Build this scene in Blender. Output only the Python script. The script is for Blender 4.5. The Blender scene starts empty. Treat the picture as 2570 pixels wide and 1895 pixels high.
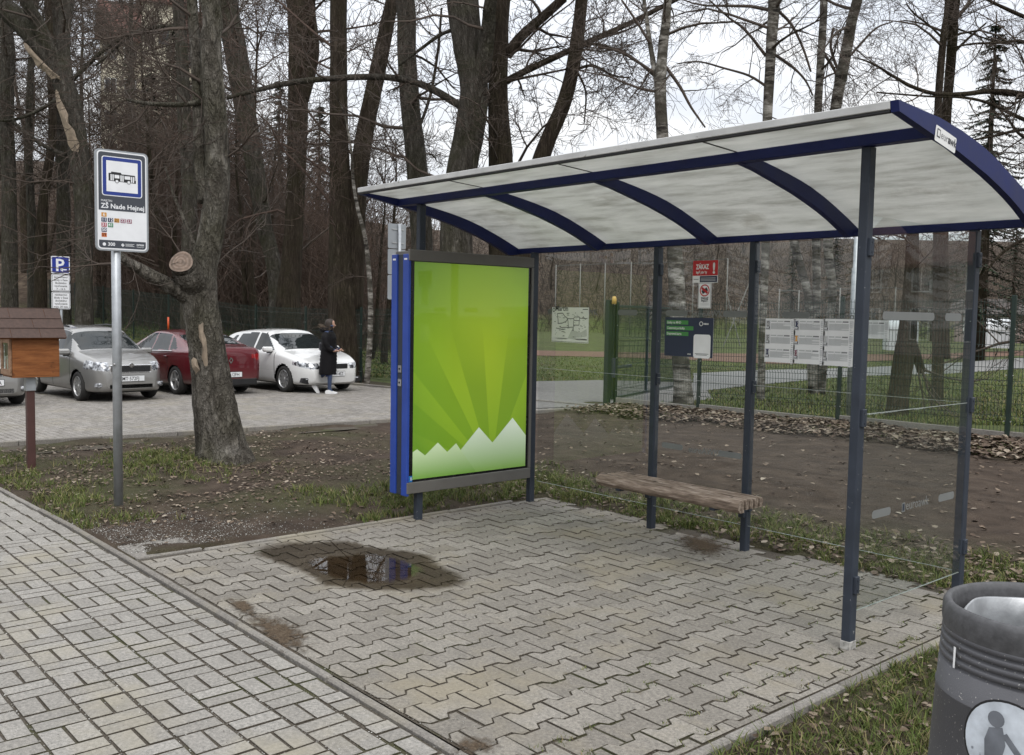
import bpy, bmesh, math, random
import numpy as np
from mathutils import Vector, Matrix

random.seed(7)
rng = np.random.default_rng(11)
scn = bpy.context.scene
COL = scn.collection

# ------------------------------------------------------------------ camera
IW, IH = 2570, 1895
FPX, PITCH, ROLL, YAW = 2377.87, 0.0680047, 0.0176690, -0.853641
CAMH = 1.70
cy_, sy_ = math.cos(YAW), math.sin(YAW); cp_, sp_ = math.cos(PITCH), math.sin(PITCH)
CF = np.array([sy_*cp_, cy_*cp_, -sp_])
_r = np.array([cy_, -sy_, 0.0]); _u = np.cross(_r, CF)
cr_, sr_ = math.cos(ROLL), math.sin(ROLL)
CR = cr_*_r + sr_*_u
CU = -sr_*_r + cr_*_u
CC = np.array([0.0, 0.0, CAMH])
cam_d = bpy.data.cameras.new('camera'); cam = bpy.data.objects.new('camera', cam_d); COL.objects.link(cam)
cam_d.sensor_fit = 'HORIZONTAL'; cam_d.sensor_width = 36.0; cam_d.lens = FPX/IW*36.0
cam_d.clip_start = 0.05; cam_d.clip_end = 3000
cam.matrix_world = Matrix(((CR[0], CU[0], -CF[0], 0), (CR[1], CU[1], -CF[1], 0), (CR[2], CU[2], -CF[2], CAMH), (0, 0, 0, 1)))
scn.camera = cam

# ------------------------------------------------------------------ sky, sun, exposure
SUN_EL, SUN_AZ = math.radians(48), math.radians(-20)      # azimuth of the bright patch, from +X towards +Y
world = bpy.data.worlds.new('World'); scn.world = world; world.use_nodes = True
wn = world.node_tree; wn.nodes.clear()
def wnode(t, **k):
    n = wn.nodes.new(t)
    for a, b in k.items(): setattr(n, a, b)
    return n
w_out = wnode('ShaderNodeOutputWorld'); w_bg = wnode('ShaderNodeBackground'); w_bg.inputs['Strength'].default_value = 0.1
w_sky = wnode('ShaderNodeTexSky', sky_type='NISHITA', sun_disc=False)
w_sky.sun_elevation = SUN_EL; w_sky.sun_rotation = math.pi/2 - SUN_AZ
w_tc = wnode('ShaderNodeTexCoord'); w_sep = wnode('ShaderNodeSeparateXYZ')
wn.links.new(w_tc.outputs['Generated'], w_sep.inputs[0])
w_map = wnode('ShaderNodeMapping'); w_map.inputs['Scale'].default_value = (1, 1, 3.2)
wn.links.new(w_tc.outputs['Generated'], w_map.inputs[0])
w_noi = wnode('ShaderNodeTexNoise'); w_noi.inputs['Scale'].default_value = 4.2; w_noi.inputs['Detail'].default_value = 7; w_noi.inputs['Roughness'].default_value = 0.55
wn.links.new(w_map.outputs[0], w_noi.inputs['Vector'])
w_ramp = wnode('ShaderNodeValToRGB')
w_ramp.color_ramp.elements[0].position = 0.34; w_ramp.color_ramp.elements[0].color = (0.76, 0.80, 0.87, 1)
w_ramp.color_ramp.elements[1].position = 0.62; w_ramp.color_ramp.elements[1].color = (1.0, 1.0, 1.0, 1)
wn.links.new(w_noi.outputs['Fac'], w_ramp.inputs['Fac'])
# overcast luminance: brighter towards the zenith (1 + 2 sin h)/3
w_m1 = wnode('ShaderNodeMath', operation='MAXIMUM'); w_m1.inputs[1].default_value = 0.0
wn.links.new(w_sep.outputs['Z'], w_m1.inputs[0])
w_m2 = wnode('ShaderNodeMath', operation='MULTIPLY_ADD'); w_m2.inputs[1].default_value = 12.0; w_m2.inputs[2].default_value = 7.9
wn.links.new(w_m1.outputs[0], w_m2.inputs[0])
w_vm = wnode('ShaderNodeVectorMath', operation='SCALE')
wn.links.new(w_ramp.outputs['Color'], w_vm.inputs[0]); wn.links.new(w_m2.outputs[0], w_vm.inputs['Scale'])
w_mix = wnode('ShaderNodeMix', data_type='RGBA'); w_mix.inputs['Factor'].default_value = 0.90
wn.links.new(w_sky.outputs['Color'], w_mix.inputs['A']); wn.links.new(w_vm.outputs[0], w_mix.inputs['B'])
wn.links.new(w_mix.outputs['Result'], w_bg.inputs['Color']); wn.links.new(w_bg.outputs[0], w_out.inputs[0])

sun_d = bpy.data.lights.new('sun', 'SUN'); sun_d.energy = 1.2; sun_d.angle = math.radians(25); sun_d.color = (1.0, 0.97, 0.92)
sun = bpy.data.objects.new('sun', sun_d); COL.objects.link(sun)
sd = Vector((math.cos(SUN_EL)*math.cos(SUN_AZ), math.cos(SUN_EL)*math.sin(SUN_AZ), math.sin(SUN_EL)))
sun.rotation_euler = sd.to_track_quat('Z', 'Y').to_euler()
vs = scn.view_settings
vs.view_transform = 'Standard'; vs.look = 'None'; vs.gamma = 1.0; vs.exposure = 0.22; vs.use_curve_mapping = False

# ------------------------------------------------------------------ picture -> place helpers
def ray(px, py): return CR*(px-IW/2)/FPX - CU*(py-IH/2)/FPX + CF
def on_z(px, py, z=0.0):
    d = ray(px, py); return CC + d*(z-CAMH)/d[2]
def on_plane(px, py, ax, val):
    d = ray(px, py); return CC + d*(val-CC[ax])/d[ax]
def at_depth(px, py, w): return CC + ray(px, py)*w
def project(P):
    d = np.array(P, float)-CC; w = d@CF
    return IW/2+FPX*(d@CR)/w, IH/2-FPX*(d@CU)/w, w
def sstep(a, b, x):
    t = min(1.0, max(0.0, (x-a)/(b-a))); return t*t*(3-2*t)
def terrain(x, y):
    z = -0.02*min(14.0, max(0.0, -x-7.5))
    w = -0.7536*x + 0.6573*y; u = 0.6573*x + 0.7536*y
    s = sstep(-0.37, -0.12, u/max(w, 25.0)) if w > 0 else 1.0
    hl = 0.065*max(0, min(w, 50)-30)
    if w > 50: hl += 37*(1-math.exp(-(w-50)*0.36/37))
    hr = 0.0
    if w > 105: hr = 27*(1-math.exp(-(w-105)*0.33/27))
    return z + hl*(1-s) + hr*s
def on_ground(px, py):
    z = 0.0
    for i in range(25):
        P = on_z(px, py, z); z = terrain(P[0], P[1])
    return P

# ------------------------------------------------------------------ materials
MATS = {}
def srgb(r, g, b):
    f = lambda c: (c/255/12.92) if c/255 <= 0.04045 else ((c/255+0.055)/1.055)**2.4
    return (f(r), f(g), f(b))
class NT:
    def __init__(s, name):
        s.m = bpy.data.materials.new(name); s.m.use_nodes = True; s.t = s.m.node_tree; s.t.nodes.clear()
        s.out = s.n('ShaderNodeOutputMaterial')
    def n(s, t, ins=None, **k):
        nd = s.t.nodes.new(t)
        for a, b in k.items(): setattr(nd, a, b)
        for a, b in (ins or {}).items(): s.set(nd, a, b)
        return nd
    def set(s, nd, a, b):
        if isinstance(b, bpy.types.NodeSocket): s.t.links.new(b, nd.inputs[a])
        else:
            if isinstance(b, tuple) and len(b) == 3 and nd.inputs[a].type == 'RGBA': b = (*b, 1)
            nd.inputs[a].default_value = b
    def coord(s, kind='Object', scale=(1, 1, 1), rot=(0, 0, 0)):
        if kind == 'World': o = s.n('ShaderNodeNewGeometry').outputs['Position']
        else: o = s.n('ShaderNodeTexCoord').outputs[kind]
        return s.n('ShaderNodeMapping', {'Vector': o, 'Scale': scale, 'Rotation': rot}).outputs[0]
    def noise(s, vec, scale, detail=5, rough=0.55, out='Fac'):
        return s.n('ShaderNodeTexNoise', {'Vector': vec, 'Scale': scale, 'Detail': detail, 'Roughness': rough}).outputs[out]
    def ramp(s, fac, stops, interp='LINEAR'):
        r = s.n('ShaderNodeValToRGB', {'Fac': fac}); e = r.color_ramp.elements; r.color_ramp.interpolation = interp
        while len(e) < len(stops): e.new(0.5)
        for i, (p, c) in enumerate(stops):
            e[i].position = p; e[i].color = (*c, 1) if len(c) == 3 else c
        return r.outputs['Color']
    def mix(s, f, a, b, blend='MIX'):
        return s.n('ShaderNodeMix', {'Factor': f, 'A': a, 'B': b}, data_type='RGBA', blend_type=blend).outputs['Result']
    def mixs(s, nd_in): pass
    def math(s, op, a, b=0.0, c=0.0):
        return s.n('ShaderNodeMath', {0: a, 1: b, 2: c}, operation=op).outputs[0]
    def bump(s, h, strength=0.3, dist=0.01):
        return s.n('ShaderNodeBump', {'Height': h, 'Strength': strength, 'Distance': dist}).outputs[0]
    def pbr(s, color, rough=0.6, metal=0.0, normal=None, spec=0.5, **extra):
        ins = {'Base Color': color, 'Roughness': rough, 'Metallic': metal, 'Specular IOR Level': spec}
        if normal is not None: ins['Normal'] = normal
        ins.update(extra)
        b = s.n('ShaderNodeBsdfPrincipled', ins); s.t.links.new(b.outputs[0], s.out.inputs[0]); return s.m
def mul(c, k): return tuple(min(1.0, v*k) for v in c)
def plain(name, col, rough=0.5, metal=0.0, var=0.12, scale=6.0, bump=0.0, spec=0.5, coat=0.0, speck=None, bscale=60.0):
    """a real-world surface: base colour with mottling, fine relief and optional flecks"""
    if name in MATS: return MATS[name]
    t = NT(name); v = t.coord('Object'); n1 = t.noise(v, scale, 6)
    c = t.ramp(n1, [(0.3, mul(col, 1-var)), (0.7, mul(col, 1+var))])
    if speck:
        sc, thr, colr = speck
        c = t.mix(t.ramp(t.noise(v, sc, 2), [(thr, (0, 0, 0)), (thr+0.02, (1, 1, 1))]), c, colr)
    nb = t.bump(t.noise(v, bscale, 4), bump, 0.004) if bump else None
    r = t.math('MULTIPLY_ADD', n1, 0.25, rough-0.12)
    MATS[name] = t.pbr(c, r, metal, nb, spec, **({'Coat Weight': coat, 'Coat Roughness': 0.04} if coat else {}))
    return MATS[name]
def ink(name, col, rough=0.45):
    if name in MATS: return MATS[name]
    t = NT(name); v = t.coord('Object'); c = t.ramp(t.noise(v, 9, 3), [(0.3, mul(col, 0.95)), (0.7, mul(col, 1.04))])
    MATS[name] = t.pbr(c, rough); return MATS[name]

# ------------------------------------------------------------------ mesh builder
class MB:
    def __init__(s): s.v = []; s.f = []; s.mi = []; s.mats = []; s.cur = 0; s.smooth = False
    def mat(s, m):
        if m not in s.mats: s.mats.append(m)
        s.cur = s.mats.index(m); return s
    def add(s, vs, fs):
        o = len(s.v); s.v.extend([tuple(p) for p in vs])
        for f in fs: s.f.append(tuple(i+o for i in f)); s.mi.append(s.cur)
    def box(s, x0, x1, y0, y1, z0, z1):
        if x0 > x1: x0, x1 = x1, x0
        if y0 > y1: y0, y1 = y1, y0
        if z0 > z1: z0, z1 = z1, z0
        s.add([(x0,y0,z0),(x1,y0,z0),(x1,y1,z0),(x0,y1,z0),(x0,y0,z1),(x1,y0,z1),(x1,y1,z1),(x0,y1,z1)],
              [(0,3,2,1),(4,5,6,7),(0,1,5,4),(1,2,6,5),(2,3,7,6),(3,0,4,7)])
    def cbox(s, x0, x1, y0, y1, z0, z1, c=0.004):
        """box with chamfered edges"""
        if x0 > x1: x0, x1 = x1, x0
        if y0 > y1: y0, y1 = y1, y0
        if z0 > z1: z0, z1 = z1, z0
        c = min(c, (x1-x0)*0.4, (y1-y0)*0.4, (z1-z0)*0.4)
        vs = []
        for X, dx in ((x0, c), (x1, -c)):
            for Y, dy in ((y0, c), (y1, -c)):
                for Z, dz in ((z0, c), (z1, -c)):
                    vs += [(X, Y+dy, Z+dz), (X+dx, Y, Z+dz), (X+dx, Y+dy, Z)]
        def k(i, j, l, a): return ((i*2+j)*2+l)*3+a
        fs = [(k(0,0,0,0),k(0,0,1,0),k(0,1,1,0),k(0,1,0,0)), (k(1,0,0,0),k(1,1,0,0),k(1,1,1,0),k(1,0,1,0)),
              (k(0,0,0,1),k(1,0,0,1),k(1,0,1,1),k(0,0,1,1)), (k(0,1,0,1),k(0,1,1,1),k(1,1,1,1),k(1,1,0,1)),
              (k(0,0,0,2),k(0,1,0,2),k(1,1,0,2),k(1,0,0,2)), (k(0,0,1,2),k(1,0,1,2),k(1,1,1,2),k(0,1,1,2))]
        for j in (0,1):
            for l in (0,1): fs.append((k(0,j,l,1),k(1,j,l,1),k(1,j,l,2),k(0,j,l,2)))
        for i in (0,1):
            for l in (0,1): fs.append((k(i,0,l,0),k(i,1,l,0),k(i,1,l,2),k(i,0,l,2)))
        for i in (0,1):
            for j in (0,1): fs.append((k(i,j,0,0),k(i,j,1,0),k(i,j,1,1),k(i,j,0,1)))
        for i in (0,1):
            for j in (0,1):
                for l in (0,1): fs.append((k(i,j,l,0),k(i,j,l,1),k(i,j,l,2)))
        s.add(vs, fs)
    def tube(s, pts, rad, sides=6, cap=True, jitter=0.0, sx=1.0, flute=0.0):
        fl_ = [random.uniform(-flute, flute) for _ in range(sides)]
        P = [np.array(p, float) for p in pts]; n = len(P)
        if not hasattr(rad, '__len__'): rad = [rad]*n
        o = len(s.v); ref = None
        for i in range(n):
            t = P[min(i+1, n-1)]-P[max(i-1, 0)]; L = math.sqrt(t@t); t = t/L if L > 1e-9 else np.array([0, 0, 1.0])
            if ref is None: ref = np.array([1.0, 0, 0]) if abs(t[0]) < 0.8 else np.array([0, 1.0, 0])
            a = ref-t*(ref@t); a /= math.sqrt(a@a); ref = a
            b = np.array([t[1]*a[2]-t[2]*a[1], t[2]*a[0]-t[0]*a[2], t[0]*a[1]-t[1]*a[0]])
            if flute: fl_ = [0.82*f+random.uniform(-flute, flute)*0.45 for f in fl_]
            for k in range(sides):
                q = 2*math.pi*k/sides; r = rad[i]*(1+(random.uniform(-jitter, jitter) if jitter else 0)+fl_[k])
                s.v.append(tuple(P[i]+a*(r*math.cos(q)*sx)+b*(r*math.sin(q))))
        for i in range(n-1):
            for k in range(sides):
                k2 = (k+1) % sides
                s.f.append((o+i*sides+k, o+i*sides+k2, o+(i+1)*sides+k2, o+(i+1)*sides+k)); s.mi.append(s.cur)
        if cap and sides > 2:
            s.f.append(tuple(o+k for k in reversed(range(sides)))); s.mi.append(s.cur)
            s.f.append(tuple(o+(n-1)*sides+k for k in range(sides))); s.mi.append(s.cur)
    def prism(s, poly, z0, z1, M=None):
        """polygon (x,y) extruded from z0 to z1, optionally through matrix M"""
        n = len(poly); a = sum(poly[i][0]*poly[(i+1) % n][1]-poly[(i+1) % n][0]*poly[i][1] for i in range(n))
        if a < 0: poly = poly[::-1]
        vs = [(x, y, z0) for x, y in poly]+[(x, y, z1) for x, y in poly]
        if M is not None: vs = [tuple(M @ Vector(p)) for p in vs]
        s.add(vs, [tuple(reversed(range(n))), tuple(range(n, 2*n))]+[(i, (i+1) % n, n+(i+1) % n, n+i) for i in range(n)])
    def poly(s, pts): s.add(pts, [tuple(range(len(pts)))])
    def lathe(s, prof, sides=24, M=None, close=False):
        n = len(prof); vs = []
        for r, z in prof:
            for k in range(sides):
                q = 2*math.pi*k/sides; vs.append((r*math.cos(q), r*math.sin(q), z))
        if M is not None: vs = [tuple(M @ Vector(p)) for p in vs]
        fs = []
        for i in range(n-1 if not close else n):
            j = (i+1) % n
            for k in range(sides):
                k2 = (k+1) % sides; fs.append((i*sides+k, i*sides+k2, j*sides+k2, j*sides+k))
        s.add(vs, fs)
    def build(s, name, mat=None, parent=None, smooth=False, loc=None):
        me = bpy.data.meshes.new(name); me.from_pydata(s.v, [], s.f)
        ms = s.mats if s.mats else ([mat] if mat else [])
        for m in ms: me.materials.append(m)
        if len(ms) > 1: me.polygons.foreach_set('material_index', s.mi)
        if smooth or s.smooth: me.polygons.foreach_set('use_smooth', [True]*len(me.polygons))
        me.update()
        return link(name, me, parent, loc)
def link(name, data, parent=None, loc=None):
    o = bpy.data.objects.new(name, data); COL.objects.link(o)
    if loc is not None: o.location = loc
    if parent is not None: o.parent = parent
    return o
def empty(name, loc=(0, 0, 0), rz=0.0):
    o = link(name, None); o.location = loc; o.rotation_euler = (0, 0, rz); o.empty_display_size = 0.1; return o
def tag(o, label=None, cat=None, group=None, kind=None):
    for k, v in (('label', label), ('category', cat), ('group', group), ('kind', kind)):
        if v: o[k] = v
    return o
def copy_tree(o, parent=None):
    c = o.copy(); COL.objects.link(c); c.parent = parent
    for ch in o.children: copy_tree(ch, c)
    return c
# local rebasing: meshes below are written in world coordinates; a thing's Empty stands at the origin of its base
def rebase(mb, loc):
    mb.v = [(p[0]-loc[0], p[1]-loc[1], p[2]-loc[2]) for p in mb.v]; return mb

# flat print on a plane: x right, y up, layers step out along the normal
_font_cache = {}
def glyphs(txt, size, align='LEFT', bold=0.0, xs=1.0):
    key = (txt, size, align, bold, xs)
    if key in _font_cache: return _font_cache[key]
    cu = bpy.data.curves.new('lettering', 'FONT'); cu.body = txt; cu.size = size; cu.align_x = align; cu.resolution_u = 2; cu.offset = bold
    ob = bpy.data.objects.new('lettering', cu); COL.objects.link(ob)
    me = bpy.data.meshes.new_from_object(ob)
    r = ([(v.co.x*xs, v.co.y) for v in me.vertices], [tuple(p.vertices) for p in me.polygons])
    bpy.data.objects.remove(ob); bpy.data.curves.remove(cu); bpy.data.meshes.remove(me)
    _font_cache[key] = r; return r
class Flat(MB):
    def __init__(s, origin, right, up, step=0.0006):
        super().__init__(); s.o = Vector(origin); s.r = Vector(right).normalized(); s.u = Vector(up).normalized(); s.nrm = s.r.cross(s.u); s.step = step
    def P(s, x, y, l=0): return tuple(s.o+s.r*x+s.u*y+s.nrm*(l*s.step))
    def fpoly(s, pts, m, l=1): s.mat(m); s.poly([s.P(x, y, l) for x, y in pts])
    def rect(s, x0, y0, x1, y1, m, l=1): s.fpoly([(x0, y0), (x1, y0), (x1, y1), (x0, y1)], m, l)
    def rrect(s, x0, y0, x1, y1, r, m, l=1, n=5):
        pts = []
        for cx, cy, a0 in ((x1-r, y0+r, -90), (x1-r, y1-r, 0), (x0+r, y1-r, 90), (x0+r, y0+r, 180)):
            for k in range(n+1):
                a = math.radians(a0+90*k/n); pts.append((cx+r*math.cos(a), cy+r*math.sin(a)))
        s.fpoly(pts, m, l)
    def ring(s, cx, cy, r0, r1, m, l=1, n=24, sx=1.0):
        s.mat(m); vs = []
        for k in range(n):
            a = 2*math.pi*k/n
            vs += [s.P(cx+r0*math.cos(a)*sx, cy+r0*math.sin(a), l), s.P(cx+r1*math.cos(a)*sx, cy+r1*math.sin(a), l)]
        s.add(vs, [(2*k, 2*k+1, (2*k+3) % (2*n), (2*k+2) % (2*n)) for k in range(n)])
    def disc(s, cx, cy, r, m, l=1, n=20, sx=1.0): s.fpoly([(cx+r*math.cos(2*math.pi*k/n)*sx, cy+r*math.sin(2*math.pi*k/n)) for k in range(n)], m, l)
    def bar(s, xa, ya, xb, yb, wd, m, l=1):
        dx, dy = xb-xa, yb-ya; L = math.hypot(dx, dy); nx, ny = -dy/L*wd/2, dx/L*wd/2
        s.fpoly([(xa-nx, ya-ny), (xb-nx, yb-ny), (xb+nx, yb+ny), (xa+nx, ya+ny)], m, l)
    def text(s, x, y, txt, size, m, l=2, align='LEFT', bold=0.0, xs=1.0):
        vs, fs = glyphs(txt, size, align, bold, xs); s.mat(m); s.add([s.P(x+a, y+b, l) for a, b in vs], fs)
# ================================================================== GROUND AND PAVING
SW_Y = 2.165            # street side edge of the kerb strip
PADX0, PADX1, PADY0, PADY1 = -6.38, -2.20, 2.235, 6.02
def kerb_x(y): return -13.45 + (y-3.0)*0.0925       # edge of the car park
PKX0, PKY0, PKY1 = -25.6, -9.0, 13.35
def paved(x, y):
    if y < SW_Y+0.02 and -13.6 < x < 8: return True
    if PADX0+0.03 < x < PADX1-0.02 and PADY0-0.05 < y < PADY1-0.1: return True
    if PKX0 < x < kerb_x(y)-0.02 and PKY0 < y < PKY1: return True
    return False
def bumpz(x, y):
    return (0.018*math.sin(x*2.3+1)*math.sin(y*1.9) + 0.011*math.sin(x*6.1+y*3.3) + 0.008*math.sin(y*8.7-x*2.7))

def m_soil():
    t = NT('soil'); v = t.coord('World')
    big = t.noise(v, 0.55, 4); mid = t.noise(v, 3.5, 6); fine = t.noise(v, 45, 5)
    earth = t.ramp(mid, [(0.25, (0.030, 0.021, 0.015)), (0.55, (0.062, 0.045, 0.033)), (0.8, (0.100, 0.075, 0.056))])
    green = t.ramp(fine, [(0.3, (0.035, 0.042, 0.014)), (0.7, (0.075, 0.085, 0.03))])
    sp = t.n('ShaderNodeSeparateXYZ', {0: v})
    # trodden bare earth behind the shelter and across the gap to the car park, thin turf elsewhere
    turf = t.ramp(big, [(0.42, (0, 0, 0)), (0.62, (1, 1, 1))])
    y_a = t.n('ShaderNodeMapRange', {'Value': sp.outputs['Y'], 'From Min': 6.9, 'From Max': 7.9}).outputs[0]
    y_b = t.n('ShaderNodeMapRange', {'Value': sp.outputs['Y'], 'From Min': 12.9, 'From Max': 12.2}).outputs[0]
    bare = t.math('MULTIPLY', y_a, y_b)
    fac = t.math('MULTIPLY', t.math('SUBTRACT', 1.0, bare), t.n('ShaderNodeMath', {0: turf, 1: 0.55}, operation='MULTIPLY').outputs[0])
    far = t.n('ShaderNodeMapRange', {'Value': sp.outputs['Y'], 'From Min': 13.6, 'From Max': 15.0}).outputs[0]
    fac = t.math('MAXIMUM', fac, t.math('MULTIPLY', far, 0.8))
    c = t.mix(fac, earth, green)
    spk = t.ramp(t.noise(v, 120, 2), [(0.66, (0, 0, 0)), (0.70, (1, 1, 1))])
    c = t.mix(t.math('MULTIPLY', spk, 0.5), c, (0.24, 0.21, 0.17))
    return t.pbr(c, 0.95, 0, t.bump(t.math('ADD', fine, t.math('MULTIPLY', mid, 0.6)), 0.9, 0.03), 0.2)
M_SOIL = m_soil()
def m_litter():
    """woodland floor: fallen leaves and earth on the slope"""
    t = NT('woodland_floor'); v = t.coord('World')
    a = t.noise(v, 0.12, 5); b = t.noise(v, 1.6, 8, 0.7); d = t.noise(v, 0.5, 6, 0.65)
    c = t.ramp(b, [(0.3, (0.020, 0.015, 0.010)), (0.5, (0.058, 0.042, 0.030)), (0.72, (0.14, 0.108, 0.078))])
    g = t.ramp(b, [(0.3, (0.045, 0.058, 0.018)), (0.7, (0.10, 0.12, 0.042))])
    sp = t.n('ShaderNodeSeparateXYZ', {0: v})
    low = t.n('ShaderNodeMapRange', {'Value': sp.outputs['Z'], 'From Min': 1.9, 'From Max': 0.7}).outputs[0]
    gf = t.math('MULTIPLY', low, t.ramp(d, [(0.30, (0.35, 0.35, 0.35)), (0.55, (1, 1, 1))]))
    c = t.mix(gf, c, g)
    return t.pbr(c, 0.95, 0, t.bump(b, 0.8, 0.15), 0.15)
M_LITTER = m_litter()

def axis_steps(parts):
    out = []
    for a, b, st in parts:
        n = max(1, round((b-a)/st)); out += [a+(b-a)*i/n for i in range(n)]
    out.append(parts[-1][1]); return out
gx = axis_steps([(-420, -90, 22), (-90, -26, 2.0), (-26, -14, 0.5), (-14, -1.5, 0.11), (-1.5, 10, 0.6), (10, 60, 5), (60, 300, 30)])
gy = axis_steps([(-220, -30, 22), (-30, -2, 2.5), (-2, 1.9, 0.3), (1.9, 7.5, 0.11), (7.5, 14.5, 0.18), (14.5, 24, 0.6), (24, 110, 3.0), (110, 420, 22)])
gb = MB(); gb.mat(M_SOIL); gb.mat(M_LITTER)
for y in gy:
    for x in gx:
        z = terrain(x, y)
        if paved(x, y): z -= 0.075
        elif -26 < x < 8 and 1.5 < y < 14.5: z += bumpz(x, y)-0.008
        gb.v.append((x, y, z))
nx = len(gx)
for j in range(len(gy)-1):
    for i in range(nx-1):
        gb.f.append((j*nx+i, j*nx+i+1, (j+1)*nx+i+1, (j+1)*nx+i))
        gb.mi.append(0 if (gy[j] < 14.4 and gx[i] > -26.1) else 1)
ground = tag(gb.build('ground', smooth=True), 'bare brown earth with thin turf around the shelter, rising to a wooded slope', kind='structure')

# ------------------------------------------------------------------ concrete pieces
def m_concrete(name, lo, hi, per='obj', moss=0.5, warm=(0.30, 0.27, 0.20)):
    t = NT(name); v = t.coord('World')
    rnd = t.n('ShaderNodeObjectInfo').outputs['Random'] if per == 'obj' else t.n('ShaderNodeNewGeometry').outputs['Random Per Island']
    base = t.ramp(rnd, [(0.0, lo), (0.5, tuple((a+b)/2 for a, b in zip(lo, hi))), (1.0, hi)])
    fine = t.noise(v, 260, 3, 0.7); grain = t.noise(v, 60, 5, 0.6); big = t.noise(v, 1.3, 5, 0.6); spots = t.noise(v, 7, 4, 0.6)
    c = t.mix(0.85, base, t.ramp(grain, [(0.28, (0.28, 0.28, 0.28)), (0.72, (0.70, 0.69, 0.68))]), 'OVERLAY')
    c = t.mix(t.ramp(fine, [(0.56, (0, 0, 0)), (0.64, (0.85, 0.85, 0.85))]), c, mul(lo, 0.40))
    c = t.mix(t.ramp(fine, [(0.30, (0.55, 0.55, 0.55)), (0.36, (0, 0, 0))]), c, mul(hi, 1.5))
    c = t.mix(t.math('MULTIPLY', t.ramp(big, [(0.50, (0, 0, 0)), (0.66, (1, 1, 1))]), moss), c, warm)
    c = t.mix(t.ramp(spots, [(0.66, (0, 0, 0)), (0.72, (0.7, 0.7, 0.7))]), c, mul(warm, 0.55))
    c = t.mix(t.math('MULTIPLY', t.ramp(t.noise(v, 3.1, 6, 0.7), [(0.50, (0, 0, 0)), (0.70, (1, 1, 1))]), 0.45), c, mul(lo, 0.62))
    return t.pbr(c, 0.9, 0, t.bump(t.math('ADD', grain, fine), 0.35, 0.004), 0.25)
M_PAVE = m_concrete('street_paver_concrete', (0.245, 0.233, 0.213), (0.305, 0.292, 0.270), moss=0.6)
M_PAVE_J = m_concrete('street_paver_concrete_far', (0.245, 0.233, 0.213), (0.305, 0.292, 0.270), 'island', 0.6)
M_BONE = m_concrete('shelter_paver_concrete', (0.195, 0.180, 0.158), (0.275, 0.257, 0.228), moss=0.55, warm=(0.26, 0.225, 0.155))
M_BONE_J = m_concrete('shelter_paver_concrete_far', (0.195, 0.180, 0.158), (0.275, 0.257, 0.228), 'island', 0.55, (0.26, 0.225, 0.155))
M_PARK = m_concrete('car_park_paver_concrete', (0.22, 0.206, 0.188), (0.31, 0.293, 0.272), 'island', 0.35)
M_KERB = m_concrete('kerb_concrete', (0.19, 0.177, 0.16), (0.26, 0.245, 0.225), moss=0.6)
def m_joint():
    t = NT('joint_grit'); v = t.coord('World'); n = t.noise(v, 140, 4, 0.7)
    c = t.ramp(n, [(0.32, (0.034, 0.028, 0.021)), (0.55, (0.088, 0.075, 0.059)), (0.72, (0.22, 0.20, 0.17))])
    c = t.mix(t.ramp(t.noise(v, 2.2, 4), [(0.52, (0, 0, 0)), (0.66, (0.7, 0.7, 0.7))]), c, (0.05, 0.055, 0.018))
    return t.pbr(c, 0.95, 0, t.bump(n, 0.8, 0.006), 0.2)
M_JOINT = m_joint()

def slab(poly, ch=0.003, depth=0.016, wob=0.0018):
    """one paver: worn chamfered top, short sides down into the joint"""
    n = len(poly); cx = sum(p[0] for p in poly)/n; cyy = sum(p[1] for p in poly)/n
    top = []; rim = []
    for i, (x, y) in enumerate(poly):
        x += random.uniform(-wob, wob); y += random.uniform(-wob, wob)
        x0, y0 = poly[i-1]; x1, y1 = poly[(i+1) % n]
        def nrm(ax, ay, bx, by):
            L = math.hypot(bx-ax, by-ay); return (-(by-ay)/L, (bx-ax)/L)
        n1 = nrm(x0, y0, poly[i][0], poly[i][1]); n2 = nrm(poly[i][0], poly[i][1], x1, y1)
        mx, my = n1[0]+n2[0], n1[1]+n2[1]; q = mx*n1[0]+my*n1[1]
        c2 = ch*random.uniform(0.7, 1.5)
        rim.append((x, y)); top.append((x+mx/q*c2, y+my/q*c2))
    vs = [(x, y, 0.0) for x, y in top]+[(x, y, -ch*0.8) for x, y in rim]+[(x, y, -depth) for x, y in rim]
    fs = [tuple(range(n))]
    for a in (0, n):
        for i in range(n): fs.append((a+i, a+n+i, a+n+(i+1) % n, a+(i+1) % n))
    return vs, fs
def ccw(poly):
    a = sum(poly[i][0]*poly[(i+1) % len(poly)][1]-poly[(i+1) % len(poly)][0]*poly[i][1] for i in range(len(poly)))
    return poly if a > 0 else poly[::-1]
def clip_poly(poly, ax, val, keep_less):
    out = []; n = len(poly)
    for i in range(n):
        p, q = poly[i], poly[(i+1) % n]
        ip = (p[ax] <= val) == keep_less or p[ax] == val; iq = (q[ax] <= val) == keep_less or q[ax] == val
        if ip: out.append(p)
        if ip != iq:
            s = (val-p[ax])/(q[ax]-p[ax]); out.append((p[0]+(q[0]-p[0])*s, p[1]+(q[1]-p[1])*s))
    return out
def area(poly): return abs(sum(poly[i][0]*poly[(i+1) % len(poly)][1]-poly[(i+1) % len(poly)][0]*poly[i][1] for i in range(len(poly))))/2
def visible_size(x, y):
    px, py, w = project((x, y, 0.0))
    if w < 0.5 or not (-40 < px < IW+40 and 0 < py < IH+40): return 0.0
    return (FPX/w)**2*(CAMH/w)
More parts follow.
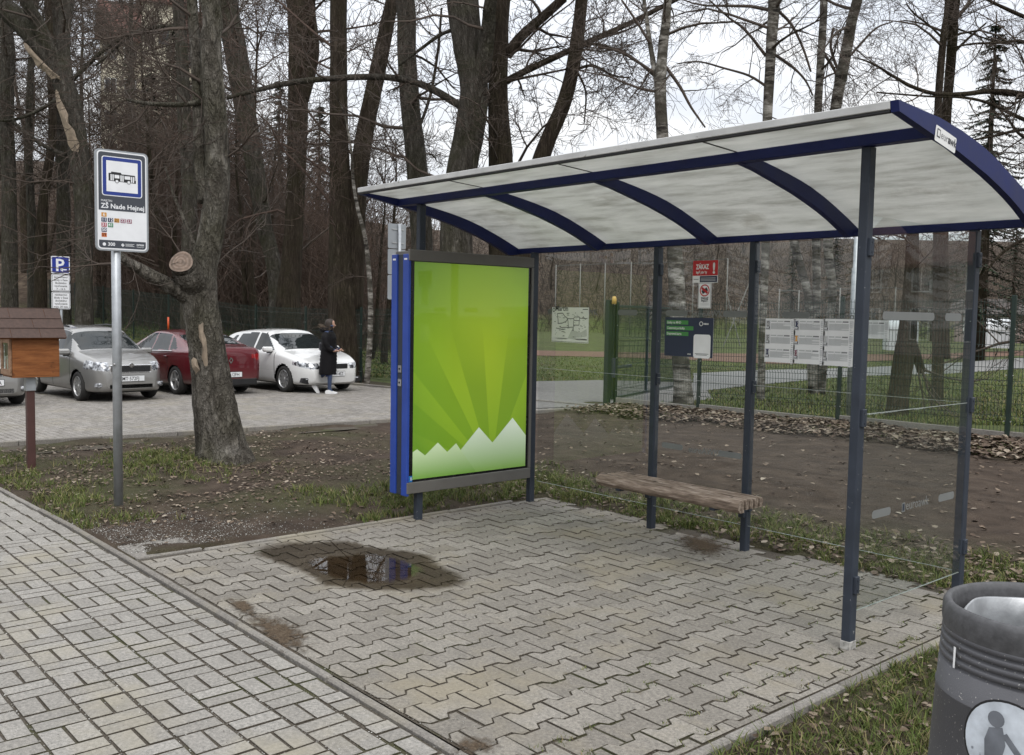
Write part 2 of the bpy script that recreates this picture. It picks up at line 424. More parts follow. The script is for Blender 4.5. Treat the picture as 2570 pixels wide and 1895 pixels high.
def lay(parent, pieces, mat_one, mat_rest, name, limit=300, tilt=0.006, dz=0.0018):
    """pieces = [(polygon in ground coordinates, key of a shared shape or None)]: the largest in view as single objects, the rest joined"""
    sized = sorted(((visible_size(sum(p[0] for p in P)/len(P), sum(p[1] for p in P)/len(P))*area(P), i) for i, (P, k) in enumerate(pieces)), reverse=True)
    single = {i for s, i in sized[:limit] if s > 0}
    shared = {}; rest = MB(); rest.mat(M_JOINT); rest.mats = [mat_rest, M_JOINT]; rest.cur = 0
    for i, (P, key) in enumerate(pieces):
        P = ccw(P); cx = sum(p[0] for p in P)/len(P); cyy = sum(p[1] for p in P)/len(P)
        zz = terrain(cx, cyy)+random.uniform(-dz, dz)
        loc = [(x-cx, y-cyy) for x, y in P]
        rx, ry, rz = random.uniform(-tilt, tilt), random.uniform(-tilt, tilt), random.uniform(-0.008, 0.008)
        if i in single:
            kk = (key, random.randrange(4)) if key else None
            if kk and kk in shared: me = shared[kk]
            else:
                vs, fs = slab(loc); me = bpy.data.meshes.new(name); me.from_pydata(vs, [], fs); me.materials.append(mat_one); me.materials.append(M_JOINT)
                for pg in me.polygons: pg.material_index = 1 if pg.index > len(P) else 0
                if kk: shared[kk] = me
            o = link(name, me, parent, (cx, cyy, zz)); o.rotation_euler = (rx, ry, rz)
        else:
            vs, fs = slab(loc); o0_ = len(rest.mi); rest.add([(x+cx, y+cyy, z+zz+rx*y-ry*x) for x, y, z in vs], fs)
            for q_ in range(o0_+len(P)+1, len(rest.mi)): rest.mi[q_] = 1
    if rest.v:
        r = rest.build(name+'_field', parent=parent); r['kind'] = 'stuff'
def sheet(name, x0, x1, y0, y1, dz, mat, step=1.0):
    b = MB(); b.mat(mat); xs = axis_steps([(x0, x1, step)]); ys = axis_steps([(y0, y1, step)])
    for y in ys:
        for x in xs: b.v.append((x, y, terrain(x, y)+dz))
    for j in range(len(ys)-1):
        for i in range(len(xs)-1): b.f.append((j*len(xs)+i, j*len(xs)+i+1, (j+1)*len(xs)+i+1, (j+1)*len(xs)+i)); b.mi.append(0)
    return b

# --- street pavement: rectangular pavers in basket weave, strips parallel to the kerb
pavement = tag(sheet('pavement', -13.4, 6.0, -2.2, SW_Y-0.002, -0.0075, M_JOINT).build('pavement'), 'pale grey basket weave pavement of small concrete pavers along the street', kind='structure')
CX, CY = 0.1905, 0.2085; SX0, SY0 = -4.371, 1.204; pcs = []
for j in range(-16, 6):
    y0 = SY0+j*CY
    for i in range(-48, 54):
        x0 = SX0+i*CX
        if x0 < -13.3: continue
        ym = min(y0+CY, SW_Y-0.004)
        if ym-y0 < 0.05: continue
        g1, g2 = 0.0078, 0.0080
        if (i+j) % 2 == 0:
            for q in (0, 1):
                P = [(x0+q*CX/2+g1, y0+g2), (x0+(q+1)*CX/2-g1, y0+g2), (x0+(q+1)*CX/2-g1, ym-g2), (x0+q*CX/2+g1, ym-g2)]
                pcs.append((P, 'across' if ym-y0 > CY-0.001 else None))
        else:
            for q in (0, 1):
                a, b = y0+q*CY/2, min(y0+(q+1)*CY/2, ym)
                if q == 0 and ym-b < 0.035: b = ym
                if b-a < 0.03: continue
                P = [(x0+g1, a+(g2 if q == 0 else .0072)), (x0+CX-g1, a+(g2 if q == 0 else .0072)), (x0+CX-g1, b-(g2 if q == 1 else .0072)), (x0+g1, b-(g2 if q == 1 else .0072))]
                pcs.append((P, 'along' if b-a > CY/2-0.001 else None))
lay(pavement, pcs, M_PAVE, M_PAVE_J, 'paver')

# --- pad under the shelter: interlocking I-shaped pavers
pad = tag(sheet('paved_pad', PADX0, PADX1, PADY0, PADY1, -0.0080, M_JOINT).build('paved_pad'), 'grey pad of interlocking bone shaped pavers under the bus shelter', kind='structure')
BL, BP, BA = 0.228, 0.1575, 0.0185; BX, BY = -3.177, 2.778; pcs = []
def bone(cx, cyy, g=0.0062):
    """centre, long side along Y, wide ends and a waist"""
    L = BL/2-g; prof = [(-L, 1), (-0.30*BL, 1), (-0.20*BL, -1), (0.20*BL, -1), (0.30*BL, 1), (L, 1)]
    r = [(cx+BP/2+BA*s-g, cyy+y) for y, s in prof]; l = [(cx-BP/2-BA*s+g, cyy+y) for y, s in reversed(prof)]
    return r+l
for k in range(-24, 14):
    for n in range(-6, 20):
        cx, cyy = BX+k*BP, BY+BL/2-0.5*BL*(k % 2)+n*BL
        P = bone(cx, cyy); key = 'bone'
        ex0, ex1 = PADX0+0.055, PADX1-0.055
        if cx+0.1 < ex0 or cx-0.1 > ex1 or cyy+0.12 < PADY0+0.012 or cyy-0.12 > PADY1-0.03: continue
        A0 = area(P)
        for ax, val, kl in ((0, ex0, False), (0, ex1, True), (1, PADY0+0.012, False), (1, PADY1-0.03, True)):
            if P: P = clip_poly(P, ax, val, kl)
        if len(P) < 3 or area(P) < 0.10*A0: continue
        Q = []
        for p in P:
            if not Q or math.hypot(p[0]-Q[-1][0], p[1]-Q[-1][1]) > 0.004: Q.append(p)
        if math.hypot(Q[0][0]-Q[-1][0], Q[0][1]-Q[-1][1]) < 0.004: Q.pop()
        if len(Q) < 3: continue
        if cyy > 5.75 and random.random() < 0.35: continue
        pcs.append((Q, key if area(Q) > 0.99*A0 else None))
lay(pad, pcs, M_BONE, M_BONE_J, 'paver', tilt=0.009, dz=0.0028)

# --- kerb stones
def kerb(name, label, runs):
    r = empty(name, runs[0][0]); tag(r, label, kind='structure')
    for a, b, wd, h0, h1, n in runs:
        a, b = np.array(a, float), np.array(b, float); d = (b-a); L = np.linalg.norm(d); d /= L; nn = np.array([-d[1], d[0], 0])
        for i in range(n):
            m = MB(); s0, s1 = L*i/n+0.003, L*(i+1)/n-0.003; ang = math.atan2(d[1], d[0])
            m.cbox(0, s1-s0, -wd/2, wd/2, h0, h1, 0.008)
            c = a+d*s0; o = m.build('kerb_stone', M_KERB, r)
            o.location = (c[0]-runs[0][0][0], c[1]-runs[0][0][1], terrain(c[0], c[1])-runs[0][0][2]+random.uniform(-.003, .003))
            o.rotation_euler = (0, math.asin(max(-.2, min(.2, -(terrain(*(c+d*(s1-s0))[:2])-terrain(c[0], c[1]))/(s1-s0)))), ang+random.uniform(-.003, .003))
    return r
kerb('kerb_strip', 'narrow concrete kerb strip between the street pavement and the shelter pad', [((-13.3, 2.20, 0), (1.0, 2.20, 0), 0.042, -0.10, 0.006, 15)])
kerb('kerb_edging', 'concrete edging of the pad at the grass beside the litter bin', [((-2.20, 2.24, 0), (-2.20, 5.7, 0), 0.05, -0.12, 0.016, 4)])
kerb('kerb_line', 'thin concrete edging between the pad and the bare earth by the poster case', [((-6.355, 2.70, 0), (-6.39, 5.6, 0), 0.045, -0.1, 0.008, 4)])
kerb('kerb', 'low concrete kerb along the near edge of the car park', [((kerb_x(2.2), 2.2, 0), (kerb_x(13.3), 13.3, 0), 0.09, -0.12, 0.05, 11)])
kerb('kerb_end', 'pale kerb between the car park paving and the gravel drive', [((kerb_x(13.4)-0.1, 13.42, 0), (-22.0, 13.42, 0), 0.10, -0.1, 0.04, 9)])

# --- cover slab beside the pad
cs = MB(); cs.mat(M_KERB); cs.cbox(-6.79, -6.385, 2.245, 2.70, -0.05, 0.006, 0.006)
tag(cs.build('concrete_slab'), 'small square concrete cover slab at the corner of the shelter pad', 'slab')

# --- car park paving
park = tag(sheet('car_park', PKX0, -12.4, PKY0, PKY1, -0.012, M_JOINT, 1.0).build('car_park'), 'paved car park of grey concrete pavers behind the shelter', kind='structure')
pk = MB(); pk.mat(M_PARK)
yy = PKY0; row = 0
while yy < PKY1-0.1:
    xx = PKX0+(row % 2)*0.1
    lim = kerb_x(yy)-0.06
    while xx < lim-0.05:
        x1 = min(xx+0.2, lim); g = 0.0075; z = terrain(xx+.1, yy+.05)+random.uniform(-.0015, .0015); c = 0.006
        a, b, e, d_ = xx+g, x1-g, yy+g, yy+0.1-g
        pk.add([(a+c, e+c, z), (b-c, e+c, z), (b-c, d_-c, z), (a+c, d_-c, z), (a, e, z-.008), (b, e, z-.008), (b, d_, z-.008), (a, d_, z-.008)],
               [(0, 1, 2, 3), (0, 4, 5, 1), (1, 5, 6, 2), (2, 6, 7, 3), (3, 7, 4, 0)])
        xx += 0.2
    yy += 0.1; row += 1
o = pk.build('paver_field', parent=park); o['kind'] = 'stuff'

# --- gravel drive, path and running track beyond the fence
RIBBONS = []
def ribbon(name, upper, lower, mat, dz, label):
    RIBBONS.append(list(upper)+list(lower)[::-1])
    b = MB(); b.mat(mat); n = 26
    def samp(pl, s):
        ks = [i/(len(pl)-1) for i in range(len(pl))]
        return np.interp(s, ks, [p[0] for p in pl]), np.interp(s, ks, [p[1] for p in pl])
    for i in range(n+1):
        for pl in (lower, upper):
            x, y = samp(pl, i/n); b.v.append((x, y, terrain(x, y)+dz))
    for i in range(n): b.f.append((2*i, 2*i+2, 2*i+3, 2*i+1)); b.mi.append(0)
    return tag(b.build(name, smooth=True), label, kind='structure')
G = lambda *ps: [tuple(on_ground(*p)[:2]) for p in ps]
def m_loose(name, a, b, c):
    t = NT(name); v = t.coord('World'); n = t.noise(v, 9, 8, 0.75); m = t.noise(v, 0.8, 4)
    return t.pbr(t.mix(t.math('MULTIPLY', m, 0.5), t.ramp(n, [(0.3, a), (0.55, b), (0.75, c)]), b), 0.95, 0, t.bump(n, 0.5, 0.03), 0.2)
M_GRAVEL = m_loose('pale_gravel', (0.13, 0.125, 0.115), (0.21, 0.20, 0.19), (0.32, 0.31, 0.29))
M_ASPH = m_loose('worn_asphalt', (0.15, 0.148, 0.145), (0.20, 0.197, 0.19), (0.25, 0.247, 0.24))
M_TRACK = m_loose('red_track', (0.10, 0.060, 0.042), (0.15, 0.090, 0.065), (0.20, 0.135, 0.10))
ribbon('drive', G((1120, 962), (1340, 958), (1500, 955), (1640, 958), (1760, 962)), G((1120, 1030), (1340, 1026), (1470, 1022), (1600, 1018), (1790, 1003)), M_GRAVEL, 0.012, 'pale gravel drive through the open gate')
ribbon('path', G((1740, 938), (1900, 930), (2150, 924), (2400, 911), (2640, 893)), G((1740, 985), (1900, 967), (2150, 945), (2400, 938), (2640, 920)), M_ASPH, 0.016, 'grey asphalt path crossing the lawn beyond the fence')
ribbon('track', G((1120, 882), (1340, 880), (1640, 886), (1960, 889), (2300, 890), (2640, 878)), G((1120, 893), (1340, 893), (1640, 900), (1960, 915), (2300, 903), (2640, 890)), M_TRACK, 0.02, 'reddish running track along the edge of the field')

# --- puddle: wet pavers around a shallow film of standing water
def m_film(name, tint, rough, k=1.0, soft=0.2):
    t = NT(name); v = t.coord('World')
    tr = t.n('ShaderNodeBsdfTransparent', {'Color': tint}); gl = t.n('ShaderNodeBsdfGlossy', {'Color': (1, 1, 1), 'Roughness': rough})
    fr = t.n('ShaderNodeFresnel', {'IOR': 1.33}); r_ = t.n('ShaderNodeSeparateXYZ', {0: t.n('ShaderNodeTexCoord').outputs['UV']}).outputs[0]
    e_ = t.n('ShaderNodeMapRange', {'Value': t.math('ADD', r_, t.math('MULTIPLY', t.math('SUBTRACT', t.noise(v, 7, 6, 0.7), 0.5), 0.34)), 'From Min': 0.98, 'From Max': 0.98-soft}).outputs[0]
    t.set(tr, 'Color', t.mix(e_, (1, 1, 1), tint))
    mx = t.n('ShaderNodeMixShader', {0: t.math('MULTIPLY', t.math('MULTIPLY', fr.outputs[0], k), e_), 1: tr.outputs[0], 2: gl.outputs[0]}); t.t.links.new(mx.outputs[0], t.out.inputs[0]); return t.m
M_WET = m_film('wet_concrete_film', (0.50, 0.47, 0.43), 0.35, 0.08, 0.14); M_WATER = m_film('puddle_water', (0.80, 0.72, 0.62), 0.01, 0.9, 0.16)
def blob(pix, z, mat, name, parent=None, rough=0.02, o=(600, 1300), k=.3124):
    P = [on_z(o[0]+x*k, o[1]+y*k, 0)[:2] for x, y in pix]; c = np.mean(P, axis=0); pts = []
    n = len(P)
    for i in range(n):
        for s in range(6):
            q = s/6; p0, p1, p2, p3 = (np.array(P[(i+d) % n]) for d in (-1, 0, 1, 2))
            p = 0.5*((2*p1)+(-p0+p2)*q+(2*p0-5*p1+4*p2-p3)*q*q+(-p0+3*p1-3*p2+p3)*q**3)
            pts.append(p+np.array([random.gauss(0, rough*.35), random.gauss(0, rough*.35)]))
    b = MB(); b.mat(mat); K = len(pts); rings = (0.35, 0.6, 0.75, 0.85, 0.93, 1.0)
    if (pts[0]-c)[0]*(pts[1]-c)[1]-(pts[0]-c)[1]*(pts[1]-c)[0] < 0: pts = pts[::-1]
    b.add([(c[0], c[1], z)]+[tuple(c+(p-c)*r)+(z,) for r in rings for p in pts], [(0, 1+i, 1+(i+1) % K) for i in range(K)]+[(1+j*K+i, 1+(j+1)*K+i, 1+(j+1)*K+(i+1) % K, 1+j*K+(i+1) % K) for j in range(len(rings)-1) for i in range(K)])
    ob = b.build(name, parent=parent); uv = ob.data.uv_layers.new(name='radial')
    for lp in ob.data.loops: vi = lp.vertex_index; uv.data[lp.index].uv = (0.0 if vi == 0 else rings[(vi-1)//K], 0)
    return ob
water = blob([(560, 330), (800, 300), (1000, 290), (1150, 300), (1330, 340), (1480, 400), (1480, 460), (1300, 520), (1050, 540), (820, 510), (640, 450), (540, 390)], 0.0058, M_WATER, 'water', rough=0.035)
tag(water, 'shallow puddle reflecting the sky on the pavers before the poster case', kind='structure')
blob([(60, 275), (330, 195), (700, 180), (900, 180), (1100, 235), (1480, 280), (1700, 400), (1880, 500), (1800, 570), (1500, 595), (1100, 600), (880, 580), (690, 555), (560, 480), (380, 400), (200, 335)], 0.0048, M_WET, 'wet_patch', water, 0.03)

# earth washed over the pavers along the kerb
def m_wash():
    t = NT('washed_earth'); v = t.coord('World'); r_ = t.n('ShaderNodeSeparateXYZ', {0: t.n('ShaderNodeTexCoord').outputs['UV']}).outputs[0]
    e_ = t.n('ShaderNodeMapRange', {'Value': t.math('ADD', r_, t.math('MULTIPLY', t.math('SUBTRACT', t.noise(v, 26, 8, 0.75), 0.5), 2.4)), 'From Min': 0.80, 'From Max': 0.25}).outputs[0]
    df = t.n('ShaderNodeBsdfDiffuse', {'Color': t.ramp(t.noise(v, 90, 4, 0.7), [(0.3, (0.055, 0.040, 0.028)), (0.6, (0.11, 0.085, 0.062)), (0.78, (0.24, 0.21, 0.17))])}); tr = t.n('ShaderNodeBsdfTransparent')
    mx = t.n('ShaderNodeMixShader', {0: e_, 1: tr.outputs[0], 2: df.outputs[0]}); t.t.links.new(mx.outputs[0], t.out.inputs[0]); return t.m
M_WASH = m_wash()
for i, pix in enumerate(([(590, 1530), (660, 1535), (740, 1555), (790, 1590), (790, 1640), (740, 1662), (690, 1640), (630, 1590)], [(1690, 1335), (1790, 1345), (1850, 1380), (1800, 1410), (1700, 1385)], [(1130, 1850), (1230, 1855), (1260, 1895), (1150, 1900)], [(560, 1500), (620, 1505), (660, 1545), (600, 1550)])):
    blob(pix, 0.0066+0.0006*i, M_WASH, 'washed_earth', pad, 0.01, (0, 0), 1.0)
# ================================================================== BUS SHELTER
M_POST = plain('dark_blue_grey_paint', srgb(50, 56, 66), 0.48, 0.0, 0.14, 9, 0.06, spec=0.35, speck=(55, 0.735, (0.33, 0.33, 0.33)))
M_NAVY = plain('navy_blue_paint', srgb(23, 33, 84), 0.5, 0.0, 0.18, 5, 0.06, spec=0.3)
M_BLUE = plain('bright_blue_paint', srgb(40, 70, 155), 0.38, 0.0, 0.08, 7, 0.03)
M_ALU = plain('weathered_aluminium', (0.50, 0.50, 0.49), 0.55, 0.15, 0.16, 5, 0.08, speck=(18, 0.68, (0.34, 0.33, 0.31)))
M_BLACK = plain('black_rubber', (0.012, 0.012, 0.013), 0.6, 0, 0.2)
M_GREYP = plain('warm_grey_paint', srgb(104, 101, 97), 0.45, 0.1, 0.08, 6, 0.04)
M_BOLT = plain('zinc_bolt', (0.5, 0.5, 0.5), 0.35, 0.8)
def m_glass(name, tint=(0.93, 0.95, 0.945), ior=1.5, dirt=0.012):
    t = NT(name); v = t.coord('World')
    tr = t.n('ShaderNodeBsdfTransparent', {'Color': tint}); gl = t.n('ShaderNodeBsdfGlossy', {'Color': (1, 1, 1), 'Roughness': 0.0})
    df = t.n('ShaderNodeBsdfDiffuse', {'Color': (0.55, 0.54, 0.5)})
    fr = t.n('ShaderNodeFresnel', {'IOR': ior})
    front = t.math('SUBTRACT', 1.0, t.n('ShaderNodeNewGeometry').outputs['Backfacing'])
    m1 = t.n('ShaderNodeMixShader', {0: t.math('MULTIPLY', t.math('MINIMUM', t.math('MULTIPLY', fr.outputs[0], 1.05), 1.0), front), 1: tr.outputs[0], 2: gl.outputs[0]})
    d = t.math('MULTIPLY', t.ramp(t.noise(v, 2.5, 6, 0.65), [(0.45, (0.25, 0.25, 0.25)), (0.75, (1, 1, 1))]), dirt)
    m2 = t.n('ShaderNodeMixShader', {0: d, 1: m1.outputs[0], 2: df.outputs[0]}); t.t.links.new(m2.outputs[0], t.out.inputs[0]); return t.m
M_GLASS = m_glass('shelter_glass')
def m_poly():
    t = NT('dirty_polycarbonate'); v = t.coord('Object')
    st = t.noise(t.coord('Object', (1.2, 5, 5)), 2.2, 7, 0.65); sp = t.noise(v, 3.0, 6, 0.6)
    c = t.ramp(st, [(0.25, (0.52, 0.52, 0.49)), (0.5, (0.72, 0.725, 0.70)), (0.75, (0.84, 0.84, 0.815))])
    c = t.mix(t.ramp(sp, [(0.60, (0, 0, 0)), (0.72, (0.35, 0.35, 0.35))]), c, (0.40, 0.385, 0.34))
    c = t.mix(t.ramp(t.noise(t.coord('Object', (1, 4, 4)), 6, 5, 0.7), [(0.70, (0, 0, 0)), (0.76, (0.6, 0.6, 0.6))]), c, (0.25, 0.24, 0.21))
    wv = t.n('ShaderNodeTexWave', {'Vector': v, 'Scale': 25.0, 'Distortion': 0.0}, bands_direction='X')
    nb = t.bump(wv.outputs['Fac'], 0.12, 0.004)
    df = t.n('ShaderNodeBsdfDiffuse', {'Color': c, 'Normal': nb}); tl = t.n('ShaderNodeBsdfTranslucent', {'Color': c})
    gl = t.n('ShaderNodeBsdfGlossy', {'Color': (1, 1, 1), 'Roughness': 0.35, 'Normal': nb})
    m1 = t.n('ShaderNodeMixShader', {0: 0.56, 1: df.outputs[0], 2: tl.outputs[0]})
    m2 = t.n('ShaderNodeMixShader', {0: 0.05, 1: m1.outputs[0], 2: gl.outputs[0]}); t.t.links.new(m2.outputs[0], t.out.inputs[0]); return t.m
M_POLY = m_poly()

S0 = np.array([-4.35, 5.1, 0.0])
shelter = empty('bus_shelter', S0); tag(shelter, 'bus shelter with arched pale roof, navy beams, dark posts and clear glass walls', 'bus shelter')
def sp(mb, name, mat=None, smooth=False): return rebase(mb, S0).build(name, mat, shelter, smooth)
RX0, RX1 = -6.56, -2.10
panel_c = [(4.45, 2.614), (4.57, 2.602), (4.69, 2.585), (4.81, 2.566), (4.93, 2.545), (5.05, 2.521), (5.16, 2.495), (5.31, 2.450), (5.45, 2.40), (5.60, 2.342), (5.74, 2.283)]
rib_b = [(4.42, 2.558), (4.60, 2.531), (4.79, 2.49), (5.0, 2.442), (5.16, 2.398), (5.30, 2.355), (5.42, 2.312), (5.53, 2.267), (5.64, 2.22)]
end_t = [(4.058, 2.668), (4.45, 2.648), (4.68, 2.622), (4.895, 2.585), (5.09, 2.538), (5.279, 2.478), (5.481, 2.412), (5.64, 2.345), (5.775, 2.285)]
def yz_prism(mb, poly, x0, x1):
    M = Matrix(((0, 0, 1, 0), (1, 0, 0, 0), (0, 1, 0, 0), (0, 0, 0, 1))); mb.prism(poly, x0, x1, M)
# posts
posts = [(-2.483, 4.45, 0.0, 2.556), (-6.305, 4.45, 0.0, 2.556), (-4.928, 5.75, 0.0, 2.237), (-4.036, 5.75, 0.0, 2.237), (-2.50, 5.75, 0.0, 2.237), (-6.305, 5.69, 0.0, 2.24)]
for x, y, z0, z1 in posts:
    m = MB(); m.cbox(x, x+0.05, y, y+0.06, z0-0.06, z1, 0.004); p = sp(m, 'post', M_POST)
    for zc in (0.34, 1.20, 2.06):
        if x == -6.305: continue
        c = MB(); c.cbox(x+0.046, x+0.066, y+0.012, y+0.05, zc-0.045, zc+0.045, 0.003)
        for dzb in (-.025, .025): c.mat(M_POST); c.lathe([(0.0, 0.003), (0.006, 0.003), (0.006, 0)], 8, Matrix.Translation((x+0.066, y+0.03, zc+dzb)) @ Matrix.Rotation(math.pi/2, 4, 'Y'))
        rebase(c, S0); cl = c.build('clamp', M_POST, p)
    if y < 5 and x > -3:
        w_ = MB(); w_.mat(plain('chipped_base', (0.34, 0.33, 0.31), 0.85, 0, 0.5, 40)); w_.cbox(x-0.003, x+0.053, y-0.003, y+0.063, 0.0, 0.045, 0.003); rebase(w_, S0); w_.build('scuffed_foot', parent=p)
m = MB(); m.cbox(RX0, RX1-0.02, 4.42, 4.50, 2.556, 2.612, 0.004); sp(m, 'front_beam', M_NAVY)
m = MB(); m.cbox(RX0, RX1-0.02, 5.745, 5.80, 2.237, 2.292, 0.004); sp(m, 'back_beam', M_NAVY)
rxs = [RX0+0.02, -5.445, -4.33, -3.215, RX1-0.02]
for i, x in enumerate(rxs):
    m = MB()
    if i in (0, 4):
        poly = end_t+[(5.775, 2.235)]+rib_b[::-1]+[(4.07, 2.619)]
        x0, x1 = (RX0-0.004, RX0+0.036) if i == 0 else (RX1-0.036, RX1+0.004)
    else:
        poly = [(y, z-0.003) for y, z in panel_c]+rib_b[::-1]; x0, x1 = x-0.02, x+0.02
    yz_prism(m, poly, x0, x1); sp(m, 'rib', M_NAVY)
for i in range(4):
    x0, x1 = rxs[i]+(0.017 if i == 0 else 0.002), rxs[i+1]-(0.017 if i == 3 else 0.002)
    m = MB(); yz_prism(m, panel_c+[(y, z+0.010) for y, z in panel_c[::-1]], x0, x1); sp(m, 'roof_panel', M_POLY)
ox = [RX0+0.037, -5.445, -4.33, -3.215, RX1-0.037]
for i in range(4):
    m = MB(); yz_prism(m, [(4.085, 2.634), (4.449, 2.6135), (4.449, 2.623), (4.085, 2.643)], ox[i]+0.002, ox[i+1]-0.002); sp(m, 'eave_panel', M_POLY)
    if i:
        m = MB(); yz_prism(m, [(4.09, 2.630), (4.44, 2.610), (4.44, 2.6128), (4.09, 2.6328)], ox[i]-0.006, ox[i]+0.006); sp(m, 'seam_strip', M_BLACK)
m = MB(); m.cbox(RX0-0.002, RX1-0.037, 4.058, 4.083, 2.632, 2.670, 0.003); sp(m, 'fascia', M_ALU)
m = MB(); m.cbox(RX0, RX1-0.04, 4.063, 4.088, 2.6185, 2.6315, 0.002); sp(m, 'drip_edge', M_BLACK)
# maker's plate on the end rib
a = on_plane(2348, 312, 0, RX1+0.004); fl = Flat((RX1+0.006, a[1]+0.005, a[2]-0.022), (0, 0.985, -0.17), (0, 0.17, 0.985))
W_ = ink('sticker_white', (0.75, 0.75, 0.74)); K_ = ink('print_dark', (0.03, 0.032, 0.04))
fl.rrect(-0.005, -0.052, 0.215, 0.022, 0.008, W_, 0); fl.rect(0.012, -0.030, 0.046, 0.010, K_, 1); fl.rect(0.018, -0.024, 0.040, 0.004, W_, 2)
fl.text(0.052, -0.026, 'euro', 0.055, ink('print_grey', (0.25, 0.25, 0.26)), 2); fl.text(0.128, -0.026, 'awk', 0.055, K_, 2, bold=0.001)
sp(fl, 'name_plate')
# glass
GY = 5.762
bays = [(-6.245, -4.934), (-4.872, -4.042), (-3.980, -2.506)]
for x0, x1 in bays:
    for z0, z1 in ((0.19, 1.209), (1.217, 2.222)):
        m = MB(); m.box(x0, x1, GY, GY+0.008, z0, z1); sp(m, 'glass_pane', M_GLASS)
for z0, z1 in ((0.19, 1.209), (1.217, 2.222)):
    m = MB(); m.box(-2.462, -2.454, 4.516, 5.744, z0, z1); sp(m, 'glass_pane', M_GLASS)
# light sealing edge that shows along the panes' joints
M_EDGE = plain('glass_edge', (0.30, 0.33, 0.31), 0.3)
for x0, x1 in bays:
    for z in (0.1875, 1.213): 
        m = MB(); m.box(x0, x1, GY+0.001, GY+0.007, z-0.0014, z+0.0014); sp(m, 'pane_edge', M_EDGE)
for z in (0.1875, 1.213):
    m = MB(); m.box(-2.461, -2.455, 4.517, 5.743, z-0.0014, z+0.0014); sp(m, 'pane_edge', M_EDGE)
# frosted warning bars and maker's name on the panes
M_FROST = ink('frosted_film', (0.17, 0.178, 0.174), 0.6)
def band(fl, z, items):
    for k, x0, x1 in items:
        f = Flat(fl.o, fl.r, fl.u)
        if k == 'bar': f.rrect(x0, z-0.022, x1, z+0.022, 0.02, M_FROST, 1); sp(f, 'warning_bar')
        else: f.text(x0, z-0.024, 'euroAWK', 0.066, M_FROST, 1, bold=0.001); sp(f, 'maker_lettering')
fb = Flat((0, GY-0.001, 0), (1, 0, 0), (0, 0, 1))
X = lambda px, py: on_plane(px, py, 1, GY)[0]
Zb = on_plane(1750, 787, 1, GY)[2]
band(fb, Zb, [('bar', X(1375, 783), X(1425, 783)), ('t', X(1440, 787), 0), ('bar', X(1551, 786), X(1600, 786)), ('bar', X(1671, 788), X(1726, 788)), ('t', X(1738, 789), 0), ('bar', X(1814, 789), X(1876, 789)), ('bar', X(1963, 790), X(2033, 790)), ('t', X(2100, 792), 0)])
Zl = on_plane(1690, 1120, 1, GY)[2]
band(fb, Zl, [('bar', X(1661, 1118), X(1714, 1122)), ('t', X(1728, 1126), 0), ('bar', X(1802, 1139), X(1862, 1145))])
fs_ = Flat((-2.453, 0, 0), (0, 1, 0), (0, 0, 1))
Zs = 0.675
band(fs_, Zs, [('bar', 4.66, 4.86), ('bar', 5.42, 5.62)]); fs_.rect(4.985, Zs-0.025, 5.02, Zs+0.025, M_FROST, 1); fs_.rect(4.991, Zs-0.019, 5.014, Zs+0.019, M_POST, 1.4); fs_.text(5.03, Zs-0.018, 'euroawk', 0.075, M_FROST, 1); sp(fs_, 'maker_lettering'); fs_ = Flat((-2.453, 0, 0), (0, 1, 0), (0, 0, 1))
Zs2 = on_plane(2300, 794, 0, -2.453)[2]
yq = lambda px: on_plane(px, 794, 0, -2.453)[1]
band(fs_, Zs2, [('bar', yq(2215), yq(2345)), ('bar', yq(2372), yq(2413))])

# ------------------------------------------------------------------ poster case
A0 = np.array([-6.325, 4.975, 0.0])
case = empty('poster_case', A0); tag(case, 'double sided poster case with a green mountain poster and blue edge trims', 'poster case')
def ap(mb, name, mat=None): return rebase(mb, A0).build(name, mat, case)
m = MB(); m.cbox(-6.43, -6.222, 4.337, 5.64, 0.245, 2.178, 0.005); ap(m, 'housing', M_GREYP)
for x0, x1, mt, nm in ((-6.445, -6.369, M_BLUE, 'edge_trim'), (-6.367, -6.287, M_POST, 'edge_channel'), (-6.285, -6.206, M_BLUE, 'edge_trim')):
    m = MB(); dy = 0.012 if nm == 'edge_channel' else 0
    m.cbox(x0, x1, 4.310+dy, 4.336, 0.215, 2.152, 0.004); t_ = ap(m, nm, mt)
    if nm == 'edge_trim':
        f2 = Flat((x0+0.018, 4.3095, 2.105), (1, 0, 0), (0, 0, 1)); f2.rect(0, 0, 0.042, 0.014, W_, 0); rebase(f2, A0).build('maker_tag', parent=t_)
    else:
        for zc in (1.235, 1.125):
            l = MB(); l.mat(M_BOLT); l.box(x0+0.018, x0+0.062, 4.316, 4.322, zc-0.028, zc+0.028); l.mat(M_BLACK); l.box(x0+0.03, x0+0.046, 4.313, 4.3165, zc-0.006, zc+0.008); rebase(l, A0).build('lock', parent=t_)
m = MB(); m.cbox(-6.2218, -6.196, 4.312, 5.642, 2.098, 2.187, 0.004); ap(m, 'frame_top', M_GREYP)
m = MB(); m.cbox(-6.2218, -6.196, 4.312, 5.642, 0.235, 0.326, 0.004); ap(m, 'frame_bottom', M_GREYP)
m = MB(); m.cbox(-6.2218, -6.196, 5.616, 5.642, 0.327, 2.097, 0.003); ap(m, 'frame_side', M_GREYP)
m = MB(); m.box(-6.2218, -6.212, 4.312, 5.615, 0.327, 2.097); ap(m, 'mask', plain('black_mask', (0.008, 0.008, 0.009), 0.25, 0, 0.1))
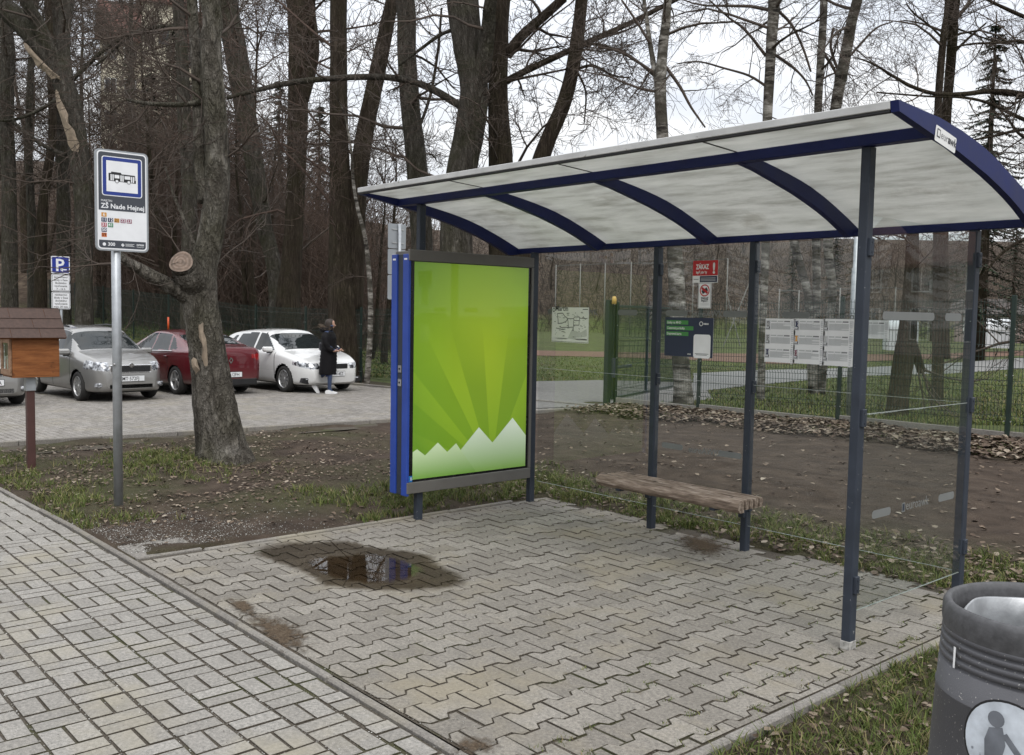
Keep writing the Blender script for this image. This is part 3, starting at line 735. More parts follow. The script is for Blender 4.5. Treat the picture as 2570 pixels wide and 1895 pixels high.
def m_poster():
    t = NT('poster_green'); tc = t.n('ShaderNodeTexCoord').outputs['UV']; s = t.n('ShaderNodeSeparateXYZ', {0: tc}); u, v = s.outputs[0], s.outputs[1]
    ang = t.math('ARCTAN2', t.math('SUBTRACT', u, 0.68), t.math('ADD', v, 0.0))
    a01 = t.math('MULTIPLY_ADD', ang, 0.31831, 0.5)                      # -90..90 deg -> 0..1
    D, L_ = (0, 0, 0), (1, 1, 1)
    d = lambda uu, vv=0.65: (math.atan2(uu-0.68, vv)/math.pi+0.5)
    rays = t.ramp(a01, [(0, L_), (d(0.0, 0.22), L_), (d(0.0, 0.22)+.001, D), (d(0.0, 0.36), D), (d(0.0, 0.36)+.001, L_), (d(0.0, 0.50), L_), (d(0, 0.50)+.001, D), (d(0.11), D), (d(0.11)+.001, L_), (d(0.33), L_), (d(0.33)+.001, D), (d(0.585), D), (d(0.585)+.001, L_), (d(0.81), L_), (d(0.81)+.001, D), (d(1.12), D), (d(1.12)+.001, L_), (1, L_)])
    fade = t.n('ShaderNodeMapRange', {'Value': v, 'From Min': 0.72, 'From Max': 0.42}).outputs[0]
    rf = t.math('MULTIPLY', fade, t.math('SUBTRACT', 1.0, rays))
    dx, dy = t.math('SUBTRACT', u, 0.62), t.math('SUBTRACT', v, 0.60)
    rad = t.math('SQRT', t.math('ADD', t.math('MULTIPLY', dx, dx), t.math('MULTIPLY', t.math('MULTIPLY', dy, dy), 1.3)))
    base = t.ramp(t.math('ADD', rad, t.math('MULTIPLY', t.noise(tc, 9, 3), 0.05)), [(0.08, srgb(172, 200, 40)), (0.45, srgb(146, 182, 40)), (0.80, srgb(100, 142, 34))])
    c = t.mix(t.math('MULTIPLY', rf, 0.42), base, srgb(96, 140, 26))
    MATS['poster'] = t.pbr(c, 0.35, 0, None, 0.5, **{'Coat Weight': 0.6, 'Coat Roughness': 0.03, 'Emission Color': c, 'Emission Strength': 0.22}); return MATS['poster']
def m_mount(name, z_lo, z_hi, top, bot):
    t = NT(name); s = t.n('ShaderNodeSeparateXYZ', {0: t.n('ShaderNodeTexCoord').outputs['UV']})
    f = t.n('ShaderNodeMapRange', {'Value': s.outputs[1], 'From Min': z_lo, 'From Max': z_hi}).outputs[0]
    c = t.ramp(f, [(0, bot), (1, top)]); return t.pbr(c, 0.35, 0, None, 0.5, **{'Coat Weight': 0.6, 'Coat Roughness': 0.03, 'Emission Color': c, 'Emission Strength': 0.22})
PY0, PY1, PZ0, PZ1 = 4.371, 5.589, 0.346, 2.094; PW, PH = PY1-PY0, PZ1-PZ0
ps = Flat((-6.2115, PY0, PZ0), (0, 1, 0), (0, 0, 1), 0.0008); uvs = []
def pp(pts, mt, l): ps.fpoly([(u*PW, v*PH) for u, v in pts], mt, l); uvs.extend(pts)
pp([(0, 0), (1, 0), (1, 1), (0, 1)], m_poster(), 0)
pp([(0.40, 0), (1, 0), (1, 0.157), (0.87, 0.252), (0.685, 0.136), (0.56, 0.218), (0.405, 0.118)], m_mount('poster_peaks', 0.0, 0.22, (0.72, 0.82, 0.66), srgb(120, 160, 72)), 1)
pp([(0, 0), (0.54, 0), (0.36, 0.15), (0.285, 0.113), (0.205, 0.162), (0.1, 0.107), (0.035, 0.14), (0, 0.128)], m_mount('poster_near_peaks', 0.0, 0.155, srgb(200, 218, 178), srgb(108, 152, 60)), 2)
po = ap(ps, 'poster')
uvl = po.data.uv_layers.new(name='print')
for lp in po.data.loops: uvl.data[lp.index].uv = uvs[lp.vertex_index]
f2 = Flat((-6.2108, 4.314, 0.328), (0, 1, 0), (0, 0, 1)); f2.rect(0, 0, 0.056, 0.05, ink('badge_blue', srgb(30, 110, 175)), 0); f2.text(0.006, 0.014, '3 B', 0.036, W_, 1); ap(f2, 'number_badge')

# ------------------------------------------------------------------ bench
def m_wood(name, a, b, c, scale=(1, 9, 9), rough=0.8):
    t = NT(name); v = t.coord('Object', scale); n = t.noise(v, 3.2, 7, 0.65); k = t.noise(t.coord('Object'), 7, 4)
    col = t.ramp(n, [(0.28, a), (0.52, b), (0.75, c)]); col = t.mix(t.ramp(k, [(0.64, (0, 0, 0)), (0.72, (0.8, 0.8, 0.8))]), col, mul(a, 0.5))
    return t.pbr(col, rough, 0, t.bump(n, 0.5, 0.006), 0.3)
M_WOOD = m_wood('weathered_bench_wood', (0.055, 0.038, 0.028), (0.25, 0.19, 0.148), (0.52, 0.44, 0.375), (1.5, 14, 14))
B0 = np.array([-4.43, 5.55, 0.0]); bench = empty('bench', B0); tag(bench, 'slatted bench of worn pale timber fixed to the shelter back posts', 'bench')
ys_ = [5.366, 5.430, 5.484, 5.538, 5.592]; wd_ = [0.044, 0.035, 0.035, 0.035, 0.035]
for k, (y, wv) in enumerate(zip(ys_, wd_)):
    m = MB(); n = 26; x0, x1 = -5.09+0.012*random.random()-(0.02 if k == 0 else 0), -3.775+0.012*random.random()
    th = 0.088 if k == 0 else 0.07
    if k == 0: prof = [(wv, 0), (wv, -th), (0.006, -th), (-0.022, -th*0.72), (-0.028, -th*0.45), (-0.018, -th*0.16), (0.0, -0.01), (0.02, 0.001)]
    else: prof = [(wv, -0.013), (wv-0.003, -0.005), (wv-0.010, 0), (0.010, 0), (0.003, -0.005), (0, -0.013), (0, -th), (wv, -th)]
    if k == 4: prof = [(wv+0.004, -0.02), (wv-0.01, -0.002), (wv-0.02, 0), (0.004, 0), (0, -0.004), (0, -th), (wv, -th)]
    a = sum(prof[i][0]*prof[(i+1) % len(prof)][1]-prof[(i+1) % len(prof)][0]*prof[i][1] for i in range(len(prof)))
    if a < 0: prof = prof[::-1]
    np_ = len(prof)
    for i in range(n+1):
        x = x0+(x1-x0)*i/n
        for (dy, dz) in prof:
            e = 0.0022 if k else 0.004
            m.v.append((x, y+dy+random.uniform(-e, e)*(0.4 if dz < -0.05 else 1), 0.452+dz+random.uniform(-e, e)*0.7))
    for i in range(n):
        for j in range(np_): m.f.append((i*np_+j, i*np_+(j+1) % np_, (i+1)*np_+(j+1) % np_, (i+1)*np_+j)); m.mi.append(0)
    m.f.append(tuple(reversed(range(np_)))); m.mi.append(0); m.f.append(tuple(n*np_+j for j in range(np_))); m.mi.append(0)
    m.f = [f[::-1] for f in m.f]
    rebase(m, B0).build('slat', M_WOOD, bench)
for x in (-4.93, -4.038):
    m = MB(); m.cbox(x+0.003, x+0.047, 5.375, 5.752, 0.345, 0.376, 0.003); m.cbox(x+0.003, x+0.047, 5.72, 5.752, 0.25, 0.35, 0.003); rebase(m, B0).build('bracket', M_POST, bench)

# ------------------------------------------------------------------ notices on the glass (each its own sheet)
LG = ink('print_light_grey', (0.56, 0.57, 0.58)); MG = ink('print_mid_grey', (0.22, 0.22, 0.23)); PAPER = ink('paper_white', (0.88, 0.88, 0.89))
RED = ink('print_red', srgb(190, 28, 34)); NAVYI = ink('print_navy', srgb(38, 46, 72)); GRN = ink('print_green', srgb(70, 140, 72))
def on_glass(x0, y0, x1, y1):
    """sheet spanning those picture corners, on the inner face of the back glass"""
    a, b = on_plane(x0, y0, 1, GY-0.003), on_plane(x1, y1, 1, GY-0.003)
    return Flat((a[0], GY-0.003, b[2]), (1, 0, 0), (0, 0, 1)), b[0]-a[0], a[2]-b[2]
def sheet_obj(fl, name, label, cat, W, H, group=None):
    back = MB(); back.mat(PAPER); back.box(0, W, 0.0002, 0.0012, 0, H)
    o = fl.o.copy(); rebase(fl, o); root = back.build(name); root.location = o
    fl.build('print', parent=root); return tag(root, label, cat, group)
# route map
fl, W, H = on_glass(1386, 771, 1476, 862)
fl.rect(0, 0, W, H, PAPER, 0); fl.rect(0, 0.012*H, W, 0.022*H, K_, 1); fl.ring(0.05*W, 0.925*H, 0.012, 0.02, K_, 1, 14, 0.7); fl.text(0.085*W, 0.90*H, 'Martin', 0.062, K_, 1, bold=0.001)
fl.rect(0.84*W, 0.935*H, 0.98*W, 0.955*H, K_, 1)
rr = random.Random(3)
nodes = [(0.15, 0.82), (0.30, 0.83), (0.36, 0.74), (0.44, 0.68), (0.40, 0.60), (0.30, 0.55), (0.18, 0.53), (0.17, 0.66)]
for a, b in zip(nodes, nodes[1:]+nodes[:1]): fl.bar(a[0]*W, a[1]*H, b[0]*W, b[1]*H, 0.008, MG, 1)
for a, b in (((.44, .68), (.60, .68)), ((.60, .68), (.62, .73)), ((.62, .73), (.76, .73)), ((.76, .73), (.76, .63)), ((.76, .63), (.62, .63)), ((.62, .63), (.60, .68)), ((.60, .63), (.60, .35)), ((.60, .50), (.75, .50)), ((.75, .63), (.75, .50)), ((.76, .70), (.97, .69)), ((.85, .75), (.92, .66)), ((.44, .68), (.47, .40)), ((.25, .42), (.60, .44)), ((.12, .40), (.35, .36))):
    fl.bar(a[0]*W, a[1]*H, b[0]*W, b[1]*H, 0.007, MG, 1)
for i in range(75): 
    x, y = rr.uniform(.05, .92)*W, rr.uniform(.12, .86)*H; fl.rect(x, y, x+rr.uniform(.01, .06)*W, y+0.006, MG if rr.random() < .5 else LG, 1)
fl.fpoly([(0.45*W, 0.12*H), (0.62*W, 0.10*H), (0.97*W, 0.2*H), (0.95*W, 0.4*H), (0.8*W, 0.3*H), (0.55*W, 0.36*H)], ink('print_pale', (0.62, 0.63, 0.63)), 0.5)
fl.rrect(0.14*W, 0.05*H, 0.44*W, 0.16*H, 0.02, PAPER, 1.5); fl.rrect(0.66*W, 0.05*H, 0.96*W, 0.15*H, 0.02, PAPER, 1.5)
for i in range(6): fl.rect(0.17*W, (0.065+0.014*i)*H, rr.uniform(.3, .42)*W, (0.069+0.014*i)*H, LG, 2); fl.rect(0.69*W, (0.06+0.013*i)*H, rr.uniform(.8, .94)*W, (0.064+0.013*i)*H, LG, 2)
sheet_obj(fl, 'route_map', 'white route map sheet stuck to the glass beside the poster case', 'map', W, H)
# red prohibition sticker with info strip
fl, W, H = on_glass(1740, 655, 1801, 709)
fl.rect(0, 0.32*H, W, H, RED, 1); fl.rect(0, 0, 0.28*W, 0.30*H, PAPER, 1); fl.rect(0.29*W, 0.02*H, 0.98*W, 0.30*H, NAVYI, 1)
fl.text(0.13*W, 0.62*H, 'ZÁKAZ', 0.30*H, W_, 2, bold=0.0022, xs=0.72); fl.text(0.78*W, 0.42*H, '!', 0.66*H, W_, 2, bold=0.004); fl.text(0.13*W, 0.42*H, 'lepiť plagáty', 0.17*H, W_, 2, bold=0.001, xs=0.75)
for i in range(3): fl.rect(0.33*W, (0.08+0.06*i)*H, 0.92*W, (0.10+0.06*i)*H, LG, 2)
fl.rect(0.04*W, 0.14*H, 0.24*W, 0.17*H, MG, 2)
sheet_obj(fl, 'notice_sticker', 'red ZÁKAZ! sticker high on the middle glass pane', 'sticker', W, H)
# no smoking sticker
fl, W, H = on_glass(1753, 710, 1784, 774)
fl.rect(0, 0, W, H, PAPER, 0); 
for e in ((0.02, 0.02, 0.98, 0.028), (0.02, 0.972, 0.98, 0.98), (0.02, 0.02, 0.045, 0.98), (0.955, 0.02, 0.98, 0.98)): fl.rect(e[0]*W, e[1]*H, e[2]*W, e[3]*H, K_, 1)
fl.bar(0.30*W, 0.62*H, 0.70*W, 0.76*H, 0.028, K_, 1); fl.ring(0.5*W, 0.70*H, 0.30*W, 0.37*W, RED, 2); fl.bar(0.28*W, 0.80*H, 0.72*W, 0.60*H, 0.018, RED, 3)
fl.text(0.5*W, 0.36*H, 'ZÁKAZ', 0.11*H, K_, 1, 'CENTER', 0.001); fl.text(0.5*W, 0.26*H, 'FAJČIŤ', 0.11*H, K_, 1, 'CENTER', 0.001)
for i in range(3): fl.rect(0.15*W, (0.12+0.03*i)*H, 0.85*W, (0.128+0.03*i)*H, LG, 1)
sheet_obj(fl, 'smoking_ban_sticker', 'narrow white no smoking sticker below the red one', 'sticker', W, H)
# blue ticket poster
fl, W, H = on_glass(1670, 796, 1788, 899)
fl.rect(0, 0, W, H, NAVYI, 1)
for i, (tx, ww) in enumerate((('Lístky na MHD', 0.46), ('Cestovné poriadky', 0.57), ('Dopravná karta', 0.47))):
    y = (0.82-0.145*i)*H; fl.rect(0.03*W, y, (0.03+ww)*W, y+0.105*H, GRN, 2); fl.text(0.045*W, y+0.022*H, tx, 0.088*H, W_, 3, bold=0.0006, xs=0.86)
fl.text(0.80*W, 0.83*H, 'UBIAN', 0.055*H, W_, 2, bold=0.001); fl.ring(0.755*W, 0.85*H, 0.012, 0.018, W_, 2, 14)
fl.rrect(0.61*W, -0.02*H, 0.955*W, 0.58*H, 0.02, PAPER, 2); fl.rect(0.645*W, 0.085*H, 0.92*W, 0.10*H, MG, 3); fl.rect(0.67*W, 0.055*H, 0.89*W, 0.07*H, MG, 3)
fl.text(0.49*W, 0.055*H, 'DPMM', 0.04*H, W_, 2, bold=0.0006)
sheet_obj(fl, 'ticket_poster', 'dark blue ticket poster with three green text bars on the middle pane', 'poster', W, H)
# timetables
def timetable(px0, py0, px1, py1, label, rows, nums, tint):
    fl, W, H = on_glass(px0, py0, px1, py1); fl.rect(0, 0, W, H, PAPER, 0); h = H/rows*0.97
    for r in range(rows):
        y1 = H-r*h-0.012; y0 = y1-h+0.03
        fl.rect(0.01*W, y0, 0.17*W, y1, ink('print_wash', (0.66, 0.665, 0.69)), 0.5); fl.rect(0.86*W, y0+0.3*h, 0.985*W, y1, ink('print_wash', (0.66, 0.665, 0.69)), 0.5)
        fl.rect(0.045*W, y1-0.045, 0.135*W, y1-0.006, tint[r], 1); fl.text(0.09*W, y1-0.037, nums[r], 0.034, W_, 2, 'CENTER')
        for c in range(3): fl.rect((0.19+0.22*c)*W, y1-0.012, (0.38+0.22*c)*W, y1-0.003, MG if c == 2 else LG, 1)
        n = 11
        for i in range(n):
            yy_ = y1-0.022-(y1-y0-0.03)*i/(n-1); fl.rect(0.185*W, yy_-0.0016, (0.84 if rr.random() < .8 else .6)*W, yy_+0.0016, LG, 1)
        for c in range(1, 3): fl.rect((0.18+0.22*c)*W, y0+0.02, (0.188+0.22*c)*W, y1-0.012, LG, 1.2)
        for i in range(7): fl.rect(0.875*W, y1-0.02-i*0.014, rr.uniform(.92, .98)*W, y1-0.014-i*0.014, LG, 1)
        fl.rect(0.02*W, y0+0.006, 0.15*W, y0+0.012, MG, 1); fl.rect(0.12*W, y0+0.012, 0.15*W, y0+0.024, K_, 1)
    sheet_obj(fl, 'timetable', label, 'timetable', W, H)
DB = ink('badge_navy', srgb(35, 40, 80)); OR = ink('badge_orange', srgb(225, 160, 60)); PU = ink('badge_plum', srgb(120, 50, 75))
timetable(1922, 799, 1993, 912, 'timetable sheet nearest the bench, first of three abutting columns on the glass', 3, ('6', '22', '11'), (MG, MG, DB))
timetable(1993.6, 799.6, 2067, 916, 'middle timetable sheet of three, with an orange number in its centre', 3, ('12', '21', '23'), (DB, OR, PU))
timetable(2067.6, 800, 2139, 921, 'timetable sheet partly hidden by the front corner post, last of three columns', 3, ('23', '31', '41'), (MG, LG, MG))
timetable(2165, 803, 2229, 851, 'single small timetable sheet seen past the corner post', 1, ('50',), (PU,))

# ------------------------------------------------------------------ bus stop sign
M_GALV = plain('galvanised_steel', (0.40, 0.42, 0.44), 0.45, 0.55, 0.14, 12, 0.03)
M_SIGNB = plain('sign_back_grey', srgb(150, 154, 158), 0.5, 0.3, 0.06, 6)
SGN = np.array([-8.335, 2.775, terrain(-8.3, 2.8)])
sgn = empty('bus_stop_sign', SGN); tag(sgn, 'tall bus stop sign with a blue bus symbol on a galvanised pole', 'sign')
m = MB(); m.tube([SGN-[0, 0, .1], SGN+[0, 0, 2.93]], 0.038, 16); rebase(m, SGN).build('pole', M_GALV, sgn, True)
m = MB(); m.tube([SGN+[.04, -.045, 1.22], SGN+[.04, -.03, 1.22]], 0.01, 8); rebase(m, SGN).build('screw', M_BOLT, sgn)
SX = -8.285; y0s, y1s, z0s, z1s = 2.597, 3.035, 2.163, 3.004
def rounded(x0, y0, x1, y1, r, n=5):
    pts = []
    for cx, cyy, a0 in ((x1-r, y0+r, -90), (x1-r, y1-r, 0), (x0+r, y1-r, 90), (x0+r, y0+r, 180)):
        for k in range(n+1): a = math.radians(a0+90*k/n); pts.append((cx+r*math.cos(a), cyy+r*math.sin(a)))
    return pts
m = MB(); yz_prism(m, rounded(y0s, z0s, y1s, z1s, 0.04), SX-0.022, SX); rebase(m, SGN).build('plate', M_SIGNB, sgn)
fl = Flat((SX+0.0005, y0s, z0s), (0, 1, 0), (0, 0, 1)); W, H = y1s-y0s, z1s-z0s
SW = ink('sign_white', (0.76, 0.77, 0.79)); SD = ink('sign_charcoal', srgb(62, 66, 74)); SB = ink('sign_blue', srgb(28, 52, 130)); SK = ink('sign_black', (0.012, 0.012, 0.014))
V = lambda v: (1-v)*H
fl.rrect(0.035*W, V(0.985), 0.965*W, V(0.015), 0.03, SW, 0)
fl.rrect(0.058*W, V(0.60), 0.942*W, V(0.027), 0.024, SD, 1); fl.rect(0.058*W, V(0.60), 0.942*W, V(0.52), SD, 1.5)
fl.rrect(0.12*W, V(0.455), 0.88*W, V(0.065), 0.022, SW, 2); fl.rrect(0.138*W, V(0.447), 0.862*W, V(0.073), 0.016, SB, 3); fl.rect(0.205*W, V(0.412), 0.795*W, V(0.108), SW, 4)
bx = lambda u: (0.245+0.515*u)*W
bz = lambda q: V(0.318)+q*0.098*H
fl.fpoly([(bx(0), bz(.12)), (bx(1), bz(.05)), (bx(1), bz(.62)), (bx(.96), bz(.86)), (bx(.47), bz(.88)), (bx(.45), bz(1.02)), (bx(.10), bz(1.05)), (bx(.09), bz(.92)), (bx(0), bz(.9))], SK, 5)
for u0, u1, q0, q1 in ((.07, .115, .16, .78), (.14, .185, .16, .78), (.215, .39, .42, .76), (.43, .475, .14, .76), (.50, .545, .14, .76), (.58, .79, .40, .73), (.815, .86, .13, .72), (.885, .93, .12, .72), (.955, .985, .35, .72)): fl.rect(bx(u0), bz(q0), bx(u1), bz(q1), SW, 6)
for u in (.30, .735): fl.disc(bx(u), bz(.12), 0.0155, SK, 7); fl.disc(bx(u), bz(.12), 0.0115, SW, 8)
fl.text(0.10*W, V(0.515), 'MARTIN', 0.025, SW, 2); fl.text(0.10*W, V(0.578), 'ZŠ Nade Hejnej', 0.0555, SW, 2, bold=0.0012)
def badge(u, v, n, mt, tm=None): fl.rrect(u*W, V(v+0.021), (u+0.098)*W, V(v-0.021), 0.004, mt, 2); fl.text((u+0.049)*W, V(v+0.013), n, 0.037, tm or SW, 3, 'CENTER', 0.0006)
b_or = ink('badge_amber', srgb(200, 145, 70)); b_nv = ink('badge_dark_navy', srgb(30, 38, 75)); b_rd = ink('badge_red', srgb(165, 60, 75)); b_pl = ink('badge_wine', srgb(130, 50, 78)); b_gr = ink('badge_green', srgb(70, 130, 95)); b_in = ink('badge_indigo', srgb(60, 50, 80)); b_o2 = ink('badge_rust', srgb(205, 110, 50))
for u, v, n, mt, tm in ((.105, .645, '6', b_or, None), (.105, .695, '11', b_nv, None), (.225, .695, '12', b_nv, None), (.343, .695, '21', b_or, SK), (.461, .695, '22', b_pl, None), (.577, .695, '23', b_pl, None), (.105, .745, '31', b_rd, None), (.225, .745, '41', b_gr, None), (.105, .795, '50', b_in, None), (.105, .845, '59', b_o2, SK)): badge(u, v, n, mt, tm)
fl.rrect(0.058*W, V(0.972), 0.942*W, V(0.895), 0.024, SD, 1); fl.rect(0.058*W, V(0.92), 0.942*W, V(0.895), SD, 1.5)
fl.disc(0.155*W, V(0.937), 0.014, SW, 2, 12); fl.text(0.22*W, V(0.95), '300', 0.04, SW, 2, bold=0.0008)
for dx, dy in ((-1, 0), (1, 0), (0, -1), (0, 1)): fl.disc(0.50*W+dx*0.007, V(0.937)+dy*0.007, 0.0065, SW, 2, 10)
for i in range(3): fl.rect(0.55*W, V(0.925+0.010*i)-0.0015, (0.72-0.03*(i % 2))*W, V(0.925+0.010*i)+0.0015, SW, 2)
fl.text(0.765*W, V(0.937), 'DPMM', 0.022, SW, 2, bold=0.0006); fl.text(0.765*W, V(0.955), 'TRANSPORT', 0.011, SW, 2)
rebase(fl, SGN).build('sign_face', parent=sgn)

# ------------------------------------------------------------------ parking sign with two text plates
P_ = at_depth(152, 700, 24.7); PX = P_[0]; gzp = terrain(PX, P_[1])
PS = np.array([PX, P_[1], gzp]); psn = empty('parking_sign', PS); tag(psn, 'blue parking sign with arrow above two white text plates on a pole', 'sign')
Yp = lambda px: on_plane(px, 700, 0, PX)[1]
Zp = lambda py: on_plane(152, py, 0, PX)[2]
m = MB(); m.tube([(PX-0.05, Yp(154), gzp-.1), (PX-0.05, Yp(154), Zp(650))], 0.032, 10); rebase(m, PS).build('pole', M_GALV, psn, True)
for k, (a, b) in enumerate(((643, 687), (688.5, 731.5), (733, 776))):
    ya, yb_, za, zb = Yp(128.5), Yp(176), Zp(b), Zp(a)
    m = MB(); yz_prism(m, rounded(ya, za, yb_, zb, 0.03, 3), PX-0.015, PX); pl = rebase(m, PS).build('plate', M_SIGNB, psn)
    fl = Flat((PX+0.001, ya, za), (0, 1, 0), (0, 0, 1), 0.001); W, H = yb_-ya, zb-za
    if k == 0:
        fl.rrect(0.01*W, 0.01*H, 0.99*W, 0.99*H, 0.03, SW, 0, 3); fl.rrect(0.055*W, 0.055*H, 0.945*W, 0.945*H, 0.02, ink('road_sign_blue', srgb(20, 45, 140)), 1, 3)
        fl.text(0.21*W, 0.16*H, 'P', 0.98*H, SW, 2, bold=0.008); fl.bar(0.52*W, 0.24*H, 0.83*W, 0.24*H, 0.03, SW, 2); fl.bar(0.50*W, 0.24*H, 0.62*W, 0.33*H, 0.03, SW, 2); fl.bar(0.50*W, 0.24*H, 0.62*W, 0.15*H, 0.03, SW, 2)
    else:
        fl.rrect(0.01*W, 0.01*H, 0.99*W, 0.99*H, 0.03, SW, 0, 3); fl.rrect(0.04*W, 0.04*H, 0.96*W, 0.96*H, 0.02, SK, 1, 3); fl.rrect(0.06*W, 0.06*H, 0.94*W, 0.94*H, 0.018, SW, 2, 3)
        tx = ('zamestnanci', 'školy v čase', 'školského', 'vyučovania', '7 - 16 h') if k == 1 else ('návštevníci', 'školy v čase', 'školského', 'vyučovania', 'max. 30 min.')
        for i, s in enumerate(tx): fl.text(0.5*W, (0.79-0.175*i)*H, s, 0.155*H, SK, 3, 'CENTER', 0.001)
    rebase(fl, PS).build('printed_face', parent=pl)

# ------------------------------------------------------------------ road sign seen from behind
Q = np.array([kerb_x(8.5)+0.12, 8.62, 0.0]); Q[2] = terrain(Q[0], Q[1]); rs = empty('road_sign', Q)
tag(rs, 'grey backs of three stacked sign plates on a pole behind the poster case', 'sign')
Yq = lambda px: on_plane(px, 660, 0, Q[0])[1]
Zq = lambda py: on_plane(996, py, 0, Q[0])[2]
m = MB(); m.tube([(Q[0]+0.04, Yq(999), Q[2]-.1), (Q[0]+0.04, Yq(999), Zq(562))], 0.028, 10); rebase(m, Q).build('pole', M_GALV, rs, True)
for a, b in ((562, 624), (626, 689), (691, 752)):
    m = MB(); yz_prism(m, rounded(Yq(974), Zq(b), Yq(1018), Zq(a), 0.025, 3), Q[0]-0.012, Q[0]); pl = rebase(m, Q).build('plate', M_SIGNB, rs)
    for py in (a+14, b-14):
        m = MB(); m.mat(M_BOLT); m.box(Q[0]+0.001, Q[0]+0.012, Yq(983), Yq(1012), Zq(py)-0.008, Zq(py)+0.008); rebase(m, Q).build('clamp', parent=pl)

# ------------------------------------------------------------------ wooden book box on a post
M_OILWOOD = m_wood('oiled_orange_wood', (0.13, 0.042, 0.012), (0.235, 0.085, 0.026), (0.32, 0.13, 0.045), (9, 1.2, 9), 0.55)
M_BROWNP = plain('brown_painted_steel', srgb(74, 48, 44), 0.5, 0.0, 0.15, 8)
M_SHING = plain('dark_brown_shingle', srgb(78, 63, 57), 0.9, 0, 0.22, 30, 0.5, bscale=160)
HX = -11.06; H0 = np.array([-11.19, 2.80, terrain(-11.2, 2.8)]); hb = empty('book_box', H0); tag(hb, 'small wooden book box with shingled gable roof on a brown post', 'book box')
hy = lambda px: on_plane(px, 900, 0, HX)[1]
hz = lambda py: on_plane(90, py, 0, HX)[2]
yl, yr, zb0, zt0 = hy(31), hy(149), hz(943), hz(846)
dpt = 0.42
m = MB(); m.box(HX-dpt, HX-0.022, yl+0.022, yr-0.022, zb0, zt0); rebase(m, H0).build('inner_box', plain('box_inside', (0.05, 0.03, 0.02), 0.9), hb)
nb_ = 3
for i in range(nb_):
    z0_, z1_ = zb0+(zt0-zb0)*i/nb_, zb0+(zt0-zb0)*(i+1)/nb_
    m = MB(); m.cbox(HX-0.02, HX+random.uniform(0, .0012), yl, yr, z0_+0.0006, z1_-0.0006, 0.0015); rebase(m, H0).build('board', M_OILWOOD, hb)
m = MB(); m.cbox(HX-dpt, HX-0.021, yr-0.02, yr, zb0, zt0, 0.002); rebase(m, H0).build('side_board', M_OILWOOD, hb)
m = MB(); m.cbox(HX-dpt, HX, yl-0.0, yr, zb0-0.018, zb0-0.001, 0.003); rebase(m, H0).build('floor_board', M_OILWOOD, hb)
dr = MB()      # glazed door on the pavement side
for x0, x1, z0_, z1_ in ((HX-dpt, HX-dpt+0.07, zb0, zt0), (HX-0.09, HX-0.021, zb0, zt0), (HX-dpt+0.07, HX-0.09, zb0, zb0+0.07), (HX-dpt+0.07, HX-0.09, zt0-0.07, zt0)): dr.cbox(x0, x1, yl-0.022, yl, z0_+0.002, z1_-0.002, 0.003)
dob = rebase(dr, H0).build('door', m_wood('pale_door_wood', (0.16, 0.09, 0.05), (0.26, 0.16, 0.1), (0.34, 0.23, 0.16)), hb)
m = MB(); m.box(HX-dpt+0.07, HX-0.09, yl-0.012, yl-0.008, zb0+0.07, zt0-0.07); rebase(m, H0).build('pane', M_GLASS, dob)
for k, (xk, hk, ck) in enumerate(((0.10, .20, (.5, .5, .48)), (.14, .17, (.3, .05, .05)), (.18, .21, (.55, .5, .4)), (.23, .16, (.1, .15, .3)), (.28, .19, (.5, .48, .45)))):
    m = MB(); m.cbox(HX-dpt+xk, HX-dpt+xk+0.033, yl+0.0, yl+0.019, zb0+0.005, zb0+hk, 0.002); rebase(m, H0).build('book_spine', plain('book_%d' % k, ck, 0.6), hb)
# gable roof, ridge parallel to the long face
zr, ze = hz(775), hz(846)-0.004; xr = HX-dpt/2; ov = 0.075
slope = math.atan2(zr-ze, (HX+ov)-xr)
for sgn_ in (1, -1):
    Ls = math.hypot(zr-ze, HX+ov-xr)
    Mx = Matrix.Translation((xr, 0, zr)) @ Matrix.Rotation(slope if sgn_ > 0 else math.pi-slope, 4, 'Y')
    bd = MB(); vs_ = [(0, hy(-8), -0.022), (Ls, hy(-8), -0.022), (Ls, hy(162), -0.022), (0, hy(162), -0.022), (0, hy(-8), -0.004), (Ls, hy(-8), -0.004), (Ls, hy(162), -0.004), (0, hy(162), -0.004)]
    if sgn_ < 0: vs_ = [(a, b, -c) for a, b, c in vs_]
    bd.add([tuple(Mx @ Vector(p)) for p in vs_], [(0, 3, 2, 1), (4, 5, 6, 7), (0, 1, 5, 4), (1, 2, 6, 5), (2, 3, 7, 6), (3, 0, 4, 7)])
    rf = rebase(bd, H0).build('roof_slope', M_OILWOOD, hb)
    for r in range(3):
        cuts = [hy(-10)]+[hy(-10)+(hy(163)-hy(-10))*q for q in ((.24, .76), (.55,), (.2, .62))[r]]+[hy(163)]
        for a, b in zip(cuts, cuts[1:]):
            m = MB(); s0, s1 = Ls*r/3-0.01, Ls*(r+1)/3+0.012; e = 1 if sgn_ > 0 else -1
            zz = [(-0.002+0.006*0), (0.006)]
            vs_ = [(s0, a+.002, 0.001*e), (s1, a+.002, 0.008*e), (s1, b-.002, 0.008*e), (s0, b-.002, 0.001*e), (s0, a+.002, 0.004*e), (s1, a+.002, 0.013*e), (s1, b-.002, 0.013*e), (s0, b-.002, 0.004*e)]
            m.add([tuple(Mx @ Vector(p)) for p in vs_], [(0, 3, 2, 1), (4, 5, 6, 7), (0, 1, 5, 4), (1, 2, 6, 5), (2, 3, 7, 6), (3, 0, 4, 7)])
            rebase(m, H0).build('shingle', M_SHING, rf)
gm = MB(); M2 = Matrix(((1, 0, 0, 0), (0, 0, 1, 0), (0, 1, 0, 0), (0, 0, 0, 1)))
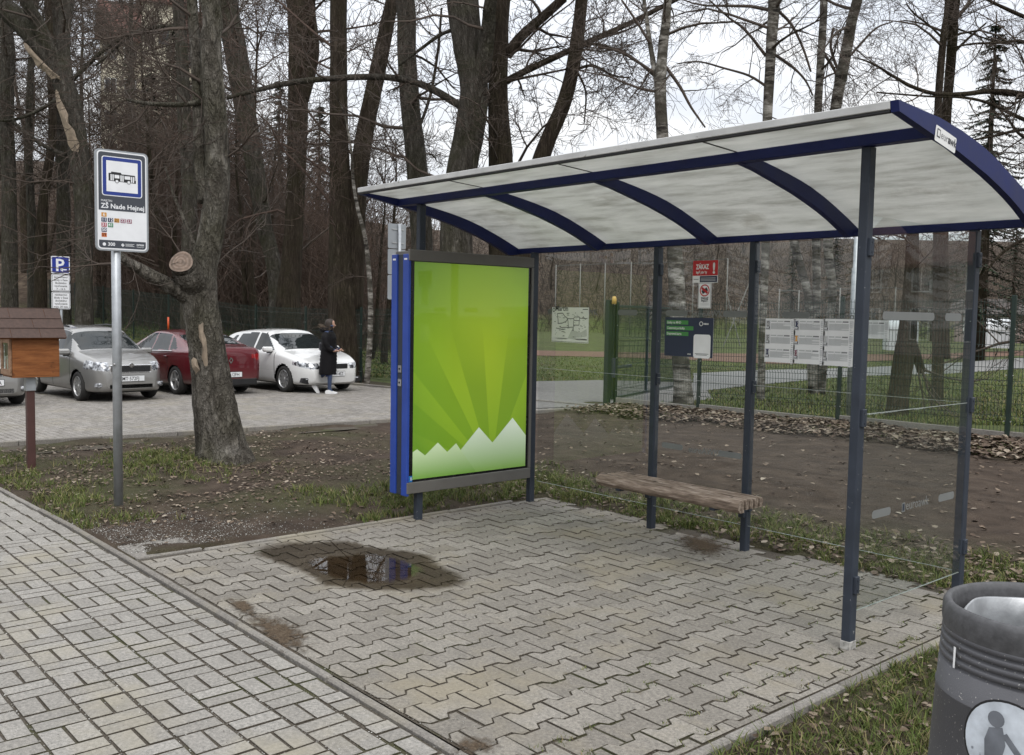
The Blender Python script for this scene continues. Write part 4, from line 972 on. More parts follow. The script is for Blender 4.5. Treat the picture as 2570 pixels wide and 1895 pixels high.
for ya in (yl, yr-0.02): gm.prism([(HX-dpt, zt0), (HX, zt0), (xr, zr-0.03)], ya, ya+0.02, M2)
rebase(gm, H0).build('gable_board', M_OILWOOD, hb)
m = MB(); m.cbox(H0[0]-0.04, H0[0]+0.04, H0[1]-0.04, H0[1]+0.04, H0[2]-.1, zb0-0.12, 0.006); rebase(m, H0).build('post', M_BROWNP, hb)
m = MB(); m.cbox(H0[0]-0.05, H0[0]+0.05, H0[1]-0.05, H0[1]+0.05, zb0-0.17, zb0-0.019, 0.004); rebase(m, H0).build('post_socket', M_GALV, hb)

# ------------------------------------------------------------------ litter bin
bc = on_z(2626, 1526, 0.90); N0 = np.array([bc[0], bc[1], 0.0]); lb = empty('litter_bin', N0); tag(lb, 'dark grey ribbed plastic litter bin with a round white sticker', 'litter bin')
M_BIN = plain('charcoal_plastic', srgb(82, 82, 86), 0.55, 0, 0.10, 8, 0.25, speck=(105, 0.68, (0.36, 0.35, 0.33)), bscale=220)
M_RIM = plain('scuffed_bin_rim', srgb(74, 74, 76), 0.6, 0, 0.3, 40, 0.3)
prof = [(0.300, 0.0), (0.302, 0.02), (0.287, 0.36), (0.2735, 0.650), (0.2755, 0.653), (0.2755, 0.657), (0.272, 0.660), (0.268, 0.735)]
zz_ = 0.735
for k in range(4): prof += [(0.268-0.0015*k, zz_), (0.260-0.0015*k, zz_+0.003), (0.260-0.0015*k, zz_+0.008), (0.268-0.0015*k, zz_+0.011), (0.2675-0.0015*k, zz_+0.022)]; zz_ += 0.023
prof += [(0.262, 0.828), (0.262, 0.832)]
m = MB(); m.lathe(prof, 64); m.build('bin_body', M_BIN, lb, True)
m = MB(); m.lathe([(0.262, 0.828), (0.2655, 0.85), (0.264, 0.888), (0.258, 0.900), (0.249, 0.904), (0.241, 0.898), (0.237, 0.88), (0.235, 0.80), (0.23, 0.5)], 64); m.build('rim', M_RIM, lb, True)
m = MB(); lp = []
for k in range(48):
    q = 2*math.pi*k/48; lp.append(0.214+0.006*math.sin(3*q+1)+0.004*math.sin(7*q))
for zz2, dr_ in ((0.868, 0.004), (0.872, 0), (0.868, -0.004), (0.80, -0.012), (0.45, -0.03)):
    for k in range(48): q = 2*math.pi*k/48; m.v.append(((lp[k]+dr_)*math.cos(q)+0.008, (lp[k]+dr_)*math.sin(q), zz2+0.006*math.sin(2*q+.7)))
for i in range(4):
    for k in range(48): m.f.append((i*48+k, i*48+(k+1) % 48, (i+1)*48+(k+1) % 48, (i+1)*48+k)); m.mi.append(0)
m.f.append(tuple(4*48+k for k in range(48))); m.mi.append(0)
m.build('metal_liner', plain('galvanised_liner', (0.42, 0.43, 0.44), 0.42, 0.7, 0.25, 9, 0.2), lb, True)
# sticker wrapped on the curved wall, facing the pavement
az = math.atan2(-N0[1], -N0[0])+0.20
def wall(a, z):
    r = np.interp(z, [0.0, 0.36, 0.670, 0.735], [0.302, 0.287, 0.2735, 0.269]); return r
class Wrap(Flat):
    def __init__(s, a0, z0): MB.__init__(s); s.a0 = a0; s.z0 = z0
    def P(s, x, y, l=0): z = s.z0+y; r = wall(0, z)+0.0015+0.0006*l; a = s.a0+x/0.28; return (r*math.cos(a), r*math.sin(a), z)
    def fpoly(s, pts, m_, l=1):
        c = (sum(p[0] for p in pts)/len(pts), sum(p[1] for p in pts)/len(pts)); s.mat(m_); R_ = 4
        vs = [s.P(c[0], c[1], l)]
        for r in range(1, R_+1): vs += [s.P(c[0]+(x-c[0])*r/R_, c[1]+(y-c[1])*r/R_, l) for x, y in pts]
        n = len(pts); fs = [(0, 1+i, 1+(i+1) % n) for i in range(n)]
        for r in range(1, R_):
            for i in range(n): fs.append((1+(r-1)*n+i, 1+r*n+i, 1+r*n+(i+1) % n, 1+(r-1)*n+(i+1) % n))
        s.add(vs, fs)
def wall_hit(px, py):
    d = ray(px, py); o_ = np.array([-N0[0], -N0[1]]); rr0 = 0.278; a_ = d[0]**2+d[1]**2; b_ = 2*(o_[0]*d[0]+o_[1]*d[1]); c_ = o_@o_-rr0**2
    tt_ = (-b_-math.sqrt(max(0, b_*b_-4*a_*c_)))/(2*a_); h_ = CC+d*tt_-N0; return math.atan2(h_[1], h_[0]), h_[2]
wsx = Wrap(*wall_hit(2524, 1872)); M_STK = plain('worn_white_sticker', (0.50, 0.54, 0.59), 0.5, 0, 0.35, 11, speck=(16, 0.66, (0.2, 0.22, 0.25))); M_FIG = plain('faded_sticker_ink', (0.13, 0.14, 0.16), 0.6, 0, 0.3, 14)
wsx.disc(0, 0, 0.118, M_BLACK, 0, 36); wsx.disc(0, 0, 0.112, M_STK, 1, 36)
wsx.disc(-0.028, 0.062, 0.022, M_FIG, 2, 16); wsx.fpoly([(-0.045, 0.035), (-0.01, 0.045), (0.0, 0.0), (-0.012, -0.06), (-0.05, -0.06), (-0.055, 0.0)], M_FIG, 2)
wsx.bar(-0.005, 0.028, 0.035, -0.02, 0.016, M_FIG, 2); wsx.bar(-0.055, -0.06, -0.06, -0.10, 0.02, M_FIG, 2); wsx.bar(-0.012, -0.06, -0.008, -0.10, 0.02, M_FIG, 2)
wsx.fpoly([(0.02, -0.04), (0.075, -0.04), (0.065, -0.085), (0.028, -0.085)], M_FIG, 2); wsx.disc(0.04, -0.022, 0.009, M_FIG, 2, 10)
wsx.build('sticker', parent=lb)
w2 = Wrap(*wall_hit(2389, 1650)); w2.fpoly([(-0.005, -0.03), (0.004, -0.03), (0.006, 0.03), (-0.004, 0.03)], PAPER, 1); w2.build('paper_strip', parent=lb)

# ------------------------------------------------------------------ fences and gate
M_GREEN = plain('dark_green_paint', (0.009, 0.022, 0.016), 0.45, 0, 0.15)
M_WIRE = plain('green_wire', (0.010, 0.026, 0.019), 0.5, 0, 0.15)
FY = 14.0; FH = 2.02
def wire_panel(L, n):
    m = MB(); m.mat(M_WIRE); zs = [0.09, 0.30, 0.335, 0.37, 0.80, 0.835, 0.87, 1.30, 1.335, 1.37, 1.80, 1.835, 1.87, FH]
    off = [0, 0, .025, 0, 0, .025, 0, 0, .025, 0, 0, .025, 0, 0]
    for i in range(n+1):
        x = L*i/n; m.tube([(x, -o_, z) for o_, z in zip(off, zs)], 0.0036, 3, cap=False)
    for z in (0.12, .30, .37, .55, .70, .80, .87, 1.05, 1.20, .30+1, 1.37, 1.55, 1.70, 1.80, 1.87, 1.98): m.tube([(0, 0.004, z), (L, 0.004, z)], 0.004, 3, cap=False)
    me_o = m.build('mesh_panel'); me = me_o.data; bpy.data.objects.remove(me_o); return me
pan26, pan36 = wire_panel(2.6, 52), wire_panel(3.6, 72)
def fence(name, label, xs, mesh, L):
    o0 = np.array([xs[0], FY, terrain(xs[0], FY)]); r = empty(name, o0); tag(r, label, 'fence')
    for i, x in enumerate(xs):
        z = terrain(x, FY)
        m = MB(); m.mat(M_GREEN); m.cbox(x-0.03, x+0.03, FY-0.025, FY+0.025, z-0.1, z+FH+0.05, 0.004)
        p = rebase(m, o0).build('fence_post', parent=r)
        if abs(x) < 30:
            c = MB(); c.mat(M_BOLT)
            for zc in (.3, .95, 1.6): 
                for sx_ in (-.045, .045): c.lathe([(0.0, .008), (.009, .008), (.009, 0)], 8, Matrix.Translation((x+sx_, FY-0.027, z+zc)) @ Matrix.Rotation(math.pi/2, 4, 'X'))
            rebase(c, o0).build('bolt', parent=p)
        if i+1 < len(xs):
            x2 = xs[i+1]; z2 = terrain(x2, FY); o = link('mesh_panel', mesh, r, (x-o0[0], 0.02, (z+z2)/2-o0[2])); o.scale = ((x2-x)/L, 1, 1)
            o.rotation_euler = (0, -math.atan2(z2-z, x2-x), 0); o.location[2] = z-o0[2]
            m = MB(); m.mat(M_KERB); m.cbox(x+0.035, x2-0.035, FY-0.025, FY+0.025, min(z, z2)-0.1, min(z, z2)+0.16, 0.006)
            if x > -14: rebase(m, o0).build('plinth_board', parent=r)
    return r
fence('mesh_fence', 'green wire mesh fence behind the shelter, beside the open gate', [-10.83-2.07, -10.83, -8.02, -5.41, -2.8, -0.2, 2.4], pan26, 2.6)
fence('mesh_fence', 'green wire mesh fence running behind the parked cars', [-56, -51.9, -47.8, -43.75, -40.0, -36.2, -32.4, -28.8, -25.5, -22.4, -19.0], pan36, 3.6)
# gate post, swung leaf
g0 = np.array([-12.98, FY-0.15, terrain(-12.9, 13.8)]); gate = empty('gate', g0); tag(gate, 'open green wire gate swung inwards on a square post with a yellow lamp', 'gate')
m = MB(); m.cbox(g0[0]-0.06, g0[0]+0.05, g0[1]-0.055, g0[1]+0.055, g0[2]-.1, g0[2]+2.10, 0.005); rebase(m, g0).build('gate_post', M_GREEN, gate)
m = MB(); m.lathe([(0.0, .15), (.03, .15), (.045, .11), (.05, 0), (0, 0)], 12, Matrix.Translation((g0[0]+0.13, g0[1], g0[2]+2.02))); rebase(m, g0).build('warning_lamp', plain('amber_plastic', (0.55, 0.36, 0.10), 0.35), gate, True)
gl_ = empty('leaf', (0.06, 0.06, 0)); gl_.parent = gate; e_ = np.array([-14.54, 17.73])-g0[:2]; gl_.rotation_euler = (0, 0, math.atan2(e_[1], e_[0])); LL = np.linalg.norm(e_)
m = MB(); m.mat(M_GREEN)
for z in (0.14, 1.98): m.cbox(0, LL, -.025, .025, z-.025, z+.025, .003)
for x in (0.03, LL*0.5, LL-.03): m.cbox(x-.025, x+.025, -.0245, .0245, .16, 1.955, .003)
m.build('leaf_frame', parent=gl_)
for k in (0, 1):
    o = link('leaf_mesh', pan26, gl_, (LL*0.5*k, 0, 0)); o.scale = (LL*0.5/2.6, 1, 0.97)
m = MB(); m.mat(M_POST); m.cbox(0.0, 0.16, -0.06, 0.06, 0.55, 0.95, 0.01); m.cbox(0.1, 1.1, -0.03, 0.03, 0.72, 0.78, 0.01); m.build('gate_opener', parent=gl_)
g1 = np.array([-17.4, FY-.1, terrain(-17.4, 14)]); m = MB(); m.cbox(-.06, .06, -.06, .06, -.1, 2.1, .005); o = m.build('gate_stop_post', M_GREEN); o.location = g1; tag(o, 'plain green closing post of the drive gate, behind the poster case', 'post')

# ------------------------------------------------------------------ lamp post, marker, net poles
l0 = on_ground(2131, 1046); lamp = empty('lamp_post', l0); tag(lamp, 'slim pale grey lamp post beyond the fence behind the timetables', 'lamp post')
m = MB(); m.tube([(0, 0, -.1), (0, 0, 2.6), (0, 0, 2.62), (0, 0, 5.0)], [0.062, 0.058, 0.042, 0.036], 14); m.build('pole', M_GALV, lamp, True)
m = MB(); m.cbox(-.10, .42, -.10, .10, 4.98, 5.06, .02); m.build('lamp_head', M_GALV, lamp)
k0 = at_depth(423, 880, 31.0); k0[2] = terrain(k0[0], k0[1]); mk = empty('marker_pole', k0); tag(mk, 'thin black pole with an orange top by the fence', 'marker')
zt = at_depth(423, 796, 31.0)[2]-k0[2]
m = MB(); m.tube([(0, 0, -.1), (0, 0, zt-0.42)], 0.03, 8); m.build('pole', M_BLACK, mk, True); m = MB(); m.tube([(0, 0, zt-0.42), (0, 0, zt)], 0.032, 8); m.build('orange_top', ink('marker_orange', srgb(215, 90, 45)), mk, True)
M_NETP = plain('pale_net_pole', (0.20, 0.195, 0.18), 0.6, 0.2)
M_NET = plain('net_cord', (0.10, 0.10, 0.095), 0.8)
netp = [(1393, 665, 95), (1454, 662, 95), (1516, 660, 95), (1581, 658, 95), (1737, 655, 95), (1822, 648, 95), (1954, 725, 80), (2003, 728, 80), (2106, 722, 80), (2245, 720, 80), (2362, 735, 80)]
prev = None; ORD = ('first', 'second', 'third', 'fourth', 'fifth', 'sixth', 'seventh', 'eighth', 'ninth', 'tenth', 'eleventh')
for i, (px, py, w) in enumerate(netp):
    b = at_depth(px, 800, w); b[2] = terrain(b[0], b[1]); tp = at_depth(px, py, w)
    m = MB(); m.tube([(0, 0, -.3), (0, 0, tp[2]-b[2])], 0.05, 8); m.mat(M_NETP)
    o = empty('net_pole', b); m2 = m.build('pole', M_NETP, o, True)
    if prev is not None and prev[1] == w:
        n_ = MB(); n_.mat(M_NET); a = prev[0]; d0, d1 = np.array([0, 0, tp[2]-b[2]-.05]), a-b
        for s in (1.0, 0.99): n_.tube([d0*s, d1*s+np.array([0, 0, -.1])], 0.02, 3)
        n_.build('net_rope', parent=o)
    prev = (np.array(tp), w)
    tag(o, ORD[i]+' from the poster case of the slender ball net poles across the field', 'net pole', 'ball net poles at the far edge of the field')
# goal-like leaning frame
fr0 = at_depth(1838, 880, 60); fr0[2] = terrain(fr0[0], fr0[1]); goal = empty('goal_frame', fr0); tag(goal, 'thin slanting frame of a goal on the field behind the middle glass', 'goal')
for a, b in (((1822, 730), (1858, 870)), ((1880, 712), (1815, 870)), ((1905, 716), (1905, 850))):
    A, B = at_depth(*a, 60), at_depth(*b, 60); B[2] = max(B[2], fr0[2]); m = MB(); m.tube([A-fr0, B-fr0], 0.035, 6); m.build('bar', M_NETP, goal)
# white shells with rounded lids
M_WHITE = plain('white_shell', (0.72, 0.74, 0.75), 0.35, 0, 0.05)
for px0, px1, py, lab in ((2462, 2536, 873, 'white container with rounded lid beside the fence post and dark trunk'), (2229, 2300, 879, 'white container with rounded lid half behind the leaning trunk')):
    b = on_z(px0, py, 0.0); w = project(b)[2]; Wd = (px1-px0)*w/FPX; o = empty('storage_shell', b, math.radians(41)); tag(o, lab, 'container', 'white containers on the field')
    m = MB(); pr = [(0, 0), (1.35, 0), (1.35, 1.15)]+[(1.35-0.85*(1-math.cos(a)), 1.15+0.72*math.sin(a)) for a in np.linspace(0.2, math.pi/2, 8)]+[(0, 1.87)]
    M3 = Matrix(((0, 0, 1, 0), (-1, 0, 0, 1.35), (0, 1, 0, 0), (0, 0, 0, 1))); m.prism(pr, 0.0, Wd, M3); m.build('shell', M_WHITE, o)
    m = MB(); m.box(-0.02, Wd+0.02, -0.01, 0.03, 1.10, 1.17); m.build('lid_seam', M_ALU, o)
    m = MB(); m.box(Wd*.45, Wd*.6, -0.04, -0.01, .95, 1.06); m.build('handle', M_GREYP, o)
# ================================================================== CARS
def paint(name, col, metal, rough=0.32, coat=0.9):
    t = NT(name); v = t.coord('Object'); fl_ = t.noise(v, 900, 1); d = t.noise(v, 2.2, 5)
    c = t.mix(0.5, t.ramp(fl_, [(0.35, mul(col, 0.8)), (0.65, mul(col, 1.15))]), t.ramp(d, [(0.3, mul(col, 0.93)), (0.7, mul(col, 1.03))]))
    sp_ = t.n('ShaderNodeSeparateXYZ', {0: v})
    dirt = t.math('MULTIPLY', t.n('ShaderNodeMapRange', {'Value': sp_.outputs['Z'], 'From Min': 0.55, 'From Max': 0.15}).outputs[0], t.math('MULTIPLY', d, 0.8))
    c = t.mix(dirt, c, (0.16, 0.145, 0.125))
    return t.pbr(c, t.math('ADD', t.math('MULTIPLY', dirt, 0.4), rough), metal, None, 0.5, **{'Coat Weight': coat, 'Coat Roughness': 0.03})
M_CARGLASS = plain('dark_car_glass', (0.016, 0.020, 0.021), 0.04, 0, 0.2, 1.0, spec=0.38)
MATS['dark_car_glass'].node_tree.nodes['Principled BSDF'].inputs['Roughness'].default_value = 0.02
for l_ in list(MATS['dark_car_glass'].node_tree.links):
    if l_.to_socket.name == 'Roughness': MATS['dark_car_glass'].node_tree.links.remove(l_)
M_TRIM = plain('black_trim', (0.014, 0.014, 0.015), 0.45, 0, 0.15)
M_TYRE = plain('tyre_rubber', (0.022, 0.021, 0.020), 0.85, 0, 0.2, 20, 0.2)
M_RIMS = plain('silver_wheel', (0.46, 0.46, 0.46), 0.35, 0.7, 0.1)
M_CHROME = plain('chrome', (0.75, 0.75, 0.76), 0.12, 0.95, 0.05)
def m_lamp():
    t = NT('headlamp_glass'); v = t.coord('Object'); c = t.ramp(t.noise(v, 13, 3, 0.5), [(0.40, (0.045, 0.047, 0.052)), (0.50, (0.30, 0.31, 0.33)), (0.62, (0.72, 0.74, 0.77))])
    return t.pbr(c, 0.12, 0.4, None, 0.5, **{'Coat Weight': 1.0, 'Coat Roughness': 0.03})
M_LAMP = m_lamp()
M_TAIL = plain('tail_lamp_red', (0.25, 0.01, 0.012), 0.12, 0, 0.25, 16, coat=1.0)
M_PLATE = ink('plate_white', (0.70, 0.71, 0.72)); M_EU = ink('plate_blue', srgb(25, 60, 150))
def chaikin(p, it=2):
    for _ in range(it):
        q = [p[0]]
        for a, b in zip(p, p[1:]): q += [(a[0]*.75+b[0]*.25, a[1]*.75+b[1]*.25), (a[0]*.25+b[0]*.75, a[1]*.25+b[1]*.75)]
        q.append(p[-1]); p = q
    return p
def resample(p, n):
    d = [0]
    for a, b in zip(p, p[1:]): d.append(d[-1]+math.hypot(b[0]-a[0], b[1]-a[1]))
    s = np.linspace(0, d[-1], n); return list(zip(np.interp(s, d, [q[0] for q in p]), np.interp(s, d, [q[1] for q in p])))
def in_poly(x, y, P):
    c = False; n = len(P); j = n-1
    for i in range(n):
        if (P[i][1] > y) != (P[j][1] > y) and x < (P[j][0]-P[i][0])*(y-P[i][1])/(P[j][1]-P[i][1])+P[i][0]: c = not c
        j = i
    return c
def smoothed(curve, xs):
    p = chaikin(curve, 2); return np.interp(xs, [a for a, b in p], [b for a, b in p])
def car(name, label, S, mpaint, plate, plate_rear=False, rims='multi'):
    L = S['L']; N, M = 230, 72
    tt = np.linspace(-1, 1, N); xs = np.sign(tt)*(1-(1-np.abs(tt))**1.45)*L/2
    top, bot, hw, belt = (smoothed(S[k], xs) for k in ('top', 'bottom', 'half', 'belt'))
    root = empty(name); tag(root, label, 'car')
    V = []
    for i, x in enumerate(xs):
        zt, zb, w = top[i], bot[i], hw[i]; bl = min(belt[i], zt-0.05)
        k = min(1.0, max(0.0, (zt-bl-0.05)/0.40)); rw = w*(0.86*(1-k)+0.70*k)
        ctl = [(0, zb), (w*.86, zb), (w*.975, zb+.05), (w*.985, zb+.5*(bl-zb)*.7), (w, zb+.62*(bl-zb)), (w*.985, bl-.03), (w*.945, bl), (rw*1.02, bl+(zt-bl)*.84), (rw*.93, zt-.012-.02*k), (rw*.5, zt+.004), (0, zt+.008)]
        V.append(resample(chaikin(ctl, 2), M))
    G3 = np.array([[(x, y, z) for y, z in V[i]] for i, x in enumerate(xs)]); dI = np.gradient(G3, axis=0); dJ = np.gradient(G3, axis=1)
    NRM = np.cross(dJ, dI); NRM /= np.linalg.norm(NRM, axis=2)[:, :, None]+1e-12
    if NRM[N//2, M//2, 1] < 0: NRM = -NRM
    groups = {'body': MB()}; idx = {}; nrms = {}
    def grp(x, y, z, sn):
        if y > .55:
            for gi_, (gx_, sl_, z0_, z1_) in enumerate(S.get('gaps', ())):
                if abs(x-gx_-(z-.6)*sl_) < .011 and z0_ < z < z1_: return 'panel_gap%d' % gi_+('#L' if sn > 0 else '#R')
        for gname, pred in S['regions']:
            if pred(x, abs(y), z): return gname+('' if sn == 0 or gname in ('windscreen', 'rear_window') else ('#L' if sn > 0 else '#R'))
        return 'body'
    axl = S['axles']; ra = S['arch']
    for sn in (1, -1):
        for i in range(N-1):
            for j in range(M-1):
                q = [(xs[i], V[i][j]), (xs[i+1], V[i+1][j]), (xs[i+1], V[i+1][j+1]), (xs[i], V[i][j+1])]
                cx = sum(a for a, b in q)/4; cyy = sum(b[0] for a, b in q)/4; cz = sum(b[1] for a, b in q)/4
                if cyy > 0.5 and any((cx-a)**2+(cz-0.31)**2 < ra*ra for a in axl) and cz < 0.8: continue
                g = grp(cx, cyy, cz, sn); mb = groups.setdefault(g, MB())
                ids = []
                for (a, b), (ii, jj) in zip(q, ((i, j), (i+1, j), (i+1, j+1), (i, j+1))):
                    key = (g, sn, ii, jj)
                    if key not in idx: idx[key] = len(mb.v); mb.v.append((a, b[0]*sn, b[1])); nrms.setdefault(g, []).append((NRM[ii, jj, 0], NRM[ii, jj, 1]*sn, NRM[ii, jj, 2]))
                    ids.append(idx[key])
                mb.f.append(tuple(ids) if sn < 0 else tuple(reversed(ids))); mb.mi.append(0)
    for e, rev in ((0, False), (N-1, True)):       # closing faces at nose and tail
        pts = [(xs[e], y, z) for y, z in V[e]]+[(xs[e], -y, z) for y, z in V[e][::-1]]
        groups['body'].poly(pts if rev else pts[::-1]); nrms['body'] += [(1.0 if rev else -1.0, 0, 0)]*len(pts)
    gm = {'body': mpaint, 'windscreen': M_CARGLASS, 'rear_window': M_CARGLASS, 'side_window': M_CARGLASS, 'headlight': M_LAMP, 'tail_light': M_TAIL, 'bumper_skirt': M_TRIM, 'window_trim': M_TRIM, 'panel_gap': M_TRIM}
    for g, mb in groups.items():
        b = g.split('#')[0]; nm = ''.join(c for c in b if not c.isdigit())
        ob_ = mb.build(nm, gm.get(nm, mpaint), root, True); ob_.data.normals_split_custom_set_from_vertices(nrms[g])
    m = MB(); hwm = max(hw); m.box(-L/2+.35, L/2-.35, -hwm+.24, hwm-.24, 0.17, 0.80); m.build('underbody', M_TRIM, root)
    for a in axl:
        for sn in (1, -1):
            MX = Matrix.Translation((a, sn*(hwm-.115), S['rw'])) @ Matrix.Rotation(-sn*math.pi/2, 4, 'X')
            r = S['rw']; t_ = MB(); t_.lathe([(r*.66, -.09), (r*.90, -.10), (r*.985, -.07), (r, 0), (r*.985, .07), (r*.90, .095), (r*.70, .088), (r*.655, .07)], 32, MX); wh = t_.build('wheel', M_TYRE, root, True)
            k = MB(); k.lathe([(r*.70, .078), (r*.66, .086), (r*.62, .06), (r*.60, .0)], 28, MX); k.lathe([(0, .075), (r*.13, .072), (r*.16, .05)], 16, MX)
            ns = S.get('spokes', 7)
            for q in range(ns):
                an = 2*math.pi*q/ns; R2 = Matrix.Rotation(an, 4, 'Z')
                k.add([tuple(MX @ R2 @ Vector(p)) for p in ((r*.1, -r*.075, .066), (r*.64, -r*.10, .070), (r*.64, r*.10, .070), (r*.1, r*.075, .066), (r*.1, -r*.075, .03), (r*.64, -r*.10, .03), (r*.64, r*.10, .03), (r*.1, r*.075, .03))], [(0, 1, 2, 3), (0, 4, 5, 1), (3, 2, 6, 7)])
            k.build('rim', M_RIMS, wh)
            d_ = MB(); d_.lathe([(0, 0.0), (r*.62, 0.0)], 24, MX); d_.build('brake_disc', M_TRIM, wh)
    for sn in (1, -1):
        x, z = S['mirror']; m = MB(); m.cbox(x-.10, x+.07, sn*(hwm*.93), sn*(hwm+.17), z, z+.125, .035); mo = m.build('mirror', S.get('mirror_mat', mpaint), root); 
        m = MB(); m.box(x-.05, x+.03, sn*(hwm*.9), sn*(hwm+.06), z-.03, z+.01); m.build('mirror_arm', M_TRIM, mo)
    for hx in S.get('handles', ()):
        for sn in (1, -1): m = MB(); m.cbox(hx-.09, hx+.09, sn*(hwm-.01), sn*(hwm+.022), .845, .87, .008); m.build('door_handle', mpaint, root)
    S['front'](root, mpaint, plate, L, hwm)
    return root
def plate_obj(root, x, z, txt, sgn_, right_only=False, wd=0.52):
    m = MB(); m.mat(M_TRIM); m.cbox(x-.008, x+.008, -wd/2-.01, wd/2+.01, z-.062, z+.062, .004); p = m.build('number_plate', parent=root)
    fl = Flat((x+sgn_*.0105, -sgn_*wd/2*1.0, z-.055), (0, sgn_, 0), (0, 0, 1), 0.001)
    fl.rect(0, 0, wd, .11, M_PLATE, 0); fl.rect(0, 0, .045, .11, M_EU, 1); fl.text(.055 if not right_only else wd-.27, .018, txt, .105, SK, 1, bold=.001, xs=0.88 if not right_only else .8)
    fl.build('lettering', parent=p)
def patch(root, name, mat, x, y0, y1, z0, z1, t=0.02, c=.008, slope=0.0):
    m = MB(); m.cbox(x-t, x+t, y0, y1, z0, z1, c); return m.build(name, mat, root)

# --- silver hatchback
win = lambda P: (lambda x, y, z: y > .40 and in_poly(x, z, P))
def front_silver(root, mp, plate, L, hw):
    g = patch(root, 'grille', M_TRIM, 1.965, -.40, .40, .615, .735, .035, .012)
    for i in range(17): m = MB(); y = -.37+.74*i/16; m.cbox(1.985, 2.007, y-.006, y+.006, .625, .725, .002); m.build('grille_bar', M_TRIM, g)
    m = MB(); m.cbox(1.94, 2.004, -.43, .43, .735, .765, .01); m.cbox(1.95, 2.0, -.43, -.40, .61, .735, .008); m.cbox(1.95, 2.0, .40, .43, .61, .735, .008); m.cbox(1.95, 2.0, -.43, .43, .595, .613, .008); m.build('chrome_surround', M_CHROME, root)
    m = MB(); m.lathe([(0, .012), (.045, .012), (.05, .004), (.05, 0)], 20, Matrix.Translation((2.0, 0, .755)) @ Matrix.Rotation(math.pi/2, 4, 'Y')); e = m.build('emblem', M_CHROME, root)
    m = MB(); m.lathe([(.030, .0145), (.036, .0145)], 18, Matrix.Translation((2.0, 0, .755)) @ Matrix.Rotation(math.pi/2, 4, 'Y')); m.build('emblem_ring', M_TRIM, e)
    patch(root, 'lower_intake', M_TRIM, 1.965, -.46, .46, .265, .385, .035, .02)
    for s in (1, -1):
        f = patch(root, 'fog_light', M_LAMP, 1.90, s*.50, s*.70, .31, .40, .045, .02); f.rotation_euler = (0, 0, 0)
    plate_obj(root, 2.012, .485, plate, 1)
    m = MB()
    for s in (1, -1): m.tube([(-1.5, s*.52, 1.485), (-.6, s*.55, 1.535), (.15, s*.55, 1.505)], .018, 8)
    m.build('roof_rail', M_TRIM, root, True)
SIL = dict(gaps=((.86, 0, .30, .95), (-.115, 0, .27, .97), (-1.02, .12, .45, .99)), L=4.0, rw=.305, arch=.345, axles=(1.21, -1.25), mirror=(.74, .93), handles=(-.1, -.95), spokes=9,
    top=[(-2.0, .62), (-1.98, .95), (-1.95, 1.12), (-1.87, 1.40), (-1.65, 1.485), (-.7, 1.525), (.10, 1.505), (.36, 1.455), (.96, 1.05), (1.08, 1.015), (1.45, .96), (1.75, .875), (1.93, .79), (1.99, .68), (2.0, .50)],
    bottom=[(-2.0, .40), (-1.9, .26), (-1.0, .19), (1.0, .19), (1.8, .19), (1.95, .21), (2.0, .27)],
    half=[(-2.0, .58), (-1.93, .74), (-1.6, .81), (0, .82), (1.2, .82), (1.6, .78), (1.85, .68), (1.97, .56), (2.0, .50)],
    belt=[(-2, 1.00), (.9, .93), (1.2, .90), (2, .74)],
    regions=[('windscreen', lambda x, y, z: .40 < x < .97 and y < .63-.10*(z-1.0) and z > .99),
             ('side_window', win([(.78, .985), (-.08, .965), (-.06, 1.43), (.32, 1.40)])), ('side_window2', win([(-.15, .965), (-.98, .985), (-.96, 1.435), (-.13, 1.44)])), ('side_window3', win([(-1.06, .995), (-1.70, 1.03), (-1.62, 1.40), (-1.06, 1.43)])),
             ('rear_window', lambda x, y, z: x < -1.80 and y < .56 and 1.04 < z < 1.38),
             ('headlight', lambda x, y, z: x > 1.52 and .44 < y and .645+.10*(2-x) < z < .80+.12*(2-x)), ('tail_light', lambda x, y, z: x < -1.86 and y > .58 and .72 < z < 1.02),
             ('bumper_skirt', lambda x, y, z: z < .225)], front=front_silver)
def settle(o, contact, local, head):
    """stand a car so that the named wheel's foot is at the ground point"""
    a = math.radians(head); c, s = math.cos(a), math.sin(a)
    x, y = contact[0]-(local[0]*c-local[1]*s), contact[1]-(local[0]*s+local[1]*c)
    o.location = (x, y, terrain(contact[0], contact[1])); o.rotation_euler = (0, 0, a)
silver = car('parked_car', 'silver hatchback with roof rails parked nose out behind the book box', SIL, paint('silver_paint', (0.30, 0.295, 0.285), 0.55), 'MT·572FJ')
settle(silver, on_ground(203, 1006), (1.21, -.72), 4)
